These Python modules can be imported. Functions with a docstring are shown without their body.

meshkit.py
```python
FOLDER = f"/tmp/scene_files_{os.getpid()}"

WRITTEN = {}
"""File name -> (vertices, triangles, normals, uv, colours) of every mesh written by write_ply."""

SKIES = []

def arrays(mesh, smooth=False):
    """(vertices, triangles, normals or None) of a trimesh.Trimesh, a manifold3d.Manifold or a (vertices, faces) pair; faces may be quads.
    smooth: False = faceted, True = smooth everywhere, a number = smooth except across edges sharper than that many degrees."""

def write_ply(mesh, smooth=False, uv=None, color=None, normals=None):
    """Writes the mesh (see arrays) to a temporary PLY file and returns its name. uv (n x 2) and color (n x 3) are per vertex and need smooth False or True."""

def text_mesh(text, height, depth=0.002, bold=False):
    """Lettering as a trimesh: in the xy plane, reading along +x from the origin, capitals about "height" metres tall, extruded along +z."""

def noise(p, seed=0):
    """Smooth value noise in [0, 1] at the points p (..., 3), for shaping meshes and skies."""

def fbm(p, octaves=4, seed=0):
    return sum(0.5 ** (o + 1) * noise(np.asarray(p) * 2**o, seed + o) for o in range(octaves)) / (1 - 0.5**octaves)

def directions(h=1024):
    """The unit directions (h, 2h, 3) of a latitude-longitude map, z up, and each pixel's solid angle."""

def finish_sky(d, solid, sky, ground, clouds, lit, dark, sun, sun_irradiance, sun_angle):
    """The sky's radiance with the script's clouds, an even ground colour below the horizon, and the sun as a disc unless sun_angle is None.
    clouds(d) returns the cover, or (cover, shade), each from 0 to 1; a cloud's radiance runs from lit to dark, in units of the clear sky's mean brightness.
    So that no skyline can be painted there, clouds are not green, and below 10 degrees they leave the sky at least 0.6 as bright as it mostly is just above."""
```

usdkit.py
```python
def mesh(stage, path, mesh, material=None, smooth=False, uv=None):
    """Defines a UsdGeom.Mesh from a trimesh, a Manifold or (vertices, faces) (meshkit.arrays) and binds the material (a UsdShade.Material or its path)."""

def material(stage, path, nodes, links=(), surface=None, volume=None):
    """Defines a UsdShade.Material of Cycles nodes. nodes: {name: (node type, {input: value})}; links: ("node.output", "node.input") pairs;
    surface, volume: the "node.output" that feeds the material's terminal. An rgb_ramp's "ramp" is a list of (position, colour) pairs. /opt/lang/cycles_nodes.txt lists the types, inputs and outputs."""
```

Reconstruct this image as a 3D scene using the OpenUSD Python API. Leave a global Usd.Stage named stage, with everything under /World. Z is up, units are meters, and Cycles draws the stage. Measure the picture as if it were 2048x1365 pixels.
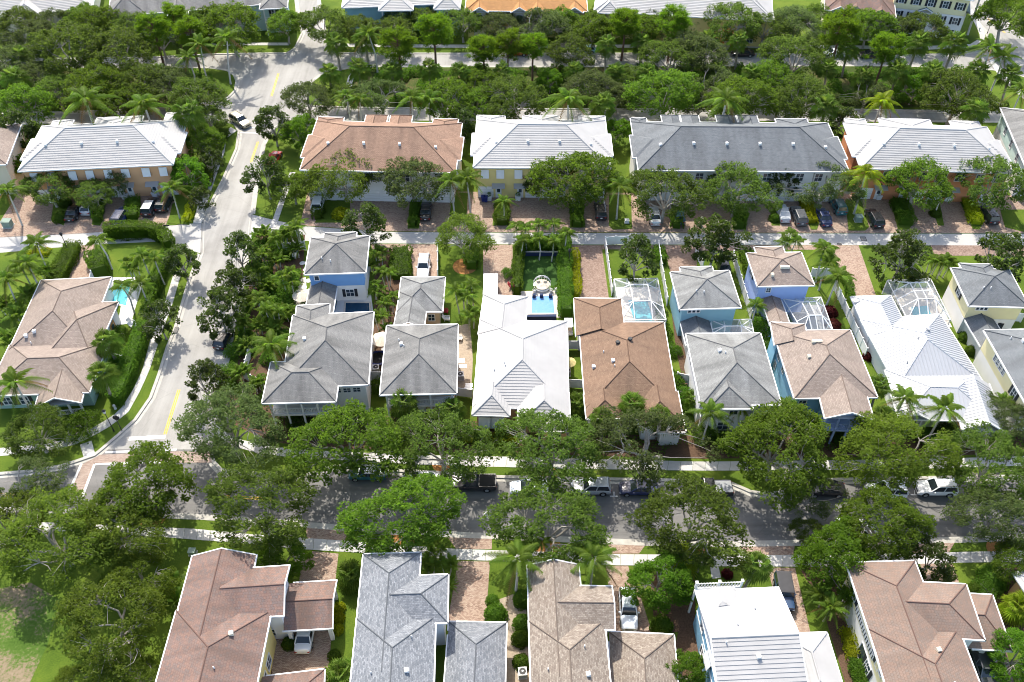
import math, random
import numpy as np, trimesh, usdkit
from shapely.geometry import Polygon, LineString, Point, box as sbox
from shapely.ops import unary_union
from pxr import Usd, UsdGeom, UsdLux, UsdShade, Sdf, Gf, Vt

stage = Usd.Stage.CreateInMemory()
UsdGeom.SetStageUpAxis(stage, 'Z'); UsdGeom.SetStageMetersPerUnit(stage, 1.0)
UsdGeom.Xform.Define(stage, '/World'); UsdGeom.Scope.Define(stage, '/World/Looks')

# ---------------------------------------------------------------- camera, sky, sun, exposure
CAM_H, PITCH, FPX = 90.0, math.radians(45.5), 1765.0
EXPOSURE = 1.08
TONE = 0.86      # base colours were first chosen for a slightly darker exposure
SUN = np.array([-0.25, 0.80, 1.0]); SUN /= np.linalg.norm(SUN)
SKY_STRENGTH, SUN_INTENSITY = 0.15, 0.80
cam = UsdGeom.Camera.Define(stage, '/World/camera')
cam.AddTranslateOp().Set(Gf.Vec3d(0, 0, CAM_H)); cam.AddRotateXOp().Set(90 - math.degrees(PITCH))
cam.CreateHorizontalApertureAttr(36.0); cam.CreateVerticalApertureAttr(36.0 * 682 / 1024)
cam.CreateFocalLengthAttr(36.0 * FPX / 2048); cam.CreateClippingRangeAttr(Gf.Vec2f(1, 5000)); cam.CreateExposureAttr(EXPOSURE)
dome = UsdLux.DomeLight.Define(stage, '/World/sky'); dome.CreateIntensityAttr(1.0)
sky_mat = usdkit.material(stage, '/World/Looks/sky', {
    's': ('sky_texture', {'sky_type': 'single_scattering', 'sun_disc': False, 'sun_elevation': float(math.asin(SUN[2])), 'sun_rotation': float(math.atan2(SUN[0], SUN[1])), 'altitude': 10.0, 'aerosol_density': 2.5, 'ozone_density': 0.5}),
    'b': ('background_shader', {'strength': SKY_STRENGTH})}, [('s.color', 'b.color')], surface='b.background')
UsdShade.MaterialBindingAPI.Apply(dome.GetPrim()).Bind(sky_mat)
sun = UsdLux.DistantLight.Define(stage, '/World/sun')
sun.CreateIntensityAttr(SUN_INTENSITY); sun.CreateNormalizeAttr(True); sun.CreateAngleAttr(0.53); sun.CreateColorAttr(Gf.Vec3f(1.0, 0.94, 0.84))
az, el = math.atan2(SUN[0], SUN[1]), math.asin(SUN[2])
sun.AddRotateZOp().Set(-math.degrees(az)); sun.AddRotateXOp().Set(-(90 - math.degrees(el)))

# ---------------------------------------------------------------- helpers
def P(px, py, z=0.0):
    """world point at height z seen at a pixel of the 2048-wide photograph"""
    a, b = (px - 1024) / FPX, (682.5 - py) / FPX
    d = np.array([a, math.cos(PITCH) + b * math.sin(PITCH), -math.sin(PITCH) + b * math.cos(PITCH)])
    return np.array([0, 0, CAM_H]) + d * ((z - CAM_H) / d[2])
def px_per_m(p):
    return FPX / (p[1] * math.cos(PITCH) + (CAM_H - p[2]) * math.sin(PITCH))
def PP(pts, z=0.0): return [tuple(P(x, y, z)[:2]) for x, y in pts]
RNG = np.random.default_rng(7)
counts = {}
def unique(parent, name):
    k = (parent, name); n = counts.get(k, 0); counts[k] = n + 1
    return f'{parent}/{name}' if n == 0 else f'{parent}/{name}_{n:03d}'
def tag(prim, label=None, cat=None, group=None, kind=None):
    for k, v in (('label', label), ('category', cat), ('group', group), ('kind', kind)):
        if v: prim.SetCustomDataByKey(k, v)
class MB:
    """collects triangles of one mesh"""
    def __init__(s): s.v, s.f, s.t, s.n = [], [], [], 0
    def add(s, V, F, uv=None):
        V = np.asarray(V, float).reshape(-1, 3); F = np.asarray(F, int)
        s.v.append(V); s.f.append(F + s.n); s.n += len(V)
        s.t.append(np.zeros((len(V), 2)) if uv is None else np.asarray(uv, float)); return s
    def obox(s, o, a, b, c):
        o, a, b, c = (np.asarray(q, float) for q in (o, a, b, c))
        if np.dot(np.cross(a, b), c) < 0: a, b = b, a
        V = [o, o + a, o + a + b, o + b, o + c, o + a + c, o + a + b + c, o + b + c]
        return s.add(V, [[0, 2, 1], [0, 3, 2], [4, 5, 6], [4, 6, 7], [0, 1, 5], [0, 5, 4], [1, 2, 6], [1, 6, 5], [2, 3, 7], [2, 7, 6], [3, 0, 4], [3, 4, 7]])
    def box(s, c, size, rot=0.0):
        ca, sa = math.cos(rot), math.sin(rot); a = np.array([ca, sa, 0]) * size[0]; b = np.array([-sa, ca, 0]) * size[1]; d = np.array([0, 0, size[2]])
        return s.obox(np.asarray(c, float) - a / 2 - b / 2 - d / 2, a, b, d)
    def bar(s, p, q, w, h=None):
        p, q = np.asarray(p, float), np.asarray(q, float); d = q - p; L = np.linalg.norm(d)
        if L < 1e-6: return s
        d = d / L; up = np.array([0, 0, 1.0]) if abs(d[2]) < .95 else np.array([1.0, 0, 0])
        x = np.cross(up, d); x /= np.linalg.norm(x); y = np.cross(d, x); h = h or w
        return s.obox(p - x * w / 2 - y * h / 2, x * w, y * h, d * L)
    def tube(s, pts, rad, n=6, cap=True):
        pts = np.asarray(pts, float); rad = np.broadcast_to(np.asarray(rad, float), (len(pts),)); rings = []
        for i, p in enumerate(pts):
            d = pts[min(i + 1, len(pts) - 1)] - pts[max(i - 1, 0)]; d = d / (np.linalg.norm(d) + 1e-9)
            u = np.array([0, 0, 1.0]) if abs(d[2]) < .9 else np.array([1.0, 0, 0])
            x = np.cross(u, d); x /= np.linalg.norm(x); y = np.cross(d, x)
            a = np.arange(n) * 2 * math.pi / n
            rings.append(p + rad[i] * (np.cos(a)[:, None] * x + np.sin(a)[:, None] * y))
        V = np.vstack(rings); F = []
        for i in range(len(pts) - 1):
            for j in range(n):
                k = (j + 1) % n; a, b, c, d = i * n + j, i * n + k, (i + 1) * n + k, (i + 1) * n + j
                F += [[a, b, c], [a, c, d]]
        if cap:
            for j in range(1, n - 1): F += [[0, j + 1, j], [(len(pts) - 1) * n, (len(pts) - 1) * n + j, (len(pts) - 1) * n + j + 1]]
        return s.add(V, F)
    def fan(s, pts, uv=None):
        return s.add(pts, [[0, i, i + 1] for i in range(1, len(pts) - 1)], uv)
    def prism(s, poly, z0, z1, top_only=False):
        for g in getattr(poly, 'geoms', [poly]):
            if g.is_empty or g.geom_type != 'Polygon' or g.area < 1e-4: continue
            V2, F2 = trimesh.creation.triangulate_polygon(g, engine='earcut')
            V2 = np.asarray(V2); F2 = np.asarray(F2)
            a, b, c = (V2[F2[:, i]] for i in range(3))
            cr = (b[:, 0] - a[:, 0]) * (c[:, 1] - a[:, 1]) - (b[:, 1] - a[:, 1]) * (c[:, 0] - a[:, 0])
            F2[cr < 0] = F2[cr < 0][:, ::-1]
            s.add(np.c_[V2, np.full(len(V2), z1)], F2, V2)
            if top_only: continue
            for ring in [g.exterior, *g.interiors]:
                r = np.asarray(ring.coords)[:-1]
                if (ring is g.exterior) != ring.is_ccw: r = r[::-1]
                m = len(r); V = np.vstack([np.c_[r, np.full(m, z0)], np.c_[r, np.full(m, z1)]])
                F = []
                for j in range(m):
                    k = (j + 1) % m; F += [[j, k, m + k], [j, m + k, m + j]]
                s.add(V, F)
        return s
    def arrays(s): return np.vstack(s.v), np.vstack(s.f), np.vstack(s.t)
def define(path, mb, mat, base=(0, 0, 0), smooth=False):
    V, F, T = mb.arrays(); V = V - np.asarray(base, float)
    m = UsdGeom.Mesh.Define(stage, path)
    m.CreateSubdivisionSchemeAttr('none'); m.CreateDoubleSidedAttr(True)
    if smooth:
        m2 = usdkit.mesh(stage, path, (V, F), M[mat] if isinstance(mat, str) else mat, smooth=smooth); return m2.GetPrim()
    m.CreatePointsAttr(Vt.Vec3fArray.FromNumpy(V.astype(np.float32)))
    m.CreateFaceVertexCountsAttr(Vt.IntArray.FromNumpy(np.full(len(F), 3, np.int32)))
    m.CreateFaceVertexIndicesAttr(Vt.IntArray.FromNumpy(F.astype(np.int32).ravel()))
    if np.any(T): UsdGeom.PrimvarsAPI(m).CreatePrimvar('st', Sdf.ValueTypeNames.TexCoord2fArray, 'vertex').Set(Vt.Vec2fArray.FromNumpy(T.astype(np.float32)))
    UsdShade.MaterialBindingAPI.Apply(m.GetPrim()).Bind(M[mat] if isinstance(mat, str) else mat)
    return m.GetPrim()
def lone(name, mb, mat, label, cat=None, group=None, kind=None, smooth=False):
    """a top-level object that is one mesh, its origin at the middle of its foot"""
    V = mb.arrays()[0]; b = [(V[:, 0].min() + V[:, 0].max()) / 2, (V[:, 1].min() + V[:, 1].max()) / 2, V[:, 2].min()]
    path = unique('/World', name); p = define(path, mb, mat, b, smooth)
    UsdGeom.Xformable(p).AddTranslateOp().Set(Gf.Vec3d(*map(float, b))); tag(p, label, cat, group, kind); return p
class Thing:
    """an Xform at the thing's base; parts are given in world coordinates (or local ones for a kind)"""
    def __init__(s, name, label, cat, base=(0, 0, 0), group=None, kind=None):
        s.base = np.asarray(base, float); s.path = unique('/World', name)
        x = UsdGeom.Xform.Define(stage, s.path); x.AddTranslateOp().Set(Gf.Vec3d(*map(float, s.base))); tag(x.GetPrim(), label, cat, group, kind)
    def part(s, name, mb, mat, label=None, under=None, smooth=False, kind=None):
        path = unique(under or s.path, name); p = define(path, mb, mat, s.base, smooth); tag(p, label, kind=kind); return path
stage.CreateClassPrim('/World/Kinds')
class Kind(Thing):
    def __init__(s, name):
        s.base = np.zeros(3); s.path = f'/World/Kinds/{name}'; UsdGeom.Xform.Define(stage, s.path)
def place(kind, name, label, cat, loc, rot=0.0, scale=1.0, group=None, tilt=0.0):
    x = UsdGeom.Xform.Define(stage, unique('/World', name))
    x.AddTranslateOp().Set(Gf.Vec3d(*map(float, loc))); x.AddRotateZOp().Set(float(rot))
    if tilt: x.AddRotateXOp().Set(float(tilt))
    sc = (scale,) * 3 if np.ndim(scale) == 0 else scale
    x.AddScaleOp().Set(Gf.Vec3f(*map(float, sc)))
    p = x.GetPrim(); p.GetReferences().AddInternalReference(kind.path); p.SetInstanceable(True); tag(p, label, cat, group); return p

# ---------------------------------------------------------------- materials
M = {}
def mat(name, nodes, links, out): M[name] = usdkit.material(stage, '/World/Looks/' + name, nodes, links, surface=out); return M[name]
def plain(name, col, rough=.6, var=.12, scale=2.0, spec=.3, metal=0.0, bump=0.0):
    """a colour with soft wear"""
    c = np.asarray(col, float) * TONE
    nodes = {'g': ('geometry', {}), 'n': ('noise_texture', {'scale': scale, 'detail': 5.0, 'roughness': .6}), 'r': ('rgb_ramp', {'ramp': [(.25, tuple(c * (1 - var))), (.75, tuple(np.minimum(c * (1 + var), 1)))]}),
             'p': ('principled_bsdf', {'roughness': rough, 'specular_ior_level': spec, 'metallic': metal})}
    links = [('g.position', 'n.vector'), ('n.fac', 'r.fac'), ('r.color', 'p.base_color')]
    if bump: nodes['b'] = ('bump', {'strength': bump, 'distance': .02}); links += [('n.fac', 'b.height'), ('b.normal', 'p.normal')]
    return mat(name, nodes, links, 'p.BSDF')
def shingle(name, c1, c2, gap, bw=.45, rh=.2, stain=.3, stain_col=(.03, .03, .03), streak=True):
    c1, c2, gap, stain_col = (tuple(TONE * q for q in c) for c in (c1, c2, gap, stain_col))
    nodes = {'u': ('uvmap', {'attribute': 'st'}), 'b': ('brick_texture', {'scale': 1.0, 'brick_width': bw, 'row_height': rh, 'mortar_size': .012, 'mortar_smooth': .3, 'bias': 0.0, 'color1': c1, 'color2': c2, 'mortar': gap}),
             'm': ('mapping', {'scale': (.55, .10, 1.0)}), 'n': ('noise_texture', {'scale': 1.0, 'detail': 6.0, 'roughness': .62}), 'r': ('map_range', {'from_min': .40, 'from_max': .66, 'to_min': 0.0, 'to_max': stain, 'clamp': True}),
             'x': ('mix_color', {'b': stain_col}), 'n2': ('noise_texture', {'scale': 9.0, 'detail': 3.0}), 'r2': ('map_range', {'from_min': .3, 'from_max': .7, 'to_min': .82, 'to_max': 1.15, 'clamp': True}),
             'h': ('mix_color', {'blend_type': 'multiply', 'fac': 1.0}), 'k': ('combine_color', {}), 'bp': ('bump', {'strength': .5, 'distance': .015}), 'p': ('principled_bsdf', {'roughness': .85, 'specular_ior_level': .15})}
    links = [('u.UV', 'b.vector'), ('u.UV', 'm.vector'), ('m.vector', 'n.vector'), ('n.fac', 'r.value'), ('r.result', 'x.fac'), ('u.UV', 'n2.vector'), ('n2.fac', 'r2.value'), ('r2.result', 'k.r'), ('r2.result', 'k.g'), ('r2.result', 'k.b'),
             ('b.color', 'h.a'), ('k.color', 'h.b'), ('h.result', 'x.a'), ('x.result', 'p.base_color'), ('b.fac', 'bp.height'), ('bp.normal', 'p.normal')]
    nodes['bp'][1]['invert'] = True
    return mat(name, nodes, links, 'p.BSDF')
shingle('shingle_grey', (.29, .285, .27), (.235, .235, .225), (.15, .15, .15), bw=.35, rh=.16, stain=.45)
shingle('shingle_pale_grey', (.34, .345, .33), (.275, .28, .27), (.17, .17, .17), bw=.35, rh=.16, stain=.45)
shingle('shingle_slate', (.225, .24, .25), (.175, .19, .20), (.11, .12, .13), bw=.35, rh=.16, stain=.3)
shingle('shingle_blue_grey', (.31, .325, .345), (.175, .19, .21), (.13, .14, .15), bw=.30, rh=.17, stain=.1)
shingle('shingle_tan', (.375, .31, .262), (.285, .23, .193), (.19, .145, .12), stain=.18, bw=.35, rh=.18)
shingle('shingle_mottled', (.37, .32, .262), (.225, .182, .148), (.17, .135, .11), bw=.30, rh=.17, stain=.15)
shingle('shingle_brown', (.30, .20, .135), (.235, .152, .103), (.15, .09, .06), bw=.35, rh=.16, stain=.28)
shingle('shingle_terracotta', (.40, .262, .185), (.315, .20, .142), (.18, .11, .075), bw=.35, rh=.18, stain=.25)
shingle('shingle_orange', (.56, .30, .12), (.46, .24, .095), (.28, .14, .06), stain=.1)
shingle('tile_red', (.29, .182, .145), (.205, .165, .15), (.17, .10, .08), bw=.30, rh=.28, stain=.65, stain_col=(.12, .085, .07))
shingle('tile_rose', (.30, .208, .162), (.235, .19, .16), (.17, .11, .085), bw=.30, rh=.28, stain=.4, stain_col=(.15, .105, .08))
plain('white_tile', (.42, .415, .405), .6, .09, .35)
plain('white_metal', (.44, .455, .475), .42, .03, .4, spec=.5)
plain('teal_metal', (.06, .13, .17), .5)
plain('white_paint', (.80, .80, .79), .5, .04, 1.0)
plain('cream_wall', (.72, .66, .52), .8, .06, .5)
plain('yellow_wall', (.78, .64, .26), .8, .06, .5)
plain('pale_yellow_wall', (.80, .73, .44), .8, .05, .5)
plain('peach_wall', (.74, .42, .22), .8, .06, .5)
plain('orange_wall', (.62, .26, .12), .8, .06, .5)
plain('blue_wall', (.18, .36, .66), .75, .05, .5)
plain('sky_blue_wall', (.24, .48, .66), .75, .05, .5)
plain('lavender_wall', (.40, .52, .84), .75, .05, .5)
plain('aqua_wall', (.24, .44, .52), .75, .05, .5)
plain('mint_wall', (.50, .66, .62), .75, .05, .5)
plain('tan_wall', (.55, .42, .28), .8, .06, .5)
plain('sage_wall', (.26, .40, .36), .8, .06, .5)
plain('white_wall', (.78, .78, .77), .75, .05, .5)
plain('shadow_wall', (.10, .11, .12), .8)
plain('shutter_black', (.02, .022, .028), .5)
plain('grey_paint', (.32, .33, .34), .5)
plain('dark_metal', (.02, .02, .022), .45)
plain('steel', (.45, .46, .47), .4, metal=.6)
plain('bark_oak', (.36, .33, .29), .9, .35, 4.0, .1)
plain('bark_palm', (.36, .31, .25), .9, .3, 5.0, .1)
plain('bark_pale', (.55, .53, .48), .85, .15, 3.0, .1)
plain('bark_pine', (.17, .10, .07), .9, .3, 4.0, .1)
plain('concrete_kerb', (.47, .45, .40), .85, .18, 1.5)
for k, q in enumerate((.56, .51, .60)): plain(f'concrete_slab_{"abc"[k]}', (q, q * .975, q * .92), .85, .10, 2.5)
plain('ochre', (.62, .40, .12), .7)
plain('terracotta', (.45, .18, .09), .7)
plain('red_cloth', (.40, .04, .05), .8)
plain('cloth_cream', (.70, .62, .50), .9)
plain('wood_teak', (.46, .22, .07), .6, .2, 6.0)
plain('blue_plastic', (.015, .03, .16), .4)
plain('navy_cloth', (.02, .035, .09), .8)
plain('rubber', (.015, .015, .015), .8)
plain('yellow_paint', (.72, .46, .05), .7, .18, 3.0)
plain('road_paint', (.74, .73, .70), .7, .15, 3.0)
plain('mulch', (.12, .075, .05), .95, .5, 6.0, .1)
plain('orange_mulch', (.42, .20, .07), .95, .35, 6.0, .1)
plain('sand', (.40, .33, .25), .95, .25, 3.0, .1)
plain('deck_stone', (.66, .60, .52), .8, .10, 3.0)
plain('deck_white', (.72, .71, .69), .8, .06, 2.0)
plain('deck_grey', (.30, .30, .29), .8, .1, 2.0)
plain('artificial_turf', (.05, .11, .025), .9, .2, 3.0, .1)
def water(name, col):
    mat(name, {'g': ('geometry', {}), 'n': ('noise_texture', {'scale': 1.6, 'detail': 4.0, 'distortion': .6}), 'b': ('bump', {'strength': .6, 'distance': .12}), 'p': ('principled_bsdf', {'base_color': col, 'roughness': .05, 'ior': 1.33})},
        [('g.position', 'n.vector'), ('n.fac', 'b.height'), ('b.normal', 'p.normal')], 'p.BSDF')
water('water_turquoise', (.10, .44, .50)); water('water_blue', (.13, .30, .56)); water('water_deep', (.012, .05, .10)); water('water_pond', (.03, .05, .05))
mat('glass', {'t': ('transparent_bsdf', {'color': (.25, .3, .32)}), 'g': ('glossy_bsdf', {'roughness': .03, 'color': (.9, .95, 1.0)}), 'd': ('diffuse_bsdf', {'color': (.03, .045, .06)}), 'f': ('fresnel', {'IOR': 1.6}),
              'a': ('mix_closure', {'fac': .75}), 'm': ('mix_closure', {})}, [('t.BSDF', 'a.closure1'), ('d.BSDF', 'a.closure2'), ('a.closure', 'm.closure1'), ('g.BSDF', 'm.closure2'), ('f.fac', 'm.fac')], 'm.closure')
mat('screen', {'t': ('transparent_bsdf', {'color': (1, 1, 1)}), 'd': ('diffuse_bsdf', {'color': (.40, .42, .44)}), 'm': ('mix_closure', {'fac': .22})}, [('t.BSDF', 'm.closure1'), ('d.BSDF', 'm.closure2')], 'm.closure')
def paint(name, col, rough=.22, metal=.0):
    mat(name, {'g': ('geometry', {}), 'n': ('noise_texture', {'scale': 3.0}), 'r': ('map_range', {'to_min': rough * .8, 'to_max': rough * 1.6}), 'p': ('principled_bsdf', {'base_color': col, 'metallic': metal, 'coat_weight': .6, 'coat_roughness': .05})},
        [('g.position', 'n.vector'), ('n.fac', 'r.value'), ('r.result', 'p.roughness')], 'p.BSDF')
for n, c, me in (('white', (.78, .79, .80), 0), ('pearl', (.70, .76, .82), 0), ('black', (.012, .012, .014), 0), ('navy', (.012, .022, .07), 0), ('silver', (.50, .53, .55), .5), ('grey', (.10, .105, .11), .3), ('red', (.32, .012, .012), 0),
                 ('teal', (.02, .10, .11), 0), ('gold', (.34, .31, .22), .4), ('pale_blue', (.30, .55, .70), 0), ('jeep_blue', (.03, .06, .12), 0)):
    paint('car_' + n, c, metal=float(me))
plain('soft_top', (.06, .06, .065), .7)
plain('car_cover', (.50, .53, .56), .7, .08, 2.0)
paint('car_glass', (.012, .018, .022), .06)
plain('lamp_red', (.35, .01, .01), .3); plain('lamp_white', (.75, .76, .78), .2)
def ground(name, ramp, scale, fine, amount, rough=.95, ramp2=None):
    """two scales of noise through a ramp"""
    ramp = [(a, tuple(TONE * q for q in c)) for a, c in ramp]
    mat(name, {'g': ('geometry', {}), 'n': ('noise_texture', {'scale': scale, 'detail': 6.0, 'roughness': .6}), 'n2': ('noise_texture', {'scale': fine, 'detail': 4.0, 'roughness': .7}), 'a': ('mix_float', {'fac': amount}),
               'r': ('rgb_ramp', {'ramp': ramp}), 'p': ('principled_bsdf', {'roughness': rough, 'specular_ior_level': .1}), 'b': ('bump', {'strength': .35, 'distance': .04})},
        [('g.position', 'n.vector'), ('g.position', 'n2.vector'), ('n.fac', 'a.a'), ('n2.fac', 'a.b'), ('a.result', 'r.fac'), ('r.color', 'p.base_color'), ('n2.fac', 'b.height'), ('b.normal', 'p.normal')], 'p.BSDF')
ground('grass', [(.30, (.045, .080, .012)), (.46, (.080, .135, .016)), (.58, (.125, .18, .022)), (.72, (.20, .21, .045))], .22, 7.0, .5)
ground('rough_grass', [(.36, (.05, .10, .015)), (.47, (.085, .15, .025)), (.53, (.24, .19, .12)), (.68, (.38, .29, .21))], .13, 3.0, .35)
ground('woodland_floor', [(.3, (.025, .045, .010)), (.5, (.06, .09, .02)), (.62, (.16, .11, .06)), (.75, (.24, .17, .10))], .25, 3.0, .5)
def asphalt(name, ramp, run):
    ramp = [(a, tuple(TONE * q for q in c)) for a, c in ramp]
    mat(name, {'g': ('geometry', {}), 'm': ('mapping', {'scale': run}), 'n': ('noise_texture', {'scale': 1.0, 'detail': 5.0, 'roughness': .6}), 'n2': ('noise_texture', {'scale': .16, 'detail': 6.0, 'roughness': .65}), 'n3': ('noise_texture', {'scale': 9.0, 'detail': 3.0}), 'a': ('mix_float', {'fac': .5}), 'c': ('mix_float', {'fac': .18}),
               'v': ('voronoi_texture', {'scale': .22, 'feature': 'distance_to_edge', 'detail': 2.0}), 'k': ('map_range', {'from_min': .0, 'from_max': .006, 'to_min': .84, 'to_max': 1.0, 'clamp': True}), 'kc': ('combine_color', {}), 'x': ('mix_color', {'blend_type': 'multiply', 'fac': 1.0}),
               'r': ('rgb_ramp', {'ramp': ramp}), 'p': ('principled_bsdf', {'roughness': .85, 'specular_ior_level': .15}), 'b': ('bump', {'strength': .3, 'distance': .02})},
        [('g.position', 'm.vector'), ('m.vector', 'n.vector'), ('g.position', 'n2.vector'), ('g.position', 'n3.vector'), ('n.fac', 'a.a'), ('n2.fac', 'a.b'), ('a.result', 'c.a'), ('n3.fac', 'c.b'), ('c.result', 'r.fac'), ('g.position', 'v.vector'), ('v.distance', 'k.value'), ('k.result', 'kc.r'), ('k.result', 'kc.g'), ('k.result', 'kc.b'),
         ('r.color', 'x.a'), ('kc.color', 'x.b'), ('x.result', 'p.base_color'), ('n3.fac', 'b.height'), ('b.normal', 'p.normal')], 'p.BSDF')
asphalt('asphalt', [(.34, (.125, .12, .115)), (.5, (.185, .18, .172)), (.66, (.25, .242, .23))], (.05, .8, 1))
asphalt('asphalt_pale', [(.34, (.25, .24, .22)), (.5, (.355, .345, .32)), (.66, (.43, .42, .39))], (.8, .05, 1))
ground('alley_concrete', [(.28, (.40, .39, .37)), (.5, (.48, .47, .445)), (.72, (.55, .54, .51))], .2, 4.0, .4, .85)
def pavers(name, ramp, bw=.22, rh=.11, mort=(.19, .14, .11)):
    ramp = [(a, tuple(TONE * q for q in c)) for a, c in ramp]
    mat(name, {'u': ('uvmap', {'attribute': 'st'}), 'g': ('geometry', {}), 'b': ('brick_texture', {'scale': 1.0, 'brick_width': bw, 'row_height': rh, 'mortar_size': .012, 'mortar_smooth': .2, 'color1': (0, 0, 0), 'color2': (1, 1, 1), 'mortar': (.5, .5, .5)}),
               's': ('rgb_to_bw', {}), 'n': ('noise_texture', {'scale': .5, 'detail': 5.0, 'roughness': .6}), 'a': ('mix_float', {'fac': .5}), 'r': ('rgb_ramp', {'ramp': ramp}), 'x': ('mix_color', {'b': mort}),
               'bp': ('bump', {'strength': .4, 'distance': .01, 'invert': True}), 'p': ('principled_bsdf', {'roughness': .85, 'specular_ior_level': .15})},
        [('g.position', 'b.vector'), ('b.color', 's.color'), ('g.position', 'n.vector'), ('s.val', 'a.a'), ('n.fac', 'a.b'), ('a.result', 'r.fac'), ('b.fac', 'x.fac'), ('r.color', 'x.a'), ('x.result', 'p.base_color'), ('b.fac', 'bp.height'), ('bp.normal', 'p.normal')], 'p.BSDF')
pavers('pavers_rose', [(.15, (.24, .15, .115)), (.4, (.36, .25, .19)), (.6, (.46, .34, .26)), (.85, (.52, .42, .33))])
pavers('pavers_brown', [(.15, (.16, .105, .085)), (.4, (.25, .17, .135)), (.6, (.34, .24, .19)), (.85, (.40, .31, .25))])
pavers('pavers_cross', [(.15, (.30, .22, .18)), (.4, (.38, .29, .24)), (.6, (.44, .35, .29)), (.85, (.48, .40, .34))])
def leaf(name, dark, mid, light, back=None, transl=.56, rough=.5, rnd=.22, spec=.12):
    """foliage: each leaf has its own tone, each plant a little of its own"""
    nodes = {'g': ('geometry', {}), 'o': ('object_info', {}), 'r': ('rgb_ramp', {'ramp': [(0, dark), (.5, mid), (.93, light), (1, back or light)]}), 'k': ('map_range', {'to_min': 1 - rnd, 'to_max': 1 + rnd}),
             'h': ('hsv', {}), 'hm': ('map_range', {'to_min': .497, 'to_max': .516}), 'p': ('principled_bsdf', {'roughness': rough, 'specular_ior_level': spec}), 't': ('translucent_bsdf', {}), 'tb': ('hsv', {'value': 1.65, 'saturation': 1.05}), 'm': ('mix_closure', {'fac': transl})}
    links = [('g.random_per_island', 'r.fac'), ('o.random', 'k.value'), ('o.random', 'hm.value'), ('hm.result', 'h.hue'), ('k.result', 'h.value'), ('r.color', 'h.color'), ('h.color', 'p.base_color'), ('h.color', 'tb.color'), ('tb.color', 't.color'), ('p.BSDF', 'm.closure1'), ('t.BSDF', 'm.closure2')]
    mat(name, nodes, links, 'm.closure')
leaf('leaf_oak', (.085, .125, .022), (.225, .305, .055), (.42, .48, .10), (.55, .53, .22))
leaf('leaf_oak_grey', (.085, .115, .035), (.22, .275, .085), (.40, .45, .16), (.52, .52, .28))
leaf('leaf_oak_fresh', (.095, .15, .018), (.25, .36, .045), (.45, .54, .09), (.56, .56, .2))
leaf('leaf_dry', (.20, .12, .05), (.34, .22, .09), (.46, .32, .14))
leaf('leaf_olive', (.11, .155, .022), (.30, .385, .055), (.48, .54, .10), (.60, .57, .22))
leaf('leaf_yellow_green', (.12, .17, .022), (.235, .315, .040), (.34, .42, .07))
leaf('leaf_magnolia', (.05, .075, .012), (.115, .16, .03), (.25, .29, .07), (.32, .20, .08), spec=.3, rough=.4)
leaf('leaf_bright', (.09, .165, .015), (.20, .335, .03), (.34, .48, .06))
leaf('leaf_pine', (.10, .16, .014), (.23, .34, .030), (.38, .48, .06))
leaf('leaf_sabal', (.13, .19, .03), (.27, .35, .06), (.45, .50, .13))
leaf('leaf_palm', (.12, .18, .025), (.28, .40, .055), (.45, .52, .10), (.50, .45, .15))
leaf('leaf_palm_yellow', (0.215, 0.279, 0.020), (0.384, 0.450, 0.033), (0.601, 0.535, 0.048))
leaf('leaf_hedge', (.085, .145, .017), (.205, .34, .04), (.37, .48, .07))
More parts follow.
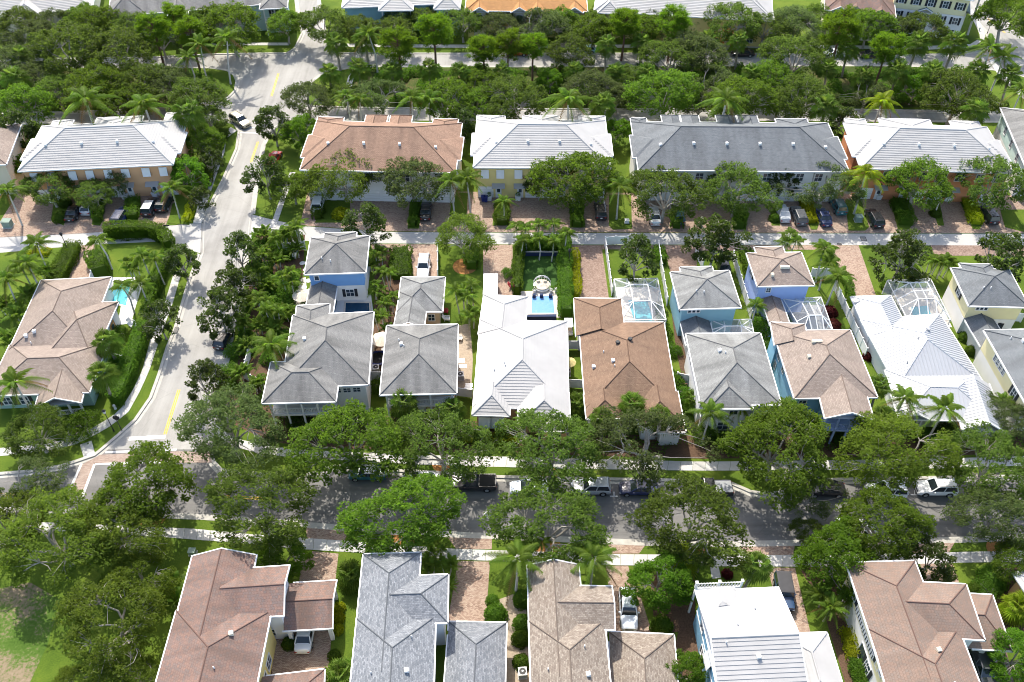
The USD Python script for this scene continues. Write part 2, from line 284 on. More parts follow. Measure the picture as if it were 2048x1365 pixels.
leaf('leaf_lime', (0.265, 0.299, 0.017), (0.505, 0.513, 0.026), (0.620, 0.620, 0.065))
leaf('leaf_cover', (.08, .145, .017), (.205, .34, .04), (.38, .49, .075))
leaf('leaf_red', (.10, .02, .02), (.20, .03, .03), (.32, .08, .06))
leaf('leaf_rust', (0.384, 0.128, 0.048), (0.620, 0.214, 0.082), (0.620, 0.342, 0.130))
# ---------------------------------------------------------------- the setting: lawns, roads, kerbs, paths
# roads as polygons traced at ground level (points are pixels of the photograph, turned into metres by P)
side_left_top = [(419,135),(440,136),(455,140),(470,150),(475,162),(472,181),(458,195),(440,203)]
main_street = [(-120,952),(0,950),(61,945),(119,935),(152,925),(190,912),(205,900),(239,871),(273,840),(304,795),(321,748),(338,693),(352,659),(379,566),(401,505),(403,448),(448,359),(475,297),(480,262),(470,247),(440,240),
    (300,241),(75,247),(-120,252),(-120,231),(75,227),(308,219),(440,204),(458,195),(472,181),(475,162),(470,150),(455,140),(419,135),(300,134),(-120,136),(-120,122),(0,120),(300,116),(430,109),(575,107),(592,96),(606,66),(596,30),(588,-40),(634,-40),(640,20),(650,66),(652,95),(668,107),
    (900,108),(1150,108),(1500,108),(1758,113),(1900,109),(1955,103),(1985,90),(1970,60),(1941,27),(1915,-20),(1960,-20),(1990,20),(2030,62),(2120,130),(2120,180),(2040,150),(1985,139),(1929,137),(1792,131),(1500,131),(1150,133),(900,133),(720,133),(649,143),(622,164),(612,190),(606,212),(700,216),(960,219),(1587,219),(2140,226),
    (2140,245),(1587,240),(960,240),(650,238),(575,240),(545,258),(527,290),(514,360),(505,430),(497,500),(482,575),(466,650),(455,713),(447,748),(436,800),(424,850),(418,890),(424,925),(440,943),(512,949),(568,954),(603,956),(629,948),(654,938),(677,935),(756,942),(875,948),(989,956),(1098,959),(1329,963),(1457,967),(1478,976),(1501,986),(1529,990),(1557,987),(1572,980),(1590,966),(1671,962),(1808,959),(1935,957),(2140,954),
    (2140,1074),(2048,1076),(1909,1080),(1807,1083),(1587,1086),(1478,1088),(1296,1086),(1218,1083),(976,1072),(900,1069),(786,1064),(700,1057),(613,1050),(532,1042),(400,1034),(267,1029),(100,1022),(-120,1016)]
ROAD = Polygon(PP(main_street)).buffer(0)
alley = Polygon(PP([(-120,476),(0,474),(166,466),(279,457),(422,444),(425,448),(400,507),(330,483),(174,490),(0,506),(-120,510)])).union(Polygon(PP([(500,428),(530,436),(600,452),(769,464),(1030,466),(1520,467),(2140,468),(2140,492),(1520,490),(1030,489),(742,487),(600,482),(493,505)]))).buffer(0).difference(ROAD)
RZ = -0.12
lawn_poly = sbox(-900, 5, 900, 1600).difference(ROAD).difference(alley)
lone('lawn', MB().prism(lawn_poly, -.3, 0.0, top_only=True), 'grass', 'green mown lawns between the houses and streets', kind='structure')
lone('ground', MB().prism(sbox(-1500, -300, 1500, 2500), -1, -.6, top_only=True), 'woodland_floor', 'soil below the lawns', kind='structure')
low = P(0, 880)[1]
far_part, side_part = ROAD.intersection(sbox(-900, P(0, 250)[1], 900, 1600)), None
near_part = ROAD.intersection(sbox(-900, 0, 900, P(0, 898)[1]))
mid_part = ROAD.difference(far_part).difference(near_part)
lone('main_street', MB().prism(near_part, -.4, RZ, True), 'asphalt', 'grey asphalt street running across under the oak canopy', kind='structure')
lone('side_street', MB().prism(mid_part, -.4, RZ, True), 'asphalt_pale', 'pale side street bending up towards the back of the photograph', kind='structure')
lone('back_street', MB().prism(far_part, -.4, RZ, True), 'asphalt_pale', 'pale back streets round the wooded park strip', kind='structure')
lone('alley', MB().prism(alley, -.4, -.02, True), 'alley_concrete', 'pale concrete alley between the townhouse drives and the gardens', kind='structure')
kerb = ROAD.buffer(.42, join_style=1).difference(ROAD).difference(alley.buffer(.2)).intersection(sbox(-140, 5, 140, 260))
lone('kerb', MB().prism(kerb, -.3, .025), 'concrete_kerb', 'pale concrete kerb along the streets', kind='structure')
gutter = ROAD.difference(ROAD.buffer(-.45)).intersection(sbox(-140, 5, 140, 260)).difference(alley.buffer(.3))
lone('gutter', MB().prism(gutter, RZ - .1, RZ + .008), 'concrete_kerb', 'concrete gutter strip inside the kerb', kind='structure')

def sheet(name, poly_px, z, m, label, extra=None):
    p = Polygon(PP(poly_px)).buffer(0) if not hasattr(poly_px, 'area') else poly_px
    p = p.difference(ROAD)
    lone(name, MB().prism(p, -.05, z), m, label, kind='structure'); return p
# townhouse drives of brick pavers, with planted islands on them
sheet('paver_drive', [(38,384),(120,384),(345,380),(352,400),(330,455),(279,458),(166,467),(0,475),(-20,475)], .018, 'pavers_rose', 'brick paver drives in front of the peach townhouse')
sheet('paver_drive', [(615,385),(905,384),(1230,386),(1700,388),(2100,392),(2140,467),(1520,466),(1030,465),(769,463),(600,451)], .018, 'pavers_rose', 'brick paver drives in front of the townhouse row')
sheet('paver_drive', [(163,491),(190,489),(190,500),(178,562),(135,562)], .018, 'pavers_rose', 'paver drive of the tan corner house')
sheet('paver_drive', [(742,489),(875,489),(876,504),(874,556),(820,556),(822,503),(745,500)], .018, 'pavers_rose', 'paver drive with a white car beside the grey house')
sheet('paver_drive', [(966,490),(1025,490),(1027,594),(966,594)], .018, 'pavers_rose', 'paver drive behind the white tiled house')
sheet('paver_drive', [(1142,491),(1203,491),(1218,598),(1148,599)], .018, 'pavers_brown', 'paver drive behind the brown roofed house')
sheet('paver_drive', [(1203,491),(1327,491),(1327,499),(1205,499)], .014, 'pavers_brown', 'paver strip along the alley behind the screened pool')
sheet('paver_drive', [(1326,491),(1490,491),(1490,502),(1392,502),(1394,535),(1342,548)], .018, 'pavers_brown', 'paver drive behind the small grey house')
sheet('paver_drive', [(1490,491),(1717,491),(1753,595),(1700,595),(1664,500),(1490,500)], .018, 'pavers_rose', 'paver drive behind the metal roofed house')
sheet('paver_drive', [(1860,491),(2140,492),(2140,520),(2000,512),(1870,512)], .018, 'pavers_brown', 'paver strip at the right end of the alley')
sheet('paver_drive', [(606,1101),(677,1108),(670,1170),(598,1168)], .018, 'pavers_rose', 'paver drive beside the bright green tree')
sheet('paver_drive', [(540,1262),(664,1262),(655,1362),(545,1362)], .018, 'pavers_rose', 'paver court under the red tiled carport')
sheet('paver_drive', [(916,1122),(980,1124),(978,1150),(972,1245),(895,1245)], .018, 'pavers_rose', 'paver drive beside the blue grey roof')
sheet('paver_drive', [(1212,1132),(1256,1132),(1280,1190),(1304,1266),(1228,1266)], .018, 'pavers_rose', 'paver drive under the white car')
sheet('paver_drive', [(1535,1136),(1590,1136),(1622,1270),(1570,1270)], .018, 'pavers_rose', 'paver drive under the jeep')
sheet('paver_drive', [(1840,1128),(1905,1128),(1918,1165),(1850,1165)], .018, 'pavers_rose', 'paver drive behind the rose tiled house')
sheet('paver_drive', [(1950,1290),(2010,1290),(2040,1420),(1985,1420)], .018, 'pavers_brown', 'paver drive under the rose tiled carport')
for q, w in (([(612,1053),(698,1060),(688,1084),(614,1078)], 'green tree drive'), ([(893,1072),(984,1076),(984,1099),(912,1098)], 'blue grey house drive'), ([(1214,1086),(1292,1089),(1278,1108),(1224,1108)], 'mottled roof drive'), ([(1476,1091),(1590,1089),(1586,1112),(1496,1112)], 'jeep drive'), ([(1803,1086),(1911,1083),(1898,1105),(1816,1107)], 'rose tiled house drive')):
    sheet('drive_apron', q, .018, 'pavers_rose', f'brick apron between kerb and sidewalk at the {w}')
# sidewalks laid slab by slab
def walk(label, left, right, step=1.55, z=.03):
    A, B = LineString(PP(left)), LineString(PP(right)); n = max(2, int(max(A.length, B.length) / step)); t = Thing('sidewalk', label, None, (*A.coords[0], 0), kind='structure')
    for k in range(n):
        a0, a1 = (np.array(A.interpolate((k + e) / n, normalized=True).coords[0]) for e in (.012, .988)); b0, b1 = (np.array(B.interpolate((k + e) / n, normalized=True).coords[0]) for e in (.012, .988))
        q = Polygon([a0, a1, b1, b0]).buffer(0)
        if q.area > .05: t.part('slab', MB().prism(q, -.06, z + float(RNG.uniform(-.003, .003))), f'concrete_slab_{"abc"[int(RNG.integers(3))]}')
walk('pale concrete sidewalk south of the main street in front of the near houses', [(60,1044),(267,1053),(386,1058),(512,1070),(588,1075),(730,1085),(900,1098),(1229,1109),(1545,1111),(1760,1108),(1903,1105),(2100,1101)], [(60,1060),(267,1070),(368,1078),(512,1089),(606,1099),(733,1107),(918,1120),(979,1122),(1231,1131),(1428,1133),(1605,1134),(1746,1132),(1910,1126),(2100,1123)])
walk('pale concrete sidewalk north of the main street under the oaks', [(432,850),(455,868),(480,879),(530,892),(600,900),(700,905),(827,911),(938,912),(1150,918),(1403,924),(1681,921),(1884,918),(2100,911)], [(428,866),(448,884),(475,896),(525,908),(600,917),(700,922),(827,929),(938,933),(1150,938),(1403,942),(1681,940),(1884,937),(2100,930)])
walk('curving pale sidewalk round the tan corner house', [(349,543),(328,611),(301,679),(285,741),(265,782),(239,823),(202,847),(150,876),(92,888),(0,897),(-60,900)], [(364,543),(344,611),(319,679),(299,741),(279,785),(256,826),(213,858),(154,889),(92,902),(0,913),(-60,916)])
walk('pale sidewalk beside the peach townhouse', [(462,255),(440,272),(434,305),(416,350),(396,410),(386,447)], [(474,262),(453,276),(449,305),(433,350),(413,410),(403,447)])
walk('pale sidewalk on the right of the side street', [(580,345),(568,375),(556,410),(540,455)], [(591,345),(579,375),(567,410),(552,455)])
walk('thin concrete path through the park strip', [(718,84),(712,110),(703,135),(693,165),(684,212)], [(727,84),(722,110),(713,135),(705,165),(699,212)], 2.0)
walk('sidewalk along the far street', [(668,88),(900,90),(1200,90),(1640,91),(1850,93),(1940,89),(1962,76),(1952,52),(1935,20)], [(668,94),(900,96),(1200,96),(1640,97),(1850,100),(1946,95),(1973,76),(1962,50),(1945,20)], 2.0)
walk('diagonal concrete path at the right end of the park strip', [(1975,116),(1988,138),(2005,162),(2060,210)], [(1984,114),(1999,137),(2018,160),(2072,205)], 2.0)
walk('sidewalk left of the far lane', [(410,88),(500,86),(575,86)], [(410,93),(500,91),(578,91)], 2.0)
sheet('kerb_ramp', [(160,890),(183,882),(191,911),(168,917)], .026, 'concrete_slab_c', 'pale kerb ramp to the brick crosswalk')
sheet('garden_path', [(137,846),(151,857),(146,877),(132,879)], .026, 'concrete_slab_a', 'concrete walk to the tan corner house')
sheet('garden_path', [(1420,1134),(1437,1134),(1442,1156),(1424,1158)], .026, 'concrete_slab_b', 'concrete walk to the white roofed house')
# crosswalk, stop bar, centre lines, bay marks
def mark(poly_px, label, m='road_paint', dz=.012): lone('road_marking', MB().prism(Polygon(PP(poly_px, RZ)).buffer(0), RZ - .02, RZ + dz), m, label, kind='structure')
def stripe(a, b, w, label, m='road_paint'):
    lone('road_marking', MB().prism(LineString(PP([a, b], RZ)).buffer(w / 2, cap_style=2), RZ - .02, RZ + .016), m, label, kind='structure')
mark([(200,910),(356,903),(432,905),(430,926),(346,926),(190,931),(164,995),(137,988),(165,929)], 'pinkish brick crosswalk band at the junction', 'pavers_cross')
stripe((211,905), (353,900), .3, 'white line above the brick crosswalk'); stripe((190,929), (346,924), .3, 'white line below the brick crosswalk')
stripe((163,928), (137,986), .3, 'white line left of the brick crosswalk'); stripe((189,929), (164,995), .3, 'white line right of the brick crosswalk')
stripe((258,878), (331,874), .6, 'white stop bar of the side street')
for a, b, w in (((358,780),(330,869),'by the stop bar'), ((557,147),(543,193),'near the far junction'), ((516,284),(502,325),'beside the peach townhouse'), ((446,993),(546,999),'of the main street under the oaks'), ((-20,989),(55,990),'at the left end of the main street'), ((1976,38),(2010,66),'of the top right street')):
    for dx in (-.13, .13):
        pa, pb = P(*a, RZ), P(*b, RZ); d = (pb - pa) / np.linalg.norm(pb - pa); n = np.array([-d[1], d[0], 0]) * dx
        lone('road_marking', MB().prism(LineString([(pa + n)[:2], (pb + n)[:2]]).buffer(.075, cap_style=2), RZ - .02, RZ + .012), 'yellow_paint', f'{"left" if dx < 0 else "right"} stripe of the yellow double line {w}', kind='structure')
stripe((480,266), (526,267), .22, 'white crosswalk line on the side street, nearer one'); stripe((486,256), (532,256), .22, 'white crosswalk line on the side street, farther one')
for x, y, w in ((905,981,'by the black pickup'), (1228,990,'by the silver car'), (1829,987,'between the two white cars')):
    lone('road_marking', MB().prism(unary_union([LineString([P(x - 8, y + 3, RZ)[:2], P(x + 8, y + 3, RZ)[:2]]).buffer(.06, cap_style=2), LineString([P(x, y + 3, RZ)[:2], P(x, y - 6, RZ)[:2]]).buffer(.06, cap_style=2)]), RZ - .02, RZ + .012), 'road_paint', f'white T shaped bay mark {w}', kind='structure')
def disc(px, py, r, z0, z1, n=18):
    c = P(px, py, z1); return Point(c[0], c[1]).buffer(r, quad_segs=n // 4)
t = Thing('manhole_cover', 'round dark manhole cover with pale ring in the main street', 'manhole', P(976, 1030, RZ))
t.part('ring', MB().prism(disc(976, 1030, .52, 0, RZ).difference(disc(976, 1030, .40, 0, RZ)), RZ - .03, RZ + .014), 'concrete_slab_c'); t.part('lid', MB().prism(disc(976, 1030, .39, 0, RZ), RZ - .03, RZ + .018), 'grey_paint')
def grate(px, py, w, d, z, label):
    c = P(px, py, z); t = Thing('drain_grate', label, 'drain', c); m = MB()
    t.part('frame', MB().prism(sbox(c[0] - w / 2, c[1] - d / 2, c[0] + w / 2, c[1] + d / 2).difference(sbox(c[0] - w / 2 + .08, c[1] - d / 2 + .08, c[0] + w / 2 - .08, c[1] + d / 2 - .08)), z - .04, z + .012), 'dark_metal')
    for k in range(6): m.box((c[0] - w / 2 + (k + .5) * w / 6, c[1], z), (.07, d - .16, .02))
    t.part('grille', m, 'dark_metal')
grate(1727, 478, .9, 1.1, -.02, 'dark drain grate in the middle of the alley'); grate(352, 660, .6, 1.2, .03, 'rusty kerb inlet on the left of the side street'); grate(1679, 489, .0 + .7, .5, .03, 'small drain cover at the drive by the brown garage')
# planting beds and bare soil
def bed(poly_px, m, label, z=.012): return sheet('planting_bed', poly_px, z, m, label)
bed([(430,770),(470,790),(520,810),(700,830),(940,842),(1145,868),(1370,872),(1560,860),(1700,870),(1900,880),(2100,850),(2100,905),(1884,912),(1403,918),(938,905),(700,898),(540,885),(470,850)], 'mulch', 'dark mulch beds along the front of the middle houses')
bed([(505,470),(610,470),(605,560),(560,760),(500,800),(470,760),(500,560)], 'mulch', 'mulch below the palms on the right of the side street', .010)
bed([(750,490),(800,490),(800,660),(760,760),(745,760)], 'mulch', 'mulch strip between the two grey roofed houses')
bed([(1340,600),(1366,640),(1400,815),(1380,830),(1352,700)], 'mulch', 'mulch strip right of the brown roofed house')
bed([(560,1262),(575,1262),(560,1355),(538,1360)], 'mulch', 'mulch strip below the yellow wall')
bed([(1360,1250),(1390,1240),(1420,1330),(1380,1380),(1330,1380)], 'mulch', 'mulch left of the blue wall', .010)
bed([(1596,1134),(1660,1140),(1760,1365),(1690,1365),(1640,1200)], 'mulch', 'mulch bed left of the rose tiled house', .010)
bed([(1960,1140),(2048,1135),(2080,1290),(2020,1290),(1975,1200)], 'mulch', 'mulch bed at the right edge')
bed([(996,1200),(1050,1180),(1062,1365),(1000,1365)], 'sand', 'worn sandy ground between the blue grey and mottled roofs', .008)
bed([(1300,1150),(1390,1150),(1390,1260),(1310,1270)], 'mulch', 'mulch below the broad tree by the white car', .009)
bed([(-60,1190),(60,1165),(120,1200),(95,1290),(60,1365),(-60,1400)], 'rough_grass', 'bare dry patch of grass at the bottom left', .006)
bed([(-60,140),(300,138),(420,150),(460,196),(430,203),(300,215),(75,224),(-60,228)], 'woodland_floor', 'leafy floor of the left park strip', .006)
bed([(705,140),(960,136),(1500,134),(1800,134),(1930,140),(1960,215),(1587,216),(960,216),(705,213)], 'woodland_floor', 'leafy floor of the right park strip', .006)
bed([(930,902),(1030,902),(1030,911),(930,909)], 'grass', 'strip of grass before the white house hedge', .016)
for cx, cy, r, w in ((803,1083,1.5,'by the lamp post'),(1097,948,1.2,'by the pale car'),(883,928,1.2,'by the black pickup'),(305,1037,1.5,'south of the crosswalk'),(1095,1090,1.5,'south of the pale car'),(1392,1090,1.4,'before the white roofed house'),(2000,1100,1.5,'at the right edge'),(930,533,1.9,'behind the grey house')):
    c = P(cx, cy); lone('planting_bed', MB().prism(Point(c[0], c[1]).buffer(r).difference(ROAD), 0, .014), 'orange_mulch', f'ring of orange mulch round the oak {w}', kind='structure')
# islands between the townhouse drives
for k, (pts, w) in enumerate((([(102,440),(108,405),(122,386),(140,386),(132,430),(128,452)], 'left of the black and red sedan'), ([(184,450),(192,388),(212,388),(206,440),(200,452)], 'left of the navy car'), ([(250,452),(256,400),(280,400),(276,448)], 'right of the navy car'), ([(336,448),(345,408),(400,395),(378,450)], 'by the palm of the peach townhouse'),
        ([(630,446),(650,395),(700,395),(700,446)], 'by the yellow bush'), ([(815,458),(820,400),(846,400),(838,458)], 'left of the glinting black car'), ([(898,440),(905,386),(936,386),(932,452),(905,452)], 'under the tall palms'), ([(985,452),(990,400),(1020,400),(1018,452)], 'before the yellow townhouse'), ([(1140,456),(1142,400),(1165,400),(1166,456)], 'left of the black car'),
        ([(1218,452),(1218,390),(1262,390),(1264,458),(1226,460)], 'with palms and a utility box'), ([(1465,460),(1464,410),(1492,410),(1492,460)], 'under the oaks'), ([(1543,452),(1540,420),(1558,420),(1560,452)], 'left of the covered car'), ([(1622,460),(1590,388),(1615,388),(1640,440),(1634,460)], 'with yellow bushes'), ([(1697,462),(1690,400),(1722,400),(1738,455),(1730,462)], 'with the green utility box'),
        ([(1796,460),(1780,400),(1812,400),(1824,450),(1818,460)], 'right of the black car with a white roof panel'), ([(1876,452),(1862,410),(1880,410),(1888,452)], 'with a small shrub'), ([(1945,458),(1912,388),(1940,388),(1966,448),(1958,460)], 'with yellow bushes at the right'), ([(2010,455),(2000,420),(2060,420),(2060,468)], 'at the right edge'))):
    sheet('island', pts, .06, 'grass', f'planted island between the townhouse drives {w}')
# ---------------------------------------------------------------- houses
COURSE = .42
class Wing:
    """a rectangular roofed block: eave rectangle from three roof corners seen in the photograph, ridge along x or y, hip or gable ends"""
    def __init__(s, h, FL=None, FR=None, BL=None, z=3.2, pitch=.5, ridge=None, f='hip', b='hip', over=.5, rect=None, of=None, ext=0.0):
        s.h = h; h.nw += 1; s.z = z + .013 * h.nw; s.over = over
        if of is None:
            fl, fr, bl = P(*FL, s.z), P(*FR, s.z), P(*BL, s.z); s.ey = (bl - fl) / np.linalg.norm(bl - fl); s.ex = np.array([s.ey[1], -s.ey[0], 0])
            s.O = fl * [1, 1, 0]; s.w, s.d = float((fr - fl) @ s.ex), float((bl - fl) @ s.ey) + ext; s.O = s.O - s.ey * ext
        else:
            u, v, s.w, s.d = rect; s.ex, s.ey = of.ex, of.ey; s.O = of.O + of.ex * u + of.ey * v
        s.pitch = pitch; s.r = ridge or ('y' if s.d >= s.w else 'x'); s.f, s.b = f, b
        w, d = s.w, s.d
        if s.r == 'y':
            k = min(w / 2, d / 2); s.hr = k * pitch if f == 'hip' and b == 'hip' else w / 2 * pitch
            y0 = k if f == 'hip' else 0; y1 = d - (k if b == 'hip' else 0); R0, R1 = (w / 2, y0), (w / 2, y1)
            s.hr = w / 2 * pitch if y1 >= y0 and (w <= d or 'gable' in (f, b)) else k * pitch
            s.faces = [([(0, d), (0, 0)], [R0, R1]), ([(w, 0), (w, d)], [R1, R0])]; s.ends = [('f', [(0, 0), (w, 0)], R0, f), ('b', [(w, d), (0, d)], R1, b)]
        else:
            k = min(w / 2, d / 2); x0 = k if f == 'hip' else 0; x1 = w - (k if b == 'hip' else 0); R0, R1 = (x0, d / 2), (x1, d / 2); s.hr = d / 2 * pitch
            s.faces = [([(0, 0), (w, 0)], [R1, R0]), ([(w, d), (0, d)], [R0, R1])]; s.ends = [('l', [(0, d), (0, 0)], R0, f), ('r', [(w, 0), (w, d)], R1, b)]
        s.R = (R0, R1)
    def W(s, u, v, z=0.0): return s.O + s.ex * u + s.ey * v + np.array([0, 0, z])
    def top(s, u, v):
        """height of the roof over (u, v)"""
        w, d = s.w, s.d; ks = [u, w - u] if s.r == 'y' else [v, d - v]
        for e in s.ends:
            if e[3] == 'hip': ks.append({'f': v, 'b': d - v, 'l': u, 'r': w - u}[e[0]])
        return s.z + max(0, min(ks)) * s.pitch
    def roof(s, m, kind='shingle', cap=None, fascia='white_paint', caps=True):
        h = s.h; polys = []
        for e, r in s.faces: polys.append([(*e[0], 0), (*e[1], 0), (*r[0], s.hr), (*r[1], s.hr)])
        for _, e, R, k in s.ends:
            if k == 'hip': polys.append([(*e[0], 0), (*e[1], 0), (*R, s.hr)])
        for q in polys:
            Q = np.array([s.W(u, v, s.z + zz) for u, v, zz in q])
            if np.linalg.norm(Q[-1] - Q[-2]) < .05: Q = Q[:3]
            e = Q[1] - Q[0]; L = np.linalg.norm(e); e /= L; t = Q[2] - Q[0]; t -= e * (t @ e); t /= np.linalg.norm(t); n = np.cross(e, t)
            loc = np.array([[(p - Q[0]) @ e, (p - Q[0]) @ t] for p in Q]); poly = Polygon(loc).buffer(0); off = RNG.uniform(0, 40, 2)
            T = lambda a, b, c=0.0: Q[0] + e * a + t * b + n * c
            if kind == 'tile':
                top = loc[:, 1].max(); nrow = max(1, int(round(top / COURSE))); st = top / nrow
                for k in range(nrow):
                    g = poly.intersection(sbox(-99, k * st, 999, (k + 1) * st + .05))
                    if g.is_empty or g.geom_type != 'Polygon': continue
                    c = list(g.exterior.coords)[:-1]; mb = MB()
                    lift = lambda b: .06 - .055 * min(1, max(0, (b - k * st) / st))
                    mb.fan([T(a, b, lift(b)) for a, b in c])
                    lo = sorted([a for a, b in c if abs(b - k * st) < 1e-6])
                    if len(lo) > 1: mb.fan([T(lo[0], k * st, -.02), T(lo[-1], k * st, -.02), T(lo[-1], k * st, .06), T(lo[0], k * st, .06)])
                    h.part('tile_course', mb, m)
            else:
                mb = MB().fan(list(Q), loc + off); h.part('roof_slope', mb, m)
                if kind == 'metal':
                    for k in range(1, int(L / .48)):
                        x = k * .48; seg = poly.intersection(LineString([(x, .02), (x, 99)]))
                        if seg.is_empty or seg.length < .2: continue
                        b1 = seg.bounds[3]; h.part('roof_seam', MB().obox(T(x - .022, .02, 0), e * .044, t * (b1 - .02), n * .06), m)
        if caps:
            cm = cap or m; A = [s.W(*s.R[0], s.z + s.hr), s.W(*s.R[1], s.z + s.hr)]; rr = .13 if kind == 'tile' else .07
            if np.linalg.norm(A[1] - A[0]) > .2: h.part('ridge_cap', MB().tube(A, rr, 6), cm)
            for i, (_, e, R, k) in enumerate(s.ends):
                if k == 'hip':
                    for c in e: h.part('hip_cap', MB().tube([s.W(*c, s.z + .02), s.W(*R, s.z + s.hr)], rr, 6), cm)
        s.fm = fascia; h.wings.append(s); w, d = s.w, s.d
        zs = s.z - .09; h.part('soffit', MB().fan([s.W(0, 0, zs), s.W(0, d, zs), s.W(w, d, zs), s.W(w, 0, zs)]), 'white_wall'); return s
    def walls(s, m, z0=0.0, cut=(0, 0, 0, 0), z1=None, label=None):
        """cut: how much further in the wall stands on the l, r, f, b side"""
        o = s.over; s.wl = (o + cut[0], s.w - o - cut[1], o + cut[2], s.d - o - cut[3]); a, b, c, d = s.wl; z1 = z1 or s.z - .1
        mb = MB().obox(s.W(a, c, z0), s.ex * (b - a), s.ey * (d - c), [0, 0, z1 - z0]); s.h.part('wall', mb, m, label)
        for k, e, R, g in s.ends:
            if g == 'gable':
                i = {'f': (0, c + .0), 'b': (0, d), 'l': (a, 0), 'r': (b, 0)}[k]; mb = MB()
                if k in 'fb': T = [s.W(.12, i[1], s.z), s.W(s.w - .12, i[1], s.z), s.W(s.w / 2, i[1], s.z + s.hr - .06)]; n = s.ey * .1
                else: T = [s.W(i[0], .12, s.z), s.W(i[0], s.d - .12, s.z), s.W(i[0], s.d / 2, s.z + s.hr - .06)]; n = s.ex * .1
                T = np.array(T); mb.add(np.vstack([T, T + n]), [[0, 1, 2], [3, 5, 4], [0, 3, 4], [0, 4, 1], [1, 4, 5], [1, 5, 2], [2, 5, 3], [2, 3, 0]]); s.h.part('gable_wall', mb, m)
        return s
    def frame(s, side):
        a, b, c, d = s.wl
        return {'f': (s.W(a, c), s.ex, -s.ey, b - a), 'b': (s.W(b, d), -s.ex, s.ey, b - a), 'l': (s.W(a, d), -s.ey, -s.ex, d - c), 'r': (s.W(b, c), s.ey, s.ex, d - c)}[side]
    def window(s, side, at, z, w=1.0, h=1.3, shutter=None, frame='white_paint', bars=True):
        """at: metres along the wall (or a fraction below 1)"""
        o, e, n, L = s.frame(side); x = at * L if 0 < at < 1 else at; c = o + e * x + np.array([0, 0, z]); U = np.array([0, 0, 1.0]); t = .09
        mb = MB()
        for q, a, b in ((c - e * (w / 2 + t) - U * (h / 2 + t), e * (w + 2 * t), U * t), (c - e * (w / 2 + t) + U * (h / 2), e * (w + 2 * t), U * t), (c - e * (w / 2 + t) - U * h / 2, e * t, U * h), (c + e * w / 2 - U * h / 2, e * t, U * h)): mb.obox(q - n * .03, a, b, n * .11)
        if bars: mb.obox(c - e * w / 2 - U * .03 - n * .01, e * w, U * .06, n * .05); mb.obox(c - e * .03 - U * h / 2 - n * .012, e * .06, U * h, n * .05)
        p = s.h.part('window', mb, frame); s.h.part('pane', MB().obox(c - e * w / 2 - U * h / 2 - n * .02, e * w, U * h, n * .035), 'glass', under=p)
        if shutter:
            for q in (-1, 1): s.h.part('shutter', MB().obox(c + e * (q * (w / 2 + t + .25) - .22) - U * (h / 2 + t), e * .44, U * (h + 2 * t), n * .06), shutter)
    def bahama(s, side, at, z, w=1.1, h=1.4, m='white_paint'):
        """top hung storm shutter leaning out over a window"""
        o, e, n, L = s.frame(side); x = at * L if 0 < at < 1 else at; c = o + e * x + np.array([0, 0, z + h / 2]); dn = np.array([0, 0, -h]) + n * .35
        s.h.part('window', MB().obox(c - e * w / 2 + np.array([0, 0, -h]), e * w, [0, 0, h], n * .03), 'glass')
        p = s.h.part('storm_shutter', MB().obox(c - e * (w / 2 + .05) + n * .05, e * (w + .1), dn, n * .05), m)
    def door(s, side, at, w=1.0, h=2.1, m='white_paint', glass=True, awning=False, name='door', z=0.0):
        o, e, n, L = s.frame(side); x = at * L if 0 < at < 1 else at; c = o + e * x + np.array([0, 0, z])
        p = s.h.part(name, MB().obox(c - e * w / 2 + [0, 0, .04], e * w, [0, 0, h], n * .07), m)
        if glass: s.h.part('pane', MB().obox(c - e * w * .25 + [0, 0, h * .55], e * w * .5, [0, 0, h * .32], n * .10), 'glass', under=p)
        if name == 'garage_door':
            for k in range(1, 4): s.h.part('door_rib', MB().obox(c - e * w / 2 + [0, 0, h * k / 4], e * w, [0, 0, .05], n * .085), 'concrete_slab_c', under=p)
        if awning: s.h.part('door_roof', MB().obox(c - e * 1.1 + [0, 0, h + .75], e * 2.2, [0, 0, .06], n * 1.0 - np.array([0, 0, .38])), 'white_tile')
    def vent(s, u, v, kind='pipe', m='white_paint'):
        u = u * s.w if u < 1 else u; v = v * s.d if v < 1 else v; p = s.W(u, v, s.top(u, v) - .05)
        if kind == 'pipe': s.h.part('roof_pipe', MB().tube([p, p + [0, 0, .4]], .07, 6), m)
        elif kind == 'box': s.h.part('roof_vent', MB().box(p + [0, 0, .18], (.42, .42, .42), .2), m)
        elif kind == 'long': s.h.part('roof_vent', MB().box(p + [0, 0, .18], (1.3, .42, .36), .0), m)
        else: s.h.part('roof_fan', MB().tube([p, p + [0, 0, .25], p + [0, 0, .26], p + [0, 0, .36]], [.22, .22, .34, .26], 10), 'dark_metal')
    def porch(s, side, depth, floor=None, cols=4, rail=True, post='white_paint', inset=.15, z0=0.0, wall_floor='deck_white'):
        """columns and railing in front of a wall set back by depth"""
        o, e, n, L = s.frame(side); top = s.z - .12; U = np.array([0, 0, 1.0])
        if floor: s.h.part('balcony_floor', MB().obox(o + U * (floor - .3) - n * .0, e * L, n * depth, U * .3), post)
        for k in range(cols):
            x = inset + (L - 2 * inset) * k / (cols - 1); b = o + e * x + n * (depth - .16); s.h.part('column', MB().obox(b - e * .11 - n * .11 + U * z0, e * .22, n * .22, U * (top - z0)), post)
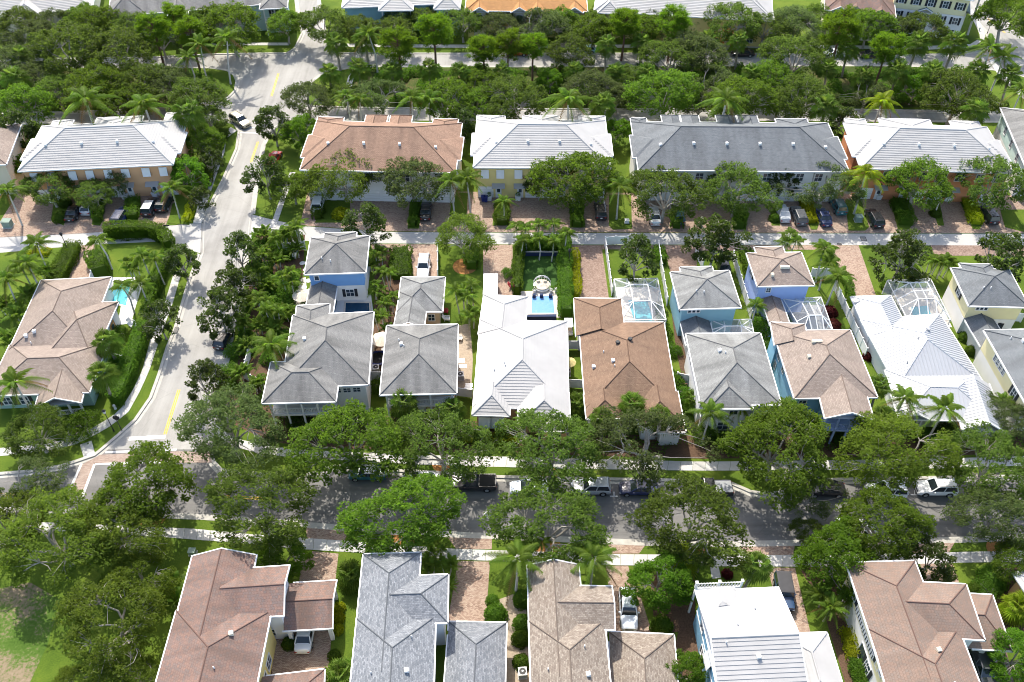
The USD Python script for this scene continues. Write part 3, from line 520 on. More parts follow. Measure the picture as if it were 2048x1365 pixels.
        if rail:
            zf = floor or .1
            for k in range(cols - 1):
                x0 = inset + .12 + (L - 2 * inset) * k / (cols - 1); x1 = inset - .12 + (L - 2 * inset) * (k + 1) / (cols - 1); b = o + n * (depth - .2)
                r = MB().obox(b + e * x0 + U * (zf + .92), e * (x1 - x0), n * .08, U * .08).obox(b + e * x0 + U * (zf + .12), e * (x1 - x0), n * .06, U * .06)
                for q in np.arange(x0 + .12, x1 - .05, .2): r.obox(b + e * q + U * (zf + .15), e * .05, n * .05, U * .78)
                s.h.part('railing', r, post)
class House(Thing):
    def __init__(s, name, label, at, cat='house', group=None):
        super().__init__(name, label, cat, P(*at) * [1, 1, 0], group); s.nw = 0; s.wings = []; HOUSES.append(s)
    def fasciae(s):
        """gutters along the eaves, left out where another roof of the house runs on"""
        rect = [Polygon([q.W(0, 0)[:2], q.W(q.w, 0)[:2], q.W(q.w, q.d)[:2], q.W(0, q.d)[:2]]) for q in s.wings]; fh, ft = .2, .13
        for q in s.wings:
            w, d, z0 = q.w, q.d, q.z - fh + .03; mb = MB(); gf = {e[0]: e[3] for e in q.ends}; C = {'f': ((0, 0), (w, 0)), 'b': ((w, d), (0, d)), 'l': ((0, d), (0, 0)), 'r': ((w, 0), (w, d))}
            others = unary_union([r.buffer(-.06) for o, r in zip(s.wings, rect) if o is not q and o.z > q.z - .6] + [Polygon()])
            for k, (a, b) in C.items():
                a3, b3 = q.W(*a, z0), q.W(*b, z0); L = np.linalg.norm(b3 - a3); dv = (b3 - a3) / L; out = np.array([dv[1], -dv[0], 0]); seg = LineString([(a3 - dv * ft)[:2], (b3 + dv * ft)[:2]]).difference(others)
                if seg.length < .3: continue
                if gf.get(k) == 'gable':
                    if seg.length < .55 * L: continue
                    R = q.R[0] if k in 'fl' else q.R[1]; ap = q.W(*R, q.z + q.hr - fh + .03)
                    for c in (a3, b3): s.part('fascia', MB().obox(c, ap - c, out * ft, [0, 0, fh]), q.fm)
                else:
                    for g in getattr(seg, 'geoms', [seg]):
                        c = np.asarray(g.coords); s.part('fascia', MB().obox([*c[0], z0], np.append(c[-1] - c[0], 0), out * ft, [0, 0, fh]), q.fm)
HOUSES = []
G = 'shingle_grey'
# --- middle row, from the left
h = House('house', 'sprawling tan shingled corner house left of the bending side street', (110, 720))
a = Wing(h, (-30, 792), (178, 786), (20, 690), 3.2, .42, 'x').roof('shingle_tan'); a.walls('sage_wall')
b = Wing(h, (18, 700), (168, 700), (82, 561), 3.3, .42, 'y').roof('shingle_tan'); b.walls('white_wall'); b.vent(.2, .12, 'box'); b.vent(.3, .16, 'box'); b.vent(.28, .05)
c = Wing(h, (85, 720), (184, 722), (143, 605), 3.3, .36, 'x', b='hip').roof('shingle_tan'); c.walls('white_wall'); c.window('r', .4, 1.5, 1.6, 1.5); c.door('r', .75, 1.6, 2.1, 'wood_teak')
d = Wing(h, (70, 815), (159, 818), (92, 742), 3.0, .5, 'y', f='gable', b='gable').roof('shingle_tan'); d.walls('sage_wall', cut=(0, 0, 2.2, 0)); d.porch('f', 2.1, None, 4, rail=True); d.window('f', .35, 1.5, 1.2, 1.4); d.door('f', .68)
for k in (.15, .38, .6, .82): d.window('r', k, 1.6, 1.3, 1.7)
a.window('f', .12, 1.5, 1.1, 1.4, 'shutter_black'); a.window('f', .3, 1.5, 1.1, 1.4, 'shutter_black')

h = House('house', 'grey shingled two storey house with a bright blue rear garage wing', (640, 760))
a = Wing(h, (609, 549), (731, 548), (622, 476), 5.8, .5, 'y').roof(G); a.walls('blue_wall', z0=2.9); a.vent(.28, .25, 'pipe'); a.vent(.42, .2)
a2 = Wing(h, of=a, rect=(a.w * .22, a.d * .5, a.w * .55, a.d * .5 + 1.0), z=5.8, pitch=.5, ridge='y', f='gable').roof(G); a2.walls('blue_wall', z0=2.9)
a.walls('white_wall', z1=2.95); a.window('f', .10 + .03, 4.6, .6, .8, bars=False); a.window('f', .70, 1.5, 1.1, 1.3, 'shutter_black')
for k in (.2, .6): a.window('l', k, 4.3, .9, 1.2); a.window('r', k, 4.3, .9, 1.2)
for k in (.22, .6): a.door('b', k, 2.6, 2.2, name='garage_door', glass=False)
l = Wing(h, (607, 640), (664, 636), (623, 556), 2.9, .5, 'y', f='gable', b='gable').roof(G); l.walls('blue_wall')
b = Wing(h, (562, 777), (736, 777), (586, 631), 6.0, .5, 'y').roof(G); b.walls('white_wall'); b.vent(.22, .55, 'box')
b2 = Wing(h, (588, 660), (655, 660), (594, 612), 6.0, .5, 'y', f='gable').roof(G); b2.walls('white_wall')
c = Wing(h, (524, 807), (671, 806), (542, 725), 6.0, .5, 'x').roof(G); c.walls('cream_wall', cut=(0, 0, 2.2, 0)); c.porch('f', 2.1, 3.1, 5); 
for k in (.15, .36, .62, .85): c.window('f', k, 4.5, 1.0, 1.6, 'shutter_black'); c.window('f', k, 1.5, 1.0, 1.5)
for k in (.2, .5, .8): b.window('r', k, 4.4, .9, 1.3); b.window('f', .55 + k / 2.4, 4.6, .9, .8)

h = House('house', 'grey hipped two storey house with tan walls beside the white tiled one', (840, 740))
w1 = Wing(h, (794, 624), (885, 622), (803, 555), 3.1, .5, 'y').roof('shingle_pale_grey'); w1.walls('tan_wall'); w1.door('b', .3, 2.5, 2.2, name='garage_door', glass=False); w1.door('b', .7, 2.5, 2.2, name='garage_door', glass=False)
w2 = Wing(h, (788, 655), (848, 655), (800, 585), 3.1, .5, 'y', f='gable').roof('shingle_pale_grey'); w2.walls('tan_wall'); w1.window('f', .78, 1.5, .9, 1.2)
a = Wing(h, (760, 790), (913, 787), (774, 652), 6.0, .47, 'y').roof(G); a.walls('tan_wall', cut=(0, 0, 1.6, 0)); a.vent(.2, .70, 'pipe'); a.vent(.24, .62, 'box'); a.vent(.28, .58)
a.porch('f', 1.5, 3.1, 4); a.window('f', .12, 4.6, 1.0, 1.4, 'shutter_black'); a.window('f', .2, 1.5, 1.0, 1.4, 'shutter_black'); a.window('f', .6, 4.5, 1.0, 1.8); a.window('f', .85, 4.5, 1.0, 1.8); a.door('f', .5)
for k in (.2, .5, .8): a.window('r', k, 4.4, .8, 1.2); a.window('l', k, 4.4, .8, 1.2)

h = House('house', 'long white flat tiled house with peach front bays and ribbed gables', (1040, 740))
T = 'white_tile'
a = Wing(h, (947, 814), (1137, 816), (961, 640), 3.4, .42, 'y').roof(T, 'tile', cap='white_tile'); a.walls('peach_wall'); a.vent(.2, .34); a.vent(.31, .39); a.vent(.32, .36)
b = Wing(h, (957, 668), (1049, 668), (968, 590), 3.4, .42, 'y', f='gable').roof(T, 'tile'); b.walls('peach_wall')
c = Wing(h, (945, 830), (1019, 829), (950, 775), 3.4, .52, 'y', b='gable').roof(T, 'tile'); c.walls('peach_wall'); c.bahama('f', .3, 1.6, 1.7, 1.8); c.bahama('f', .7, 1.6, 1.7, 1.8)
d = Wing(h, (1036, 850), (1140, 851), (1037, 785), 3.4, .5, 'y', b='gable').roof(T, 'tile'); d.walls('peach_wall', cut=(0, 0, 1.0, 0)); d.window('f', .3, 1.5, 1.2, 1.4); d.door('f', .7)
e = Wing(h, (1078, 862), (1143, 862), (1078, 838), 3.2, .5, 'y', b='gable').roof(T, 'tile'); e.walls('peach_wall'); e.window('f', .5, 1.5, 1.4, 1.5)
a.door('f', .5, 1.2, 2.2)

h = House('house', 'long single storey brown shingled house with a screened pool at its back', (1260, 740))
B = 'shingle_brown'
a = Wing(h, (1171, 818), (1358, 824), (1158, 645), 3.4, .42, 'y').roof(B); a.walls('white_wall'); a.vent(.40, .62, 'fan'); a.vent(.54, .64, 'fan'); a.vent(.12, .42, 'box'); a.vent(.33, .43, 'box'); a.vent(.24, .56); a.vent(.34, .37)
b = Wing(h, (1152, 672), (1250, 672), (1148, 597), 3.4, .42, 'y', f='gable').roof(B); b.walls('white_wall')
c = Wing(h, (1173, 838), (1250, 838), (1168, 790), 3.4, .5, 'y', b='gable').roof(B); c.walls('white_wall'); c.window('f', .3, 1.5, 1.1, 1.4); c.window('f', .7, 1.5, 1.1, 1.4)
d = Wing(h, (1278, 852), (1369, 854), (1268, 785), 3.4, .5, 'y', b='gable').roof(B); d.walls('white_wall'); d.window('f', .5, 1.5, 1.6, 1.4)
e = Wing(h, (1316, 866), (1372, 866), (1310, 838), 3.2, .5, 'y', b='gable').roof(B); e.walls('white_wall')

h = House('house', 'pale grey roofed house with aqua rear cottage between the brown and lavender houses', (1440, 740))
PG = 'shingle_pale_grey'
a = Wing(h, (1360, 619), (1483, 618), (1341, 545), 5.8, .5, 'y').roof(PG); a.walls('aqua_wall'); a.vent(.3, .3); a.vent(.42, .28)
a2 = Wing(h, of=a, rect=(a.w * .18, a.d * .5, a.w * .55, a.d * .5 + 1.0), z=5.8, pitch=.5, ridge='y', f='gable').roof(PG); a2.walls('aqua_wall')
for k in (.14, .22, .3): a.window('f', k, 4.9, .42, .5, bars=False)
for k in (.3, .7): a.window('l', k, 4.4, .9, 1.2, 'shutter_black')
l = Wing(h, (1372, 690), (1432, 690), (1358, 632), 2.9, .5, 'y', f='gable', b='gable').roof('shingle_slate'); l.walls('white_wall')
b = Wing(h, (1402, 811), (1561, 805), (1372, 668), 6.0, .47, 'y').roof(PG); b.walls('white_wall', cut=(0, 0, 1.6, 0)); b.vent(.34, .62, 'box'); b.vent(.4, .57); b.porch('f', 1.5, 3.1, 5)
c = Wing(h, (1416, 818), (1505, 816), (1404, 760), 6.0, .5, 'y', b='gable').roof(PG); c.walls('white_wall', cut=(0, 0, .5, 0)); c.window('f', .3, 4.5, 1.0, 1.4); c.window('f', .7, 4.5, 1.0, 1.4); c.window('f', .5, 1.5, 1.4, 1.5)
for k in (.12, .2): b.window('l', k, 4.4, .8, 1.3, 'shutter_black')
b.window('f', .7, 4.5, 1.1, 1.8); b.window('f', .9, 4.5, 1.1, 1.8)

h = House('house', 'tan shingled two storey house with lavender blue walls and front balcony', (1630, 740))
TN = 'shingle_tan'
a = Wing(h, (1515, 573), (1629, 572), (1493, 507), 5.8, .5, 'y').roof(TN); a.walls('lavender_wall'); a.vent(.52, .34, 'long', 'cream_wall'); a.vent(.28, .2, 'box', 'cream_wall')
a2 = Wing(h, of=a, rect=(a.w * .18, a.d * .5, a.w * .52, a.d * .5 + 1.4), z=5.8, pitch=.5, ridge='y', f='gable').roof(TN); a2.walls('lavender_wall')
a.window('f', .2, 4.6, .6, .8); a.window('l', .35, 4.4, .8, 1.2, 'shutter_black')
l = Wing(h, (1540, 650), (1580, 650), (1518, 585), 2.9, .4, 'y', f='gable', b='gable').roof(TN); l.walls('lavender_wall')
b = Wing(h, (1589, 797), (1760, 808), (1546, 662), 6.0, .47, 'y').roof(TN); b.walls('sky_blue_wall'); b.vent(.42, .66, 'long', 'cream_wall'); b.vent(.28, .48, 'box', 'cream_wall')
b2 = Wing(h, (1549, 690), (1618, 690), (1541, 645), 6.0, .45, 'y', f='gable').roof(TN); b2.walls('sky_blue_wall')
c = Wing(h, (1650, 836), (1746, 834), (1628, 750), 6.0, .42, 'y', f='gable', b='gable').roof(TN); c.walls('aqua_wall', cut=(0, 0, 2.6, 0)); c.porch('f', 2.4, 3.0, 4, post='lavender_wall')
m = MB(); cx = c.w / 2
m.add(np.array([c.W(.2, .5, c.z), c.W(c.w - .2, .5, c.z), c.W(cx, .5, c.z + c.hr - .1), c.W(.2, .6, c.z), c.W(c.w - .2, .6, c.z), c.W(cx, .6, c.z + c.hr - .1)]), [[0, 1, 2], [3, 5, 4], [0, 3, 4], [0, 4, 1], [1, 4, 5], [1, 5, 2], [2, 5, 3], [2, 3, 0]])
m.obox(c.W(.2, .45, c.z - .45), c.ex * (c.w - .4), c.ey * .3, [0, 0, .35]); h.part('pediment', m, 'lavender_wall')
am = MB().fan([c.W(cx - .55, .46, c.z + .45)] + [c.W(cx + .55 * math.cos(q), .46, c.z + .45 + .5 * math.sin(q)) for q in np.linspace(0, math.pi, 9)][:]); h.part('attic_window', am, 'glass')
for k in (.25, .5, .78): c.window('f', k, 4.3, 1.1, 1.7); 
c.door('f', .5); c.window('f', .2, 1.4, 1.2, 1.4)
for k in (.16, .24, .45): b.window('l', k, 4.4, .8, 1.3)
b.window('l', .2, 2.2, .7, 1.2); b.window('f', .1, 4.4, .9, 1.3)

h = House('house', 'white standing seam metal roofed house with a vaulted pool screen', (1850, 740))
WM = 'white_metal'
a = Wing(h, (1795, 775), (1966, 765), (1722, 640), 3.4, .44, 'y').roof(WM, 'metal'); a.walls('white_wall'); a.vent(.42, .5, 'pipe', 'grey_paint'); a.vent(.2, .25, 'pipe', 'grey_paint'); a.vent(.6, .62, 'box', 'steel')
b = Wing(h, (1738, 672), (1822, 672), (1702, 594), 3.4, .44, 'y', f='gable').roof(WM, 'metal'); b.walls('white_wall')
c = Wing(h, (1804, 838), (1990, 832), (1770, 740), 3.4, .36, 'x').roof(WM, 'metal'); c.walls('white_wall', cut=(0, 0, 1.2, 0))
d = Wing(h, (1925, 858), (2008, 852), (1895, 762), 3.3, .62, 'y', f='gable', b='gable').roof(WM, 'metal'); d.walls('white_wall', cut=(0, 0, .8, 0)); d.window('f', .5, 1.6, 1.6, 1.6)
e = Wing(h, (1798, 838), (1862, 838), (1782, 790), 3.3, .55, 'y', f='gable', b='gable').roof(WM, 'metal'); e.walls('white_wall', cut=(0, 0, .8, 0)); e.window('f', .35, 1.6, 1.0, 1.5); e.window('f', .7, 1.6, 1.0, 1.5); e.porch('f', .7, None, 3, rail=False)

h = House('house', 'slate roofed pale yellow house with tall rear cottage at the right edge', (2010, 720))
SL = 'shingle_slate'
a = Wing(h, (1938, 612), (2056, 610), (1902, 536), 5.8, .5, 'y').roof(SL); a.walls('pale_yellow_wall', z0=2.9); a.walls('white_wall', z1=2.95); a.vent(.28, .3); a.vent(.4, .3)
a2 = Wing(h, of=a, rect=(a.w * .18, a.d * .5, a.w * .55, a.d * .5 + 1.0), z=5.8, pitch=.5, ridge='y', f='gable').roof(SL); a2.walls('pale_yellow_wall', z0=3)
for k in (.16, .24, .32): a.window('f', k, 4.9, .42, .5, bars=False)
a.window('l', .45, 4.5, .9, 1.3, 'shutter_black'); a.window('f', .62, 1.5, .9, 1.3, 'shutter_black'); a.door('f', .75, 1.0, 2.1, 'shutter_black')
l = Wing(h, (1965, 700), (2025, 700), (1925, 632), 2.9, .5, 'y', f='gable', b='gable').roof(SL); l.walls('white_wall')
b = Wing(h, (2052, 808), (2215, 800), (1968, 661), 6.0, .47, 'y').roof(SL); b.walls('pale_yellow_wall', z0=2.9); b.walls('white_wall', z1=2.95); b.vent(.3, .72, 'box'); b.vent(.2, .8)
b.window('l', .78, 4.4, .9, 1.4, 'shutter_black')
for k in (.28, .35, .42, .49): b.window('l', k, 4.7, .5, 1.0)

# --- near row
h = House('house', 'rust red tiled house with carport at the bottom left', (440, 1240))
TR = 'tile_red'
a0 = Wing(h, (352, 1236), (486, 1236), (385, 1113), 6.0, .42, 'y', f='gable', b='gable', ext=5.5).roof(TR, cap='tile_red'); a0.walls('yellow_wall')
a = Wing(h, (212, 1720), (442, 1720), (353, 1222), 6.0, .42, 'y').roof(TR, cap='tile_red'); a.walls('yellow_wall'); a.vent(.68, .86, 'box', 'cream_wall'); a.vent(.6, .7); a.vent(.75, .55)
b = Wing(h, (436, 1240), (566, 1238), (453, 1140), 6.0, .42, 'x', f='gable', b='gable').roof(TR, cap='tile_red'); b.walls('white_wall', z0=0); b.window('f', .72, 4.6, .8, 1.1); b.window('r', .3, 4.4, .8, 1.2); b.window('f', .7, 1.6, .9, 1.3)
for k in (3.0, 4.9, 6.8, 9.5): a.window('r', a.d - 1 - k, 1.6, 1.3, 1.5)
for k in (2.0, 5.0, 9.5): a.window('r', a.d - 1 - k, 4.6, .9, 1.1)
c = Wing(h, (567, 1262), (664, 1260), (579, 1167), 3.1, .40, 'x', f='gable', b='gable', over=.3).roof(TR)
for u, v in ((.4, .4), (c.w - .4, .4), (.4, c.d - .4), (c.w - .4, c.d - .4)): h.part('carport_post', MB().obox(c.W(u - .2, v - .2, 0), c.ex * .4, c.ey * .4, [0, 0, 3.0]), 'white_wall')
h.part('carport_beam', MB().obox(c.W(.2, .25, 2.6), c.ex * (c.w - .4), c.ey * .25, [0, 0, .4]), 'white_wall')
d = Wing(h, (515, 1470), (645, 1468), (524, 1354), 3.1, .40, 'x', f='gable', b='hip').roof(TR); d.walls('yellow_wall')

h = House('house', 'mottled blue grey shingled house in the near row', (790, 1240))
BG = 'shingle_blue_grey'
a0 = Wing(h, (713, 1250), (834, 1250), (727, 1109), 6.0, .42, 'y', f='gable', ext=5.5).roof(BG); a0.walls('white_wall')
a = Wing(h, (668, 1720), (857, 1720), (714, 1238), 6.0, .42, 'y').roof(BG); a.walls('white_wall'); a.vent(.68, .72, 'box'); a.vent(.72, .88); a.vent(.25, .72)
b = Wing(h, (772, 1250), (895, 1248), (778, 1154), 6.0, .42, 'x', f='gable').roof(BG); b.walls('white_wall')
c = Wing(h, (872, 1600), (1004, 1600), (898, 1244), 3.2, .42, 'y').roof(BG); c.walls('white_wall'); c.vent(.35, .48)
d = Wing(h, (735, 1470), (820, 1470), (745, 1335), 6.0, .6, 'y', f='gable').roof(BG)

h = House('house', 'mottled brown tan shingled house beside a parked white car', (1140, 1240))
MT = 'shingle_mottled'
a0 = Wing(h, (1059, 1258), (1167, 1258), (1055, 1132), 6.0, .42, 'y', f='gable', b='gable', ext=5.5).roof(MT); a0.walls('tan_wall')
a = Wing(h, (1073, 1720), (1254, 1720), (1058, 1243), 6.0, .42, 'y').roof(MT); a.walls('tan_wall'); a.vent(.72, .72, 'box'); a.vent(.7, .85); a.vent(.22, .75)
b = Wing(h, (1112, 1258), (1229, 1256), (1110, 1172), 6.0, .42, 'x', f='gable', b='gable').roof(MT); b.walls('tan_wall')
c = Wing(h, (1228, 1600), (1375, 1600), (1218, 1264), 3.2, .42, 'y').roof(MT); c.walls('tan_wall')

h = House('house', 'white roofed bright blue house in the near row with latticed deck', (1480, 1260))
a = Wing(h, (1442, 1420), (1625, 1420), (1392, 1183), 6.3, .34, 'x', f='gable', b='gable').roof(T, 'tile', cap=T); a.walls('sky_blue_wall', label='bright blue side wall'); a.vent(.35, .62); a.vent(.5, .35, 'box'); a.vent(.16, .46); a.vent(.62, .78)
b = Wing(h, (1417, 1245), (1492, 1240), (1396, 1186), 6.6, .36, 'y', b='gable').roof(T, 'tile', caps=False); b.walls('sky_blue_wall', z0=4.0)
c = Wing(h, (1600, 1420), (1700, 1420), (1560, 1269), 4.4, .36, 'y').roof(T, 'tile'); c.walls('white_wall')
o, e, n, L = a.frame('l')
h.part('wall_band', MB().obox(o + [0, 0, 4.6], e * L, n * .08, [0, 0, .5]), 'white_paint'); h.part('wall_band', MB().obox(o + [0, 0, 2.9], e * L, n * .06, [0, 0, .25]), 'white_paint')
a.bahama('l', .52, 4.0, 1.6, 1.3); a.window('l', .2, 4.0, .9, 1.6); a.window('l', .75, 1.6, 1.0, 1.4); a.window('l', .35, 1.6, 1.0, 1.4)
dk = P(1385, 1178, 5.0)
m = MB(); ux, uy = a.ex, a.ey; L2 = a.w * .56; z = 5.2
dk = a.W(.3, a.d + 1.0, 0)
h.part('deck', MB().obox(dk + [0, 0, z - .3], ux * L2, -uy * 2.0, [0, 0, .3]), 'white_paint')
for k in range(3):
    m2 = MB().box(dk + ux * (L2 * k / 2) + [0, 0, z + .55], (.22, .22, 1.1)); m2.box(dk + ux * (L2 * k / 2) + [0, 0, z + 1.14], (.3, .3, .1)); h.part('deck_post', m2, 'white_paint')
m = MB().obox(dk + [0, -.04, z + .9], ux * L2, -uy * .08, [0, 0, .08]).obox(dk + [0, -.04, z + .1], ux * L2, -uy * .08, [0, 0, .08])
for k in np.arange(.2, L2, .32): m.bar(dk + ux * k + [0, 0, z + .14], dk + ux * (k + .2) + [0, 0, z + .92], .05); m.bar(dk + ux * (k + .2) + [0, 0.02, z + .14], dk + ux * k + [0, 0.02, z + .92], .05)
h.part('lattice', m, 'white_paint')
for k in (0, 1, 2, 3): h.part('deck_column', MB().obox(dk + ux * (L2 * k / 3 - .1) - uy * .2, ux * .2, uy * .2, [0, 0, z - .3]), 'white_paint')

h = House('house', 'rose tan tiled house with white window wall at the bottom right', (1830, 1260))
RT = 'tile_rose'
a0 = Wing(h, (1740, 1268), (1886, 1268), (1693, 1126), 6.0, .42, 'y', f='gable', ext=5.5).roof(RT, cap='tile_red'); a0.walls('pale_yellow_wall', z0=3.0); a0.walls('white_wall', z1=3.05)
a = Wing(h, (1880, 1720), (2095, 1720), (1737, 1258), 6.0, .42, 'y').roof(RT, cap='tile_red'); a.walls('pale_yellow_wall', z0=3.0); a.walls('white_wall', z1=3.05); a.vent(.62, .86, 'box', 'cream_wall'); a.vent(.65, .7)
b = Wing(h, (1812, 1272), (1966, 1271), (1782, 1162), 6.0, .42, 'x', f='gable').roof(RT, cap='tile_red'); b.walls('white_wall')
c = Wing(h, (1935, 1297), (2020, 1292), (1900, 1186), 3.1, .42, 'x', f='gable', over=.3).roof(RT, cap='tile_red')
for u, v in ((c.w - .5, .5), (c.w - .5, c.d - .5), (c.w * .45, .5)): h.part('carport_post', MB().obox(c.W(u - .25, v - .25, 0), c.ex * .5, c.ey * .5, [0, 0, 3.0]), 'white_wall')
for k in (1.6, 5.2, 9.0): a.window('l', k, 1.7, 1.1, 1.6, 'shutter_black')
for k in (1.2, 3.4, 5.6, 7.8): a.window('l', k, 4.6, .6, .7, bars=False)
a0.window('l', .62, 1.4, 2.0, 2.3, bars=False); a0.window('l', .2, 4.4, .7, 1.3, 'shutter_black'); a0.window('l', .8, 4.4, .7, 1.3, 'shutter_black')
o, e, n, L = a0.frame('l'); h.part('louvre_band', MB().obox(o + e * L * .28 + [0, 0, 3.3], e * L * .45, n * .06, [0, 0, .9]), 'white_paint')
for k in range(14): h.part('louvre', MB().obox(o + e * (L * .28 + L * .45 * (k + .3) / 14) + [0, 0, 3.4], e * .1, n * .09, [0, 0, .7]), 'shutter_black')

h = House('house', 'white roofed peach house only just in frame at the right edge', (2070, 1180))
a = Wing(h, (2085, 1235), (2200, 1235), (2027, 1147), 3.4, .42, 'y').roof(T, 'tile'); a.walls('peach_wall')

# --- townhouse row
def town(label, FL, FR, BL, roofm, kind, wallm, units, bumps, shade='white_paint', low='white_wall', vents=True, bump_pitch=.5):
    h = House('townhouse', label, ((FL[0] + FR[0]) / 2, FL[1] + 48))
    a = Wing(h, FL, FR, BL, 6.4, .5, 'x').roof(roofm, kind, cap=roofm); a.walls(wallm)
    for u0, u1, dep, hp in bumps:
        q = Wing(h, of=a, rect=(a.w * u0, a.d * .55, a.w * (u1 - u0), a.d * .45 + dep), z=6.4, pitch=hp, ridge='y', f='gable').roof(roofm, kind); q.walls(wallm)
    q = Wing(h, of=a, rect=(-.6, a.d * .24, a.w + 1.2, a.d * .46), z=6.36, pitch=.46, ridge='x').roof(roofm, kind, cap=roofm, caps=False); q.walls(wallm)
    L = a.wl[1] - a.wl[0]; U = L / units
    for k in range(units):
        flip = k % 2; X = lambda t: k * U + (U - t if flip else t)
        a.door('f', X(U * .26), 2.6, 2.2, 'white_paint', False, name='garage_door'); a.door('f', X(U * .66), 1.0, 2.1, 'white_paint', True, awning=True)
        if shade: a.bahama('f', X(U * .25), 4.9, 1.2, 1.5); a.bahama('f', X(U * .72), 4.9, 1.2, 1.5)
        else: a.window('f', X(U * .25), 4.9, 1.2, 1.4); a.window('f', X(U * .72), 4.9, 1.2, 1.4)
    if vents:
        for k in range(units): a.vent((k + .7) / (units + .3), .30, 'box')
    for k in (.3, .6): a.window('r', k, 4.6, .9, 1.3); a.window('l', k, 4.6, .9, 1.3)
    return a
town('white flat tiled townhouse block with peach walls left of the side street', (36, 343), (343, 336), (85, 252), T, 'tile', 'peach_wall', 4, [(.06, .2, 1.5, .4), (.36, .68, 1.8, .3), (.84, .98, 2.4, .4)])
town('terracotta shingled townhouse block right of the side street', (600, 340), (912, 338), (634, 242), 'shingle_terracotta', 'shingle', 'white_wall', 4, [(.0, .18, 1.2, .4), (.33, .48, 2.2, .62), (.50, .65, 2.2, .62), (.80, .97, 1.2, .4)], None)
town('white flat tiled townhouse block with yellow walls in the middle of the row', (947, 335), (1221, 334), (954, 240), T, 'tile', 'yellow_wall', 4, [(.0, .22, 1.4, .35), (.36, .64, 1.4, .35), (.80, 1.0, 1.4, .35)])
town('long slate grey townhouse block with pointed rear gables', (1277, 341), (1697, 341), (1262, 244), 'shingle_slate', 'shingle', 'white_wall', 6, [(.0, .08, 1.2, .3), (.16, .25, 2.2, .62), (.26, .35, 2.2, .62), (.44, .54, 2.2, .62), (.55, .65, 2.2, .62), (.74, .9, 1.2, .25)], None)
town('white flat tiled townhouse block with orange walls right of the slate one', (1722, 337), (2022, 337), (1687, 246), T, 'tile', 'orange_wall', 4, [(.02, .16, 1.4, .4), (.26, .62, 1.8, .25), (.76, .96, 1.6, .4)], None)
h = House('townhouse', 'sage green and white house with grey roof at the right end of the townhouse row', (2060, 330))
a = Wing(h, (2050, 330), (2200, 330), (2001, 216), 6.6, .4, 'y').roof('shingle_grey', fascia='white_paint'); a.walls('mint_wall', z0=3.2); a.walls('white_wall', z1=3.25)
for k in (.25, .5, .75): a.window('l', k, 4.9, .9, 1.4, None); a.window('l', k, 1.7, 1.1, 1.6)
h = House('townhouse', 'tan roofed house corner at the left edge of the townhouse row', (-10, 330))
a = Wing(h, (-150, 345), (12, 330), (-110, 262), 6.2, .4, 'y').roof('shingle_tan'); a.walls('cream_wall')

# --- far row behind the park strip
h = House('house', 'white tiled far house at the top left corner', (80, 80))
a = Wing(h, (-80, 42), (180, 38), (-45, -40), 4.0, .5, 'x').roof(T, 'tile'); a.walls('cream_wall'); b = Wing(h, (20, 44), (86, 43), (26, 5), 4.0, .6, 'y', b='gable').roof(T, 'tile'); b.walls('cream_wall')
h = House('house', 'grey roofed far house with white columned corner porch by the lane', (400, 70))
a = Wing(h, (215, 34), (560, 22), (240, -50), 6.0, .45, 'x').roof('shingle_grey'); a.walls('mint_wall')
b = Wing(h, (215, 34), (290, 32), (222, -5), 6.0, .6, 'y', b='gable').roof('shingle_grey'); b.walls('white_wall'); b.window('f', .5, 4.2, 1.0, 1.4)
d = Wing(h, (335, 32), (376, 31), (338, 5), 6.0, .8, 'y', f='gable', b='gable').roof('shingle_grey'); d.walls('white_wall'); d.window('f', .5, 4.2, .9, 1.3)
c = Wing(h, (519, 19), (574, 16), (524, -12), 6.2, .5, 'y').roof('shingle_grey'); c.walls('mint_wall', cut=(0, 0, 1.6, 0)); c.porch('f', 1.5, 3.1, 3); c.window('f', .5, 4.5, 1.6, 1.8, 'shutter_black')
for k in (.2, .5, .8): c.window('r', k, 4.6, .8, 1.3)
h = House('house', 'white tiled far house with teal walls right of the lane', (770, 70))
a = Wing(h, (684, 16), (905, 16), (690, -45), 6.0, .45, 'x').roof(T, 'tile'); a.walls('aqua_wall'); b = Wing(h, (757, 22), (826, 22), (762, -12), 6.0, .5, 'y', b='gable').roof(T, 'tile'); b.walls('aqua_wall', cut=(0, 0, 1.5, 0)); b.porch('f', 1.4, 3.0, 4)
c = Wing(h, (868, 19), (920, 19), (872, -10), 6.0, .6, 'y', b='gable').roof(T, 'tile'); c.walls('aqua_wall'); c.window('f', .5, 4.5, 1.0, 1.4)
h = House('townhouse', 'orange roofed far townhouse block with yellow walls', (1050, 75))
a = Wing(h, (930, 22), (1175, 22), (938, -45), 6.0, .45, 'x').roof('shingle_orange'); a.walls('yellow_wall')
for u in (942, 1022, 1058, 1132): b = Wing(h, (u, 25), (u + 34, 25), (u + 1, 0), 6.0, .62, 'y', f='gable', b='gable').roof('shingle_orange'); b.walls('cream_wall'); b.window('f', .5, 4.5, 1.0, 1.4)
for k in (.1, .3, .5, .7, .9): a.window('f', k, 1.6, 1.2, 1.5); a.window('f', k, 4.6, 1.0, 1.3)
h = House('townhouse', 'white tiled far townhouse block with mustard walls', (1370, 75))
a = Wing(h, (1188, 22), (1545, 22), (1198, -45), 6.0, .45, 'x').roof(T, 'tile'); a.walls('yellow_wall'); b = Wing(h, (1386, 24), (1545, 24), (1390, -20), 6.0, .5, 'x').roof(T, 'tile'); b.walls('yellow_wall')
c = Wing(h, (1196, 26), (1240, 26), (1198, 0), 6.0, .6, 'y', b='gable').roof(T, 'tile'); c.walls('yellow_wall')
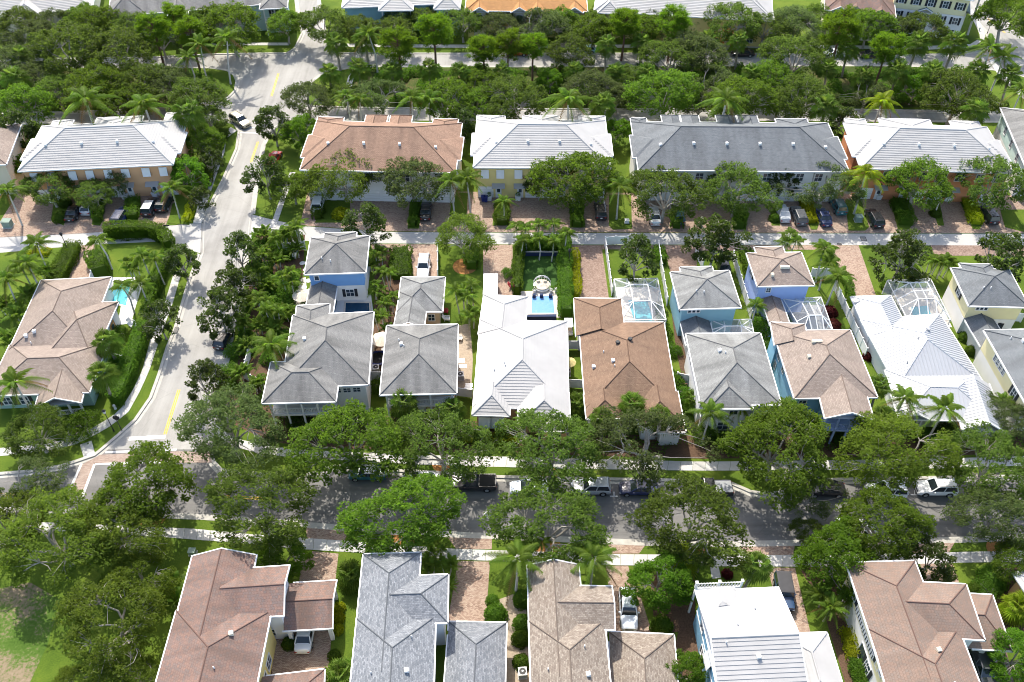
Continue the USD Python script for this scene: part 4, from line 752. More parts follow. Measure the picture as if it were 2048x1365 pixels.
for k in (.1, .3, .5, .7, .9): a.window('f', k, 1.6, 1.2, 1.5)
h = House('house', 'brown roofed far house with three front gables', (1720, 80))
a = Wing(h, (1650, 20), (1790, 20), (1650, -50), 6.0, .45, 'x').roof('tile_red'); a.walls('cream_wall')
for u, v in ((1660, 22), (1692, 22), (1742, 28)): b = Wing(h, (u, v), (u + 38, v), (u - 1, v - 28), 6.0, .6, 'y', f='gable', b='gable').roof('tile_red'); b.walls('white_wall'); b.window('f', .5, 4.6, 1.6, 1.2)
h = House('house', 'tall pale yellow and white house with teal porch roofs at the top right', (1870, 68))
a = Wing(h, (1790, -18), (1945, -16), (1790, -90), 9.0, .45, 'x').roof('teal_metal'); a.walls('pale_yellow_wall', z0=5.2); a.walls('white_wall', z1=5.25)
for k in (.1, .3, .5, .7, .9): a.window('f', k, 7.2, 1.0, 1.4, 'shutter_black'); a.window('f', k, 4.0, 1.0, 1.4, 'shutter_black'); a.window('f', k, 1.4, 1.0, 1.4)
for u, w in ((1836, 30), (1900, 40)):
    b = Wing(h, (u, 22), (u + w, 22), (u, -6), 5.4, .5, 'y', f='gable').roof('teal_metal'); b.walls('white_wall', cut=(0, 0, 1.5, 0)); b.porch('f', 1.4, 2.9, 3); b.window('f', .5, 4.0, 1.4, 1.6)

for h in HOUSES: h.fasciae()
# ---------------------------------------------------------------- vegetation: kinds
def rdirs(rng, n, up=0.0):
    d = rng.normal(size=(n, 3)); d[:, 2] += up; return d / np.linalg.norm(d, axis=1)[:, None]
def leaves(mb, rng, pts, size, up=.9, aspect=.55, jitter=.35):
    """one small folded leaf per point"""
    n = len(pts); nrm = rdirs(rng, n, up); a = np.cross(nrm, rdirs(rng, n)); a /= np.linalg.norm(a, axis=1)[:, None] + 1e-9; b = np.cross(nrm, a)
    s = size * (1 + jitter * rng.uniform(-1, 1, n))[:, None]; a = a * s / 2; b = b * s * aspect / 2
    V = np.stack([pts - a, pts + b - nrm * s * .08, pts + a, pts - b - nrm * s * .08], 1).reshape(-1, 3); i = np.arange(n)[:, None] * 4
    return mb.add(V, np.vstack([i + [0, 1, 2], i + [0, 2, 3]]))
def clump(rng, c, r, n, flat=.7):
    d = rdirs(rng, n, .25); q = r * rng.uniform(.35, 1.0, n)[:, None] ** .6
    return c + d * q * [1, 1, flat]
def limb(mb, rng, p, q, r0, r1, n=5, bow=.12):
    p, q = np.asarray(p, float), np.asarray(q, float); t = np.linspace(0, 1, n)[:, None]; L = np.linalg.norm(q - p)
    w = rng.normal(size=3) * L * bow; w[2] = abs(w[2]) * .6
    pts = p + (q - p) * t + w * np.sin(t * math.pi) + rng.normal(size=(n, 3)) * L * .015 * np.sin(t * math.pi)
    mb.tube(pts, np.linspace(r0, r1, n), 5, False); return pts
def broad(name, seed, lm, bark, R=5.0, H=8.0, nc=80, nl=95, ls=.30, cr=(.55, .98), flat=.55, base=.32, gap=.3, trunk=.26, top=.85):
    """a spreading tree: limbs reach to leaf clumps spread through an uneven dome"""
    rng = np.random.default_rng(seed); k = Kind(name); tm, fm = MB(), MB(); zc = H * base + (H - H * base) * .35
    fork = np.array([rng.normal() * .15, rng.normal() * .15, H * .26]); tm.tube([[0, 0, -.1], [.02, 0, .35], fork], [trunk * 1.35, trunk, trunk * .85], 7, False)
    cs = []; lob = rng.uniform(0, 6.28, 3); tries = 0
    while len(cs) < nc and tries < 6000:
        tries += 1
        a = rng.uniform(0, 2 * math.pi); e = math.asin(rng.uniform(-.25, 1.0)); rr = rng.uniform(.5, 1.0) ** .5
        m = 1 + .16 * math.sin(2 * a + lob[0]) + .12 * math.sin(3 * a + lob[1]) + .08 * math.sin(5 * a + lob[2])
        c = np.array([math.cos(a) * math.cos(e) * R * m * rr, math.sin(a) * math.cos(e) * R * m * rr, zc + math.sin(e) * (H - zc - .4) * rr * (1 if e > 0 else .8)])
        if any(np.linalg.norm((c - q) * [1, 1, 1.4]) < .62 * R / 5 for q in cs): continue
        cs.append(c)
    cs = np.array(cs); keep = meshkit_noise(cs * .35 / (R / 5) + seed * 7.3) > gap; cs = cs[keep]
    nb = 7; tips = []
    for j in range(nb):
        a = 2 * math.pi * (j + rng.uniform(-.3, .3)) / nb; q = np.array([math.cos(a) * R * .5, math.sin(a) * R * .5, zc + rng.uniform(-.1, .35) * (H - zc)])
        if j == 0: q = np.array([rng.normal() * .4, rng.normal() * .4, H * .8])
        pts = limb(tm, rng, fork, q, trunk * .55, .075, 6); tips.append(pts)
    allp = np.vstack(tips)
    for c in cs:
        p = allp[np.argmin(np.linalg.norm((allp - c) * [1, 1, .7], axis=1))]
        limb(tm, rng, p, c, .045, .014, 4, .1)
    for c in cs: leaves(fm, rng, clump(rng, c, rng.uniform(*cr) * R / 5, int(nl * rng.uniform(.7, 1.3)), .72), ls)
    k.part('trunk', tm, bark); k.part('crown', fm, lm); k.R, k.H, k.zc = R, H, zc + (H - zc) * .25; return k
from meshkit import noise as meshkit_noise
KIND = {}
def many(key, n, f): KIND[key] = [f(i) for i in range(n)]
many('oak', 7, lambda i: broad(f'oak_{i}', 11 + i, ('leaf_oak', 'leaf_oak_grey', 'leaf_oak_fresh')[i % 3], 'bark_oak', 5.0, (7.6, 7.0, 8.0)[i % 3], (135, 120, 150)[i % 3], (86, 96, 80)[i % 3], (.29, .27, .31)[i % 3], gap=(.33, .36, .30)[i % 3]))
many('olive', 3, lambda i: broad(f'olive_oak_{i}', 31 + i, 'leaf_olive', 'bark_oak', 5.0, 7.4, 115, 100, .27, (.6, 1.1), gap=.30))
many('willow', 1, lambda i: broad(f'yellow_oak_{i}', 41 + i, 'leaf_yellow_green', 'bark_oak', 5.0, 7.4, 130, 130, .25, (.6, 1.05), gap=.15))
many('magnolia', 3, lambda i: broad(f'magnolia_{i}', 51 + i, 'leaf_magnolia', 'bark_oak', 3.2, 8.2, 70, 60, .38, (.75, 1.2), base=.12, gap=.25, trunk=.16))
many('bright', 2, lambda i: broad(f'bright_tree_{i}', 61 + i, 'leaf_bright', 'bark_oak', 3.6, 7.0, 90, 120, .28, (.75, 1.25), base=.16, gap=.12, trunk=.17))
many('rust', 1, lambda i: broad('rust_tree', 71, 'leaf_rust', 'bark_oak', 2.6, 7.5, 40, 45, .25, base=.3, gap=.2, trunk=.12))
def pine(name, seed):
    rng = np.random.default_rng(seed); k = Kind(name); tm, fm = MB(), MB(); H = 11.5
    tm.tube([[0, 0, -.1], [.1, .05, 4], [-.05, .1, 8], [.05, 0, H - .8]], [.26, .2, .15, .06], 6, False)
    for j in range(78):
        d = rdirs(rng, 1, .35)[0]; q = rng.uniform(.55, 1.0); c = np.array([d[0] * 3.3 * q, d[1] * 3.3 * q, 8.6 + d[2] * 2.7 * q]) * [1, 1, 1] + rng.normal(size=3) * .15
        if rng.uniform() < .12: c[2] -= rng.uniform(.8, 2.2)
        limb(tm, rng, [0, 0, max(5.5, c[2] - 1.2)], c, .05, .015, 4)
        n = 95; e = rdirs(rng, n, .7); L = rng.uniform(.4, .8, n)[:, None] * [1, 1, .8]; s = np.cross(e, rdirs(rng, n)); s /= np.linalg.norm(s, axis=1)[:, None]; o = c + rng.normal(size=(n, 3)) * [.34, .34, .16]
        V = np.stack([o - s * .06, o + s * .06, o + e * L], 1).reshape(-1, 3); i = np.arange(n)[:, None] * 3; fm.add(V, i + [0, 1, 2])
    k.part('trunk', tm, 'bark_pine'); k.part('crown', fm, 'leaf_pine'); k.R, k.H, k.zc = 3.5, H, 8.8; return k
many('pine', 3, lambda i: pine(f'pine_{i}', 81 + i))
def fan_frond(rng, o, a, e, pet, R, droop):
    """a fan palm leaf: stalk and a round pleated blade of pointed segments"""
    d = np.array([math.cos(a) * math.cos(e), math.sin(a) * math.cos(e), math.sin(e)]); mb = MB(); q = o + d * pet - np.array([0, 0, droop * pet * .4])
    mb.tube([o, o + d * pet * .6, q], [.03, .025, .02], 4, False)
    f = d - np.array([0, 0, droop]); f /= np.linalg.norm(f); s = np.cross(f, [0, 0, 1]); s /= np.linalg.norm(s) + 1e-9; n = np.cross(s, f); ns = 15; V, F = [], []
    for i in range(ns):
        t = (i / (ns - 1) - .5) * 4.3; t2 = t + 4.3 / ns * .42; t1 = t - 4.3 / ns * .42
        u = lambda g: f * math.cos(g) + s * math.sin(g); r = R * (1 - .25 * abs(t) / 2.2) * rng.uniform(.9, 1.1); b = len(V)
        tip = q + u(t) * r - np.array([0, 0, .28 * R * rng.uniform(.5, 1.4)]) + n * .05
        V += [q, q + u(t1) * r * .6 - n * .05, tip, q + u(t2) * r * .6 - n * .05, q + u(t) * r * .55 + n * .05]; F += [[b, b + 1, b + 4], [b, b + 4, b + 3], [b + 1, b + 2, b + 4], [b + 4, b + 2, b + 3]]
    return mb.add(V, F)
def sabal(name, seed, H, lm='leaf_sabal', nf=30, R=1.0, pet=1.1):
    rng = np.random.default_rng(seed); k = Kind(name); tm = MB(); c = np.array([rng.normal() * .15, rng.normal() * .15, H])
    if H > .6: tm.tube([[0, 0, -.1], [0, 0, .3], c * [.5, .5, .5], c], [.24, .19, .17, .2], 7, False)
    if H > .6: k.part('trunk', tm, 'bark_palm')
    for j in range(nf):
        a = j * 2.39996 + rng.uniform(-.2, .2); e = 1.35 - 2.0 * ((j + .5) / nf) ** 1.0
        k.part('frond', fan_frond(rng, c, a, e, pet * rng.uniform(.85, 1.1), R * rng.uniform(.85, 1.1), .25 + .55 * j / nf), lm)
    k.R, k.H, k.zc = pet + R * .75, H + .8, H + .2; return k
many('sabal', 3, lambda i: sabal(f'sabal_palm_{i}', 91 + i, (4.2, 5.2, 4.6)[i]))
many('fanlow', 2, lambda i: sabal(f'low_fan_palm_{i}', 95 + i, 1.4, nf=28, R=.95, pet=1.0))
many('yellowfan', 1, lambda i: sabal(f'yellow_fan_palm_{i}', 98 + i, 2.2, 'leaf_palm_yellow', 34, 1.2, 1.3))
def feather_frond(rng, o, a, e, L, droop, wid, nl=20):
    """a feather palm leaf: arched stalk with two ranks of leaflets"""
    h = np.array([math.cos(a), math.sin(a), 0]); mb = MB(); t = np.linspace(0, 1, 8); x = L * (math.cos(e) * t + .08 * t * t); z = L * (math.sin(e) * t - droop * t * t)
    pts = o + h * x[:, None] + np.array([0, 0, 1.0]) * z[:, None]; mb.tube(pts, np.linspace(.035, .01, 8), 3, False); side = np.array([-h[1], h[0], 0]); V, F = [], []
    for i in range(nl):
        u = .14 + .86 * (i + .5) / nl; p = np.array([np.interp(u, t, pts[:, q]) for q in range(3)]); p2 = np.array([np.interp(min(1, u + .05), t, pts[:, q]) for q in range(3)]); f = p2 - p; f = f / (np.linalg.norm(f) + 1e-9)
        w = wid * math.sin(min(1, .25 + u * .9) * math.pi * .9) ** .6 * rng.uniform(.85, 1.15)
        for sg in (-1, 1):
            d = side * sg * .85 + f * .45 + np.array([0, 0, -.35 + rng.uniform(-.15, .15)]); d /= np.linalg.norm(d); b = len(V); g = f * L / nl * .42
            V += [p - g, p + g, p + d * w * .55 + g * .9 + [0, 0, .04], p + d * w - np.array([0, 0, .12 * w])]; F += [[b, b + 1, b + 2], [b, b + 2, b + 3]]
    return mb.add(V, F)
def feather(name, seed, H, nf, L, droop, wid, lm='leaf_palm', stems=1, spread=.7, bark='bark_pale', lean=.1, e0=1.25, e1=-.35):
    rng = np.random.default_rng(seed); k = Kind(name); top = []
    for s in range(stems):
        a = 2 * math.pi * s / stems + rng.uniform(0, 1); o = np.array([math.cos(a), math.sin(a), 0]) * (spread if stems > 1 else 0); hh = H * rng.uniform(.8, 1.1) if stems > 1 else H
        c = o + np.array([o[0] * .5 + rng.normal() * lean, o[1] * .5 + rng.normal() * lean, hh]); top.append(c); r = .055 + .015 * H
        k.part('trunk', MB().tube([o - [0, 0, .1], o + [0, 0, .3], (o + c) / 2 + [rng.normal() * lean * .5, 0, 0], c], [r * 1.3, r, r * .85, r * .7], 6, False), bark)
        k.part('crownshaft', MB().tube([c - [0, 0, .1], c + [0, 0, .55]], [r * .8, r * .45], 6, False), lm)
        for j in range(nf):
            q = j / max(1, nf - 1); dry = j >= nf - 2 and nf > 14; k.part('frond', feather_frond(rng, c + [0, 0, .5], j * 2.39996 + rng.uniform(-.25, .25), e0 + (e1 - e0) * q, L * rng.uniform(.85, 1.1), droop * rng.uniform(.8, 1.2) * (1.5 if dry else 1), wid), 'leaf_dry' if dry else lm)
    k.R, k.H, k.zc = L * .85 + (spread if stems > 1 else 0), H + L * .3, H + .35; return k
many('queen', 3, lambda i: feather(f'queen_palm_{i}', 101 + i, 5.4, 17, 2.9, .62, .62))
many('queeny', 1, lambda i: feather(f'yellowing_palm_{i}', 105 + i, 5.0, 17, 2.9, .75, .62, 'leaf_palm_yellow'))
many('coconut', 2, lambda i: feather(f'coconut_palm_{i}', 108 + i, 7.5, 17, 3.3, .5, .7, lean=.7))
many('xmas', 3, lambda i: feather(f'small_palm_{i}', 111 + i, 4.2, 13, 1.85, .6, .62, stems=1, lean=.2, e0=1.1))
many('cluster', 3, lambda i: feather(f'cluster_palm_{i}', 116 + i, 3.4, 11, 1.9, .55, .58, stems=3, spread=.6))
many('areca', 2, lambda i: feather(f'areca_palm_{i}', 121 + i, 1.6, 8, 2.2, .45, .45, stems=4, spread=.5, e0=1.35, e1=.3))
many('date', 2, lambda i: feather(f'pygmy_palm_{i}', 126 + i, 1.9, 24, 1.7, .5, .36, stems=1, bark='bark_palm'))
def banana(name, seed):
    rng = np.random.default_rng(seed); k = Kind(name)
    for j in range(11):
        a = j * 2.4; o = np.array([math.cos(a), math.sin(a), 0]) * .35; mb = MB(); L = rng.uniform(1.6, 2.3); e = rng.uniform(.6, 1.3); h = np.array([math.cos(a), math.sin(a), 0]); s = np.array([-h[1], h[0], 0]); V = []; t = np.linspace(0, 1, 8)
        mid = o + np.array([0, 0, .9]) + h * (L * math.cos(e) * t)[:, None] + np.array([0, 0, 1.0]) * (L * (math.sin(e) * t - .55 * t * t))[:, None]; w = .34 * np.sin(np.clip(t * .92 + .06, 0, 1) * math.pi) ** .6
        V = np.vstack([mid - s * w[:, None] - [0, 0, .06], mid, mid + s * w[:, None] - [0, 0, .06]]); F = []
        for i in range(7): F += [[i, i + 1, 9 + i], [i, 9 + i, 8 + i], [8 + i, 9 + i, 17 + i], [8 + i, 17 + i, 16 + i]]
        mb.add(V, F); mb.tube([o, mid[0]], [.06, .04], 5, False); k.part('big_leaf', mb, 'leaf_hedge')
    k.R, k.H, k.zc = 1.7, 2.6, 1.4; return k
many('banana', 1, lambda i: banana('banana_plant', 131))
def shrub(name, seed, lm, n=1100, ls=.15, h=1.0):
    rng = np.random.default_rng(seed); k = Kind(name); fm = MB(); d = rdirs(rng, n, .25); d[:, 2] = np.abs(d[:, 2]) * 1.0 - .12
    r = 1 + .16 * (meshkit_noise(d * 2.3 + seed) - .5) * 2; leaves(fm, rng, d * r[:, None] * rng.uniform(.86, 1.03, n)[:, None] * [1, 1, h] + [0, 0, h * .12], ls, .3, .7)
    s = trimesh.creation.icosphere(2, .84); v = np.asarray(s.vertices) * [1, 1, h]; v[:, 2] = np.maximum(v[:, 2] + h * .1, 0); fm.add(v, s.faces)
    k.part('foliage', fm, lm); k.part('stem', MB().tube([[0, 0, -.05], [0, 0, .3]], .06, 5), 'bark_oak'); k.R, k.H, k.zc = 1.0, h, h * .5; return k
many('shrub', 2, lambda i: shrub(f'clipped_shrub_{i}', 141 + i, 'leaf_hedge', h=1.15))
many('lime', 2, lambda i: shrub(f'lime_shrub_{i}', 145 + i, 'leaf_lime', 800, .2, 1.0))
many('bush', 3, lambda i: broad(f'loose_bush_{i}', 148 + i, 'leaf_cover', 'bark_oak', 1.6, 2.0, 34, 75, .22, (2.0, 3.0), base=.05, gap=.1, trunk=.06))
many('redbush', 1, lambda i: shrub(f'red_shrub_{i}', 153 + i, 'leaf_red', 700, .22, 1.0))

# ---------------------------------------------------------------- vegetation: every single tree, palm and bush
WORD = dict(oak='oak_tree', olive='oak_tree', willow='oak_tree', magnolia='magnolia_tree', bright='broadleaf_tree', rust='bare_tree', pine='pine_tree', sabal='fan_palm', fanlow='fan_palm', yellowfan='fan_palm', queen='feather_palm', queeny='feather_palm', coconut='coconut_palm', xmas='small_palm', cluster='cluster_palm', areca='areca_palm', date='date_palm', banana='banana_plant', shrub='clipped_shrub', lime='lime_shrub', bush='leafy_bush', redbush='red_shrub')
SAY = dict(oak='dark green spreading oak', olive='olive green spreading oak', willow='yellow green feathery oak', magnolia='dark glossy magnolia', bright='bright green dense tree', rust='rust coloured half bare tree', pine='tall bright green pine', sabal='fan palm with a round head', fanlow='low fan palm', yellowfan='yellowish fan palm', queen='arching feather palm', queeny='yellowing drooping feather palm', coconut='tall windswept coconut palm', xmas='slim small feather palm', cluster='clump of slim feather palms', areca='bushy many stemmed palm', date='short shaggy palm', banana='broad leaved banana plant', shrub='rounded green clipped shrub', lime='lime yellow shrub', bush='loose leafy bush', redbush='dark red leaved shrub')
CAT = dict(shrub='shrub', lime='shrub', bush='bush', redbush='shrub', banana='plant')
for q in ('sabal', 'fanlow', 'yellowfan', 'queen', 'queeny', 'coconut', 'xmas', 'cluster', 'areca', 'date'): CAT[q] = 'palm'
seen = {}; VR = np.random.default_rng(99)
def plant(kind, cx, cy, r, where, grow=1.0):
    """crown centre and half width in the photograph; the foot stands on the ground below it"""
    if cy < 240 and kind in ('oak', 'sabal', 'queen'): r *= 1.08 if kind == 'oak' else 1.3
    v = KIND[kind]; i = seen.get(kind, 0); seen[kind] = i + 1; k = v[i % len(v)]; s = 1.0
    for _ in range(4):
        p = P(cx, cy, k.zc * s * grow); s = r / px_per_m(p) / k.R
    sc = (s, s, s * grow) if kind not in ('sabal', 'queen', 'queeny', 'coconut', 'xmas') else (s, s, s * grow)
    rot = VR.uniform(0, 360)
    if kind in ('oak', 'olive', 'willow'): rot = VR.choice([0, 180]) + VR.uniform(-14, 14); sc = (s, s * (.74 if cy > 1000 and kind == 'oak' else .92), s * grow)
    place(k, WORD[kind], f'{SAY[kind]} {where}', CAT.get(kind, 'tree'), p * [1, 1, 0], rot, sc, tilt=VR.uniform(-2, 2))
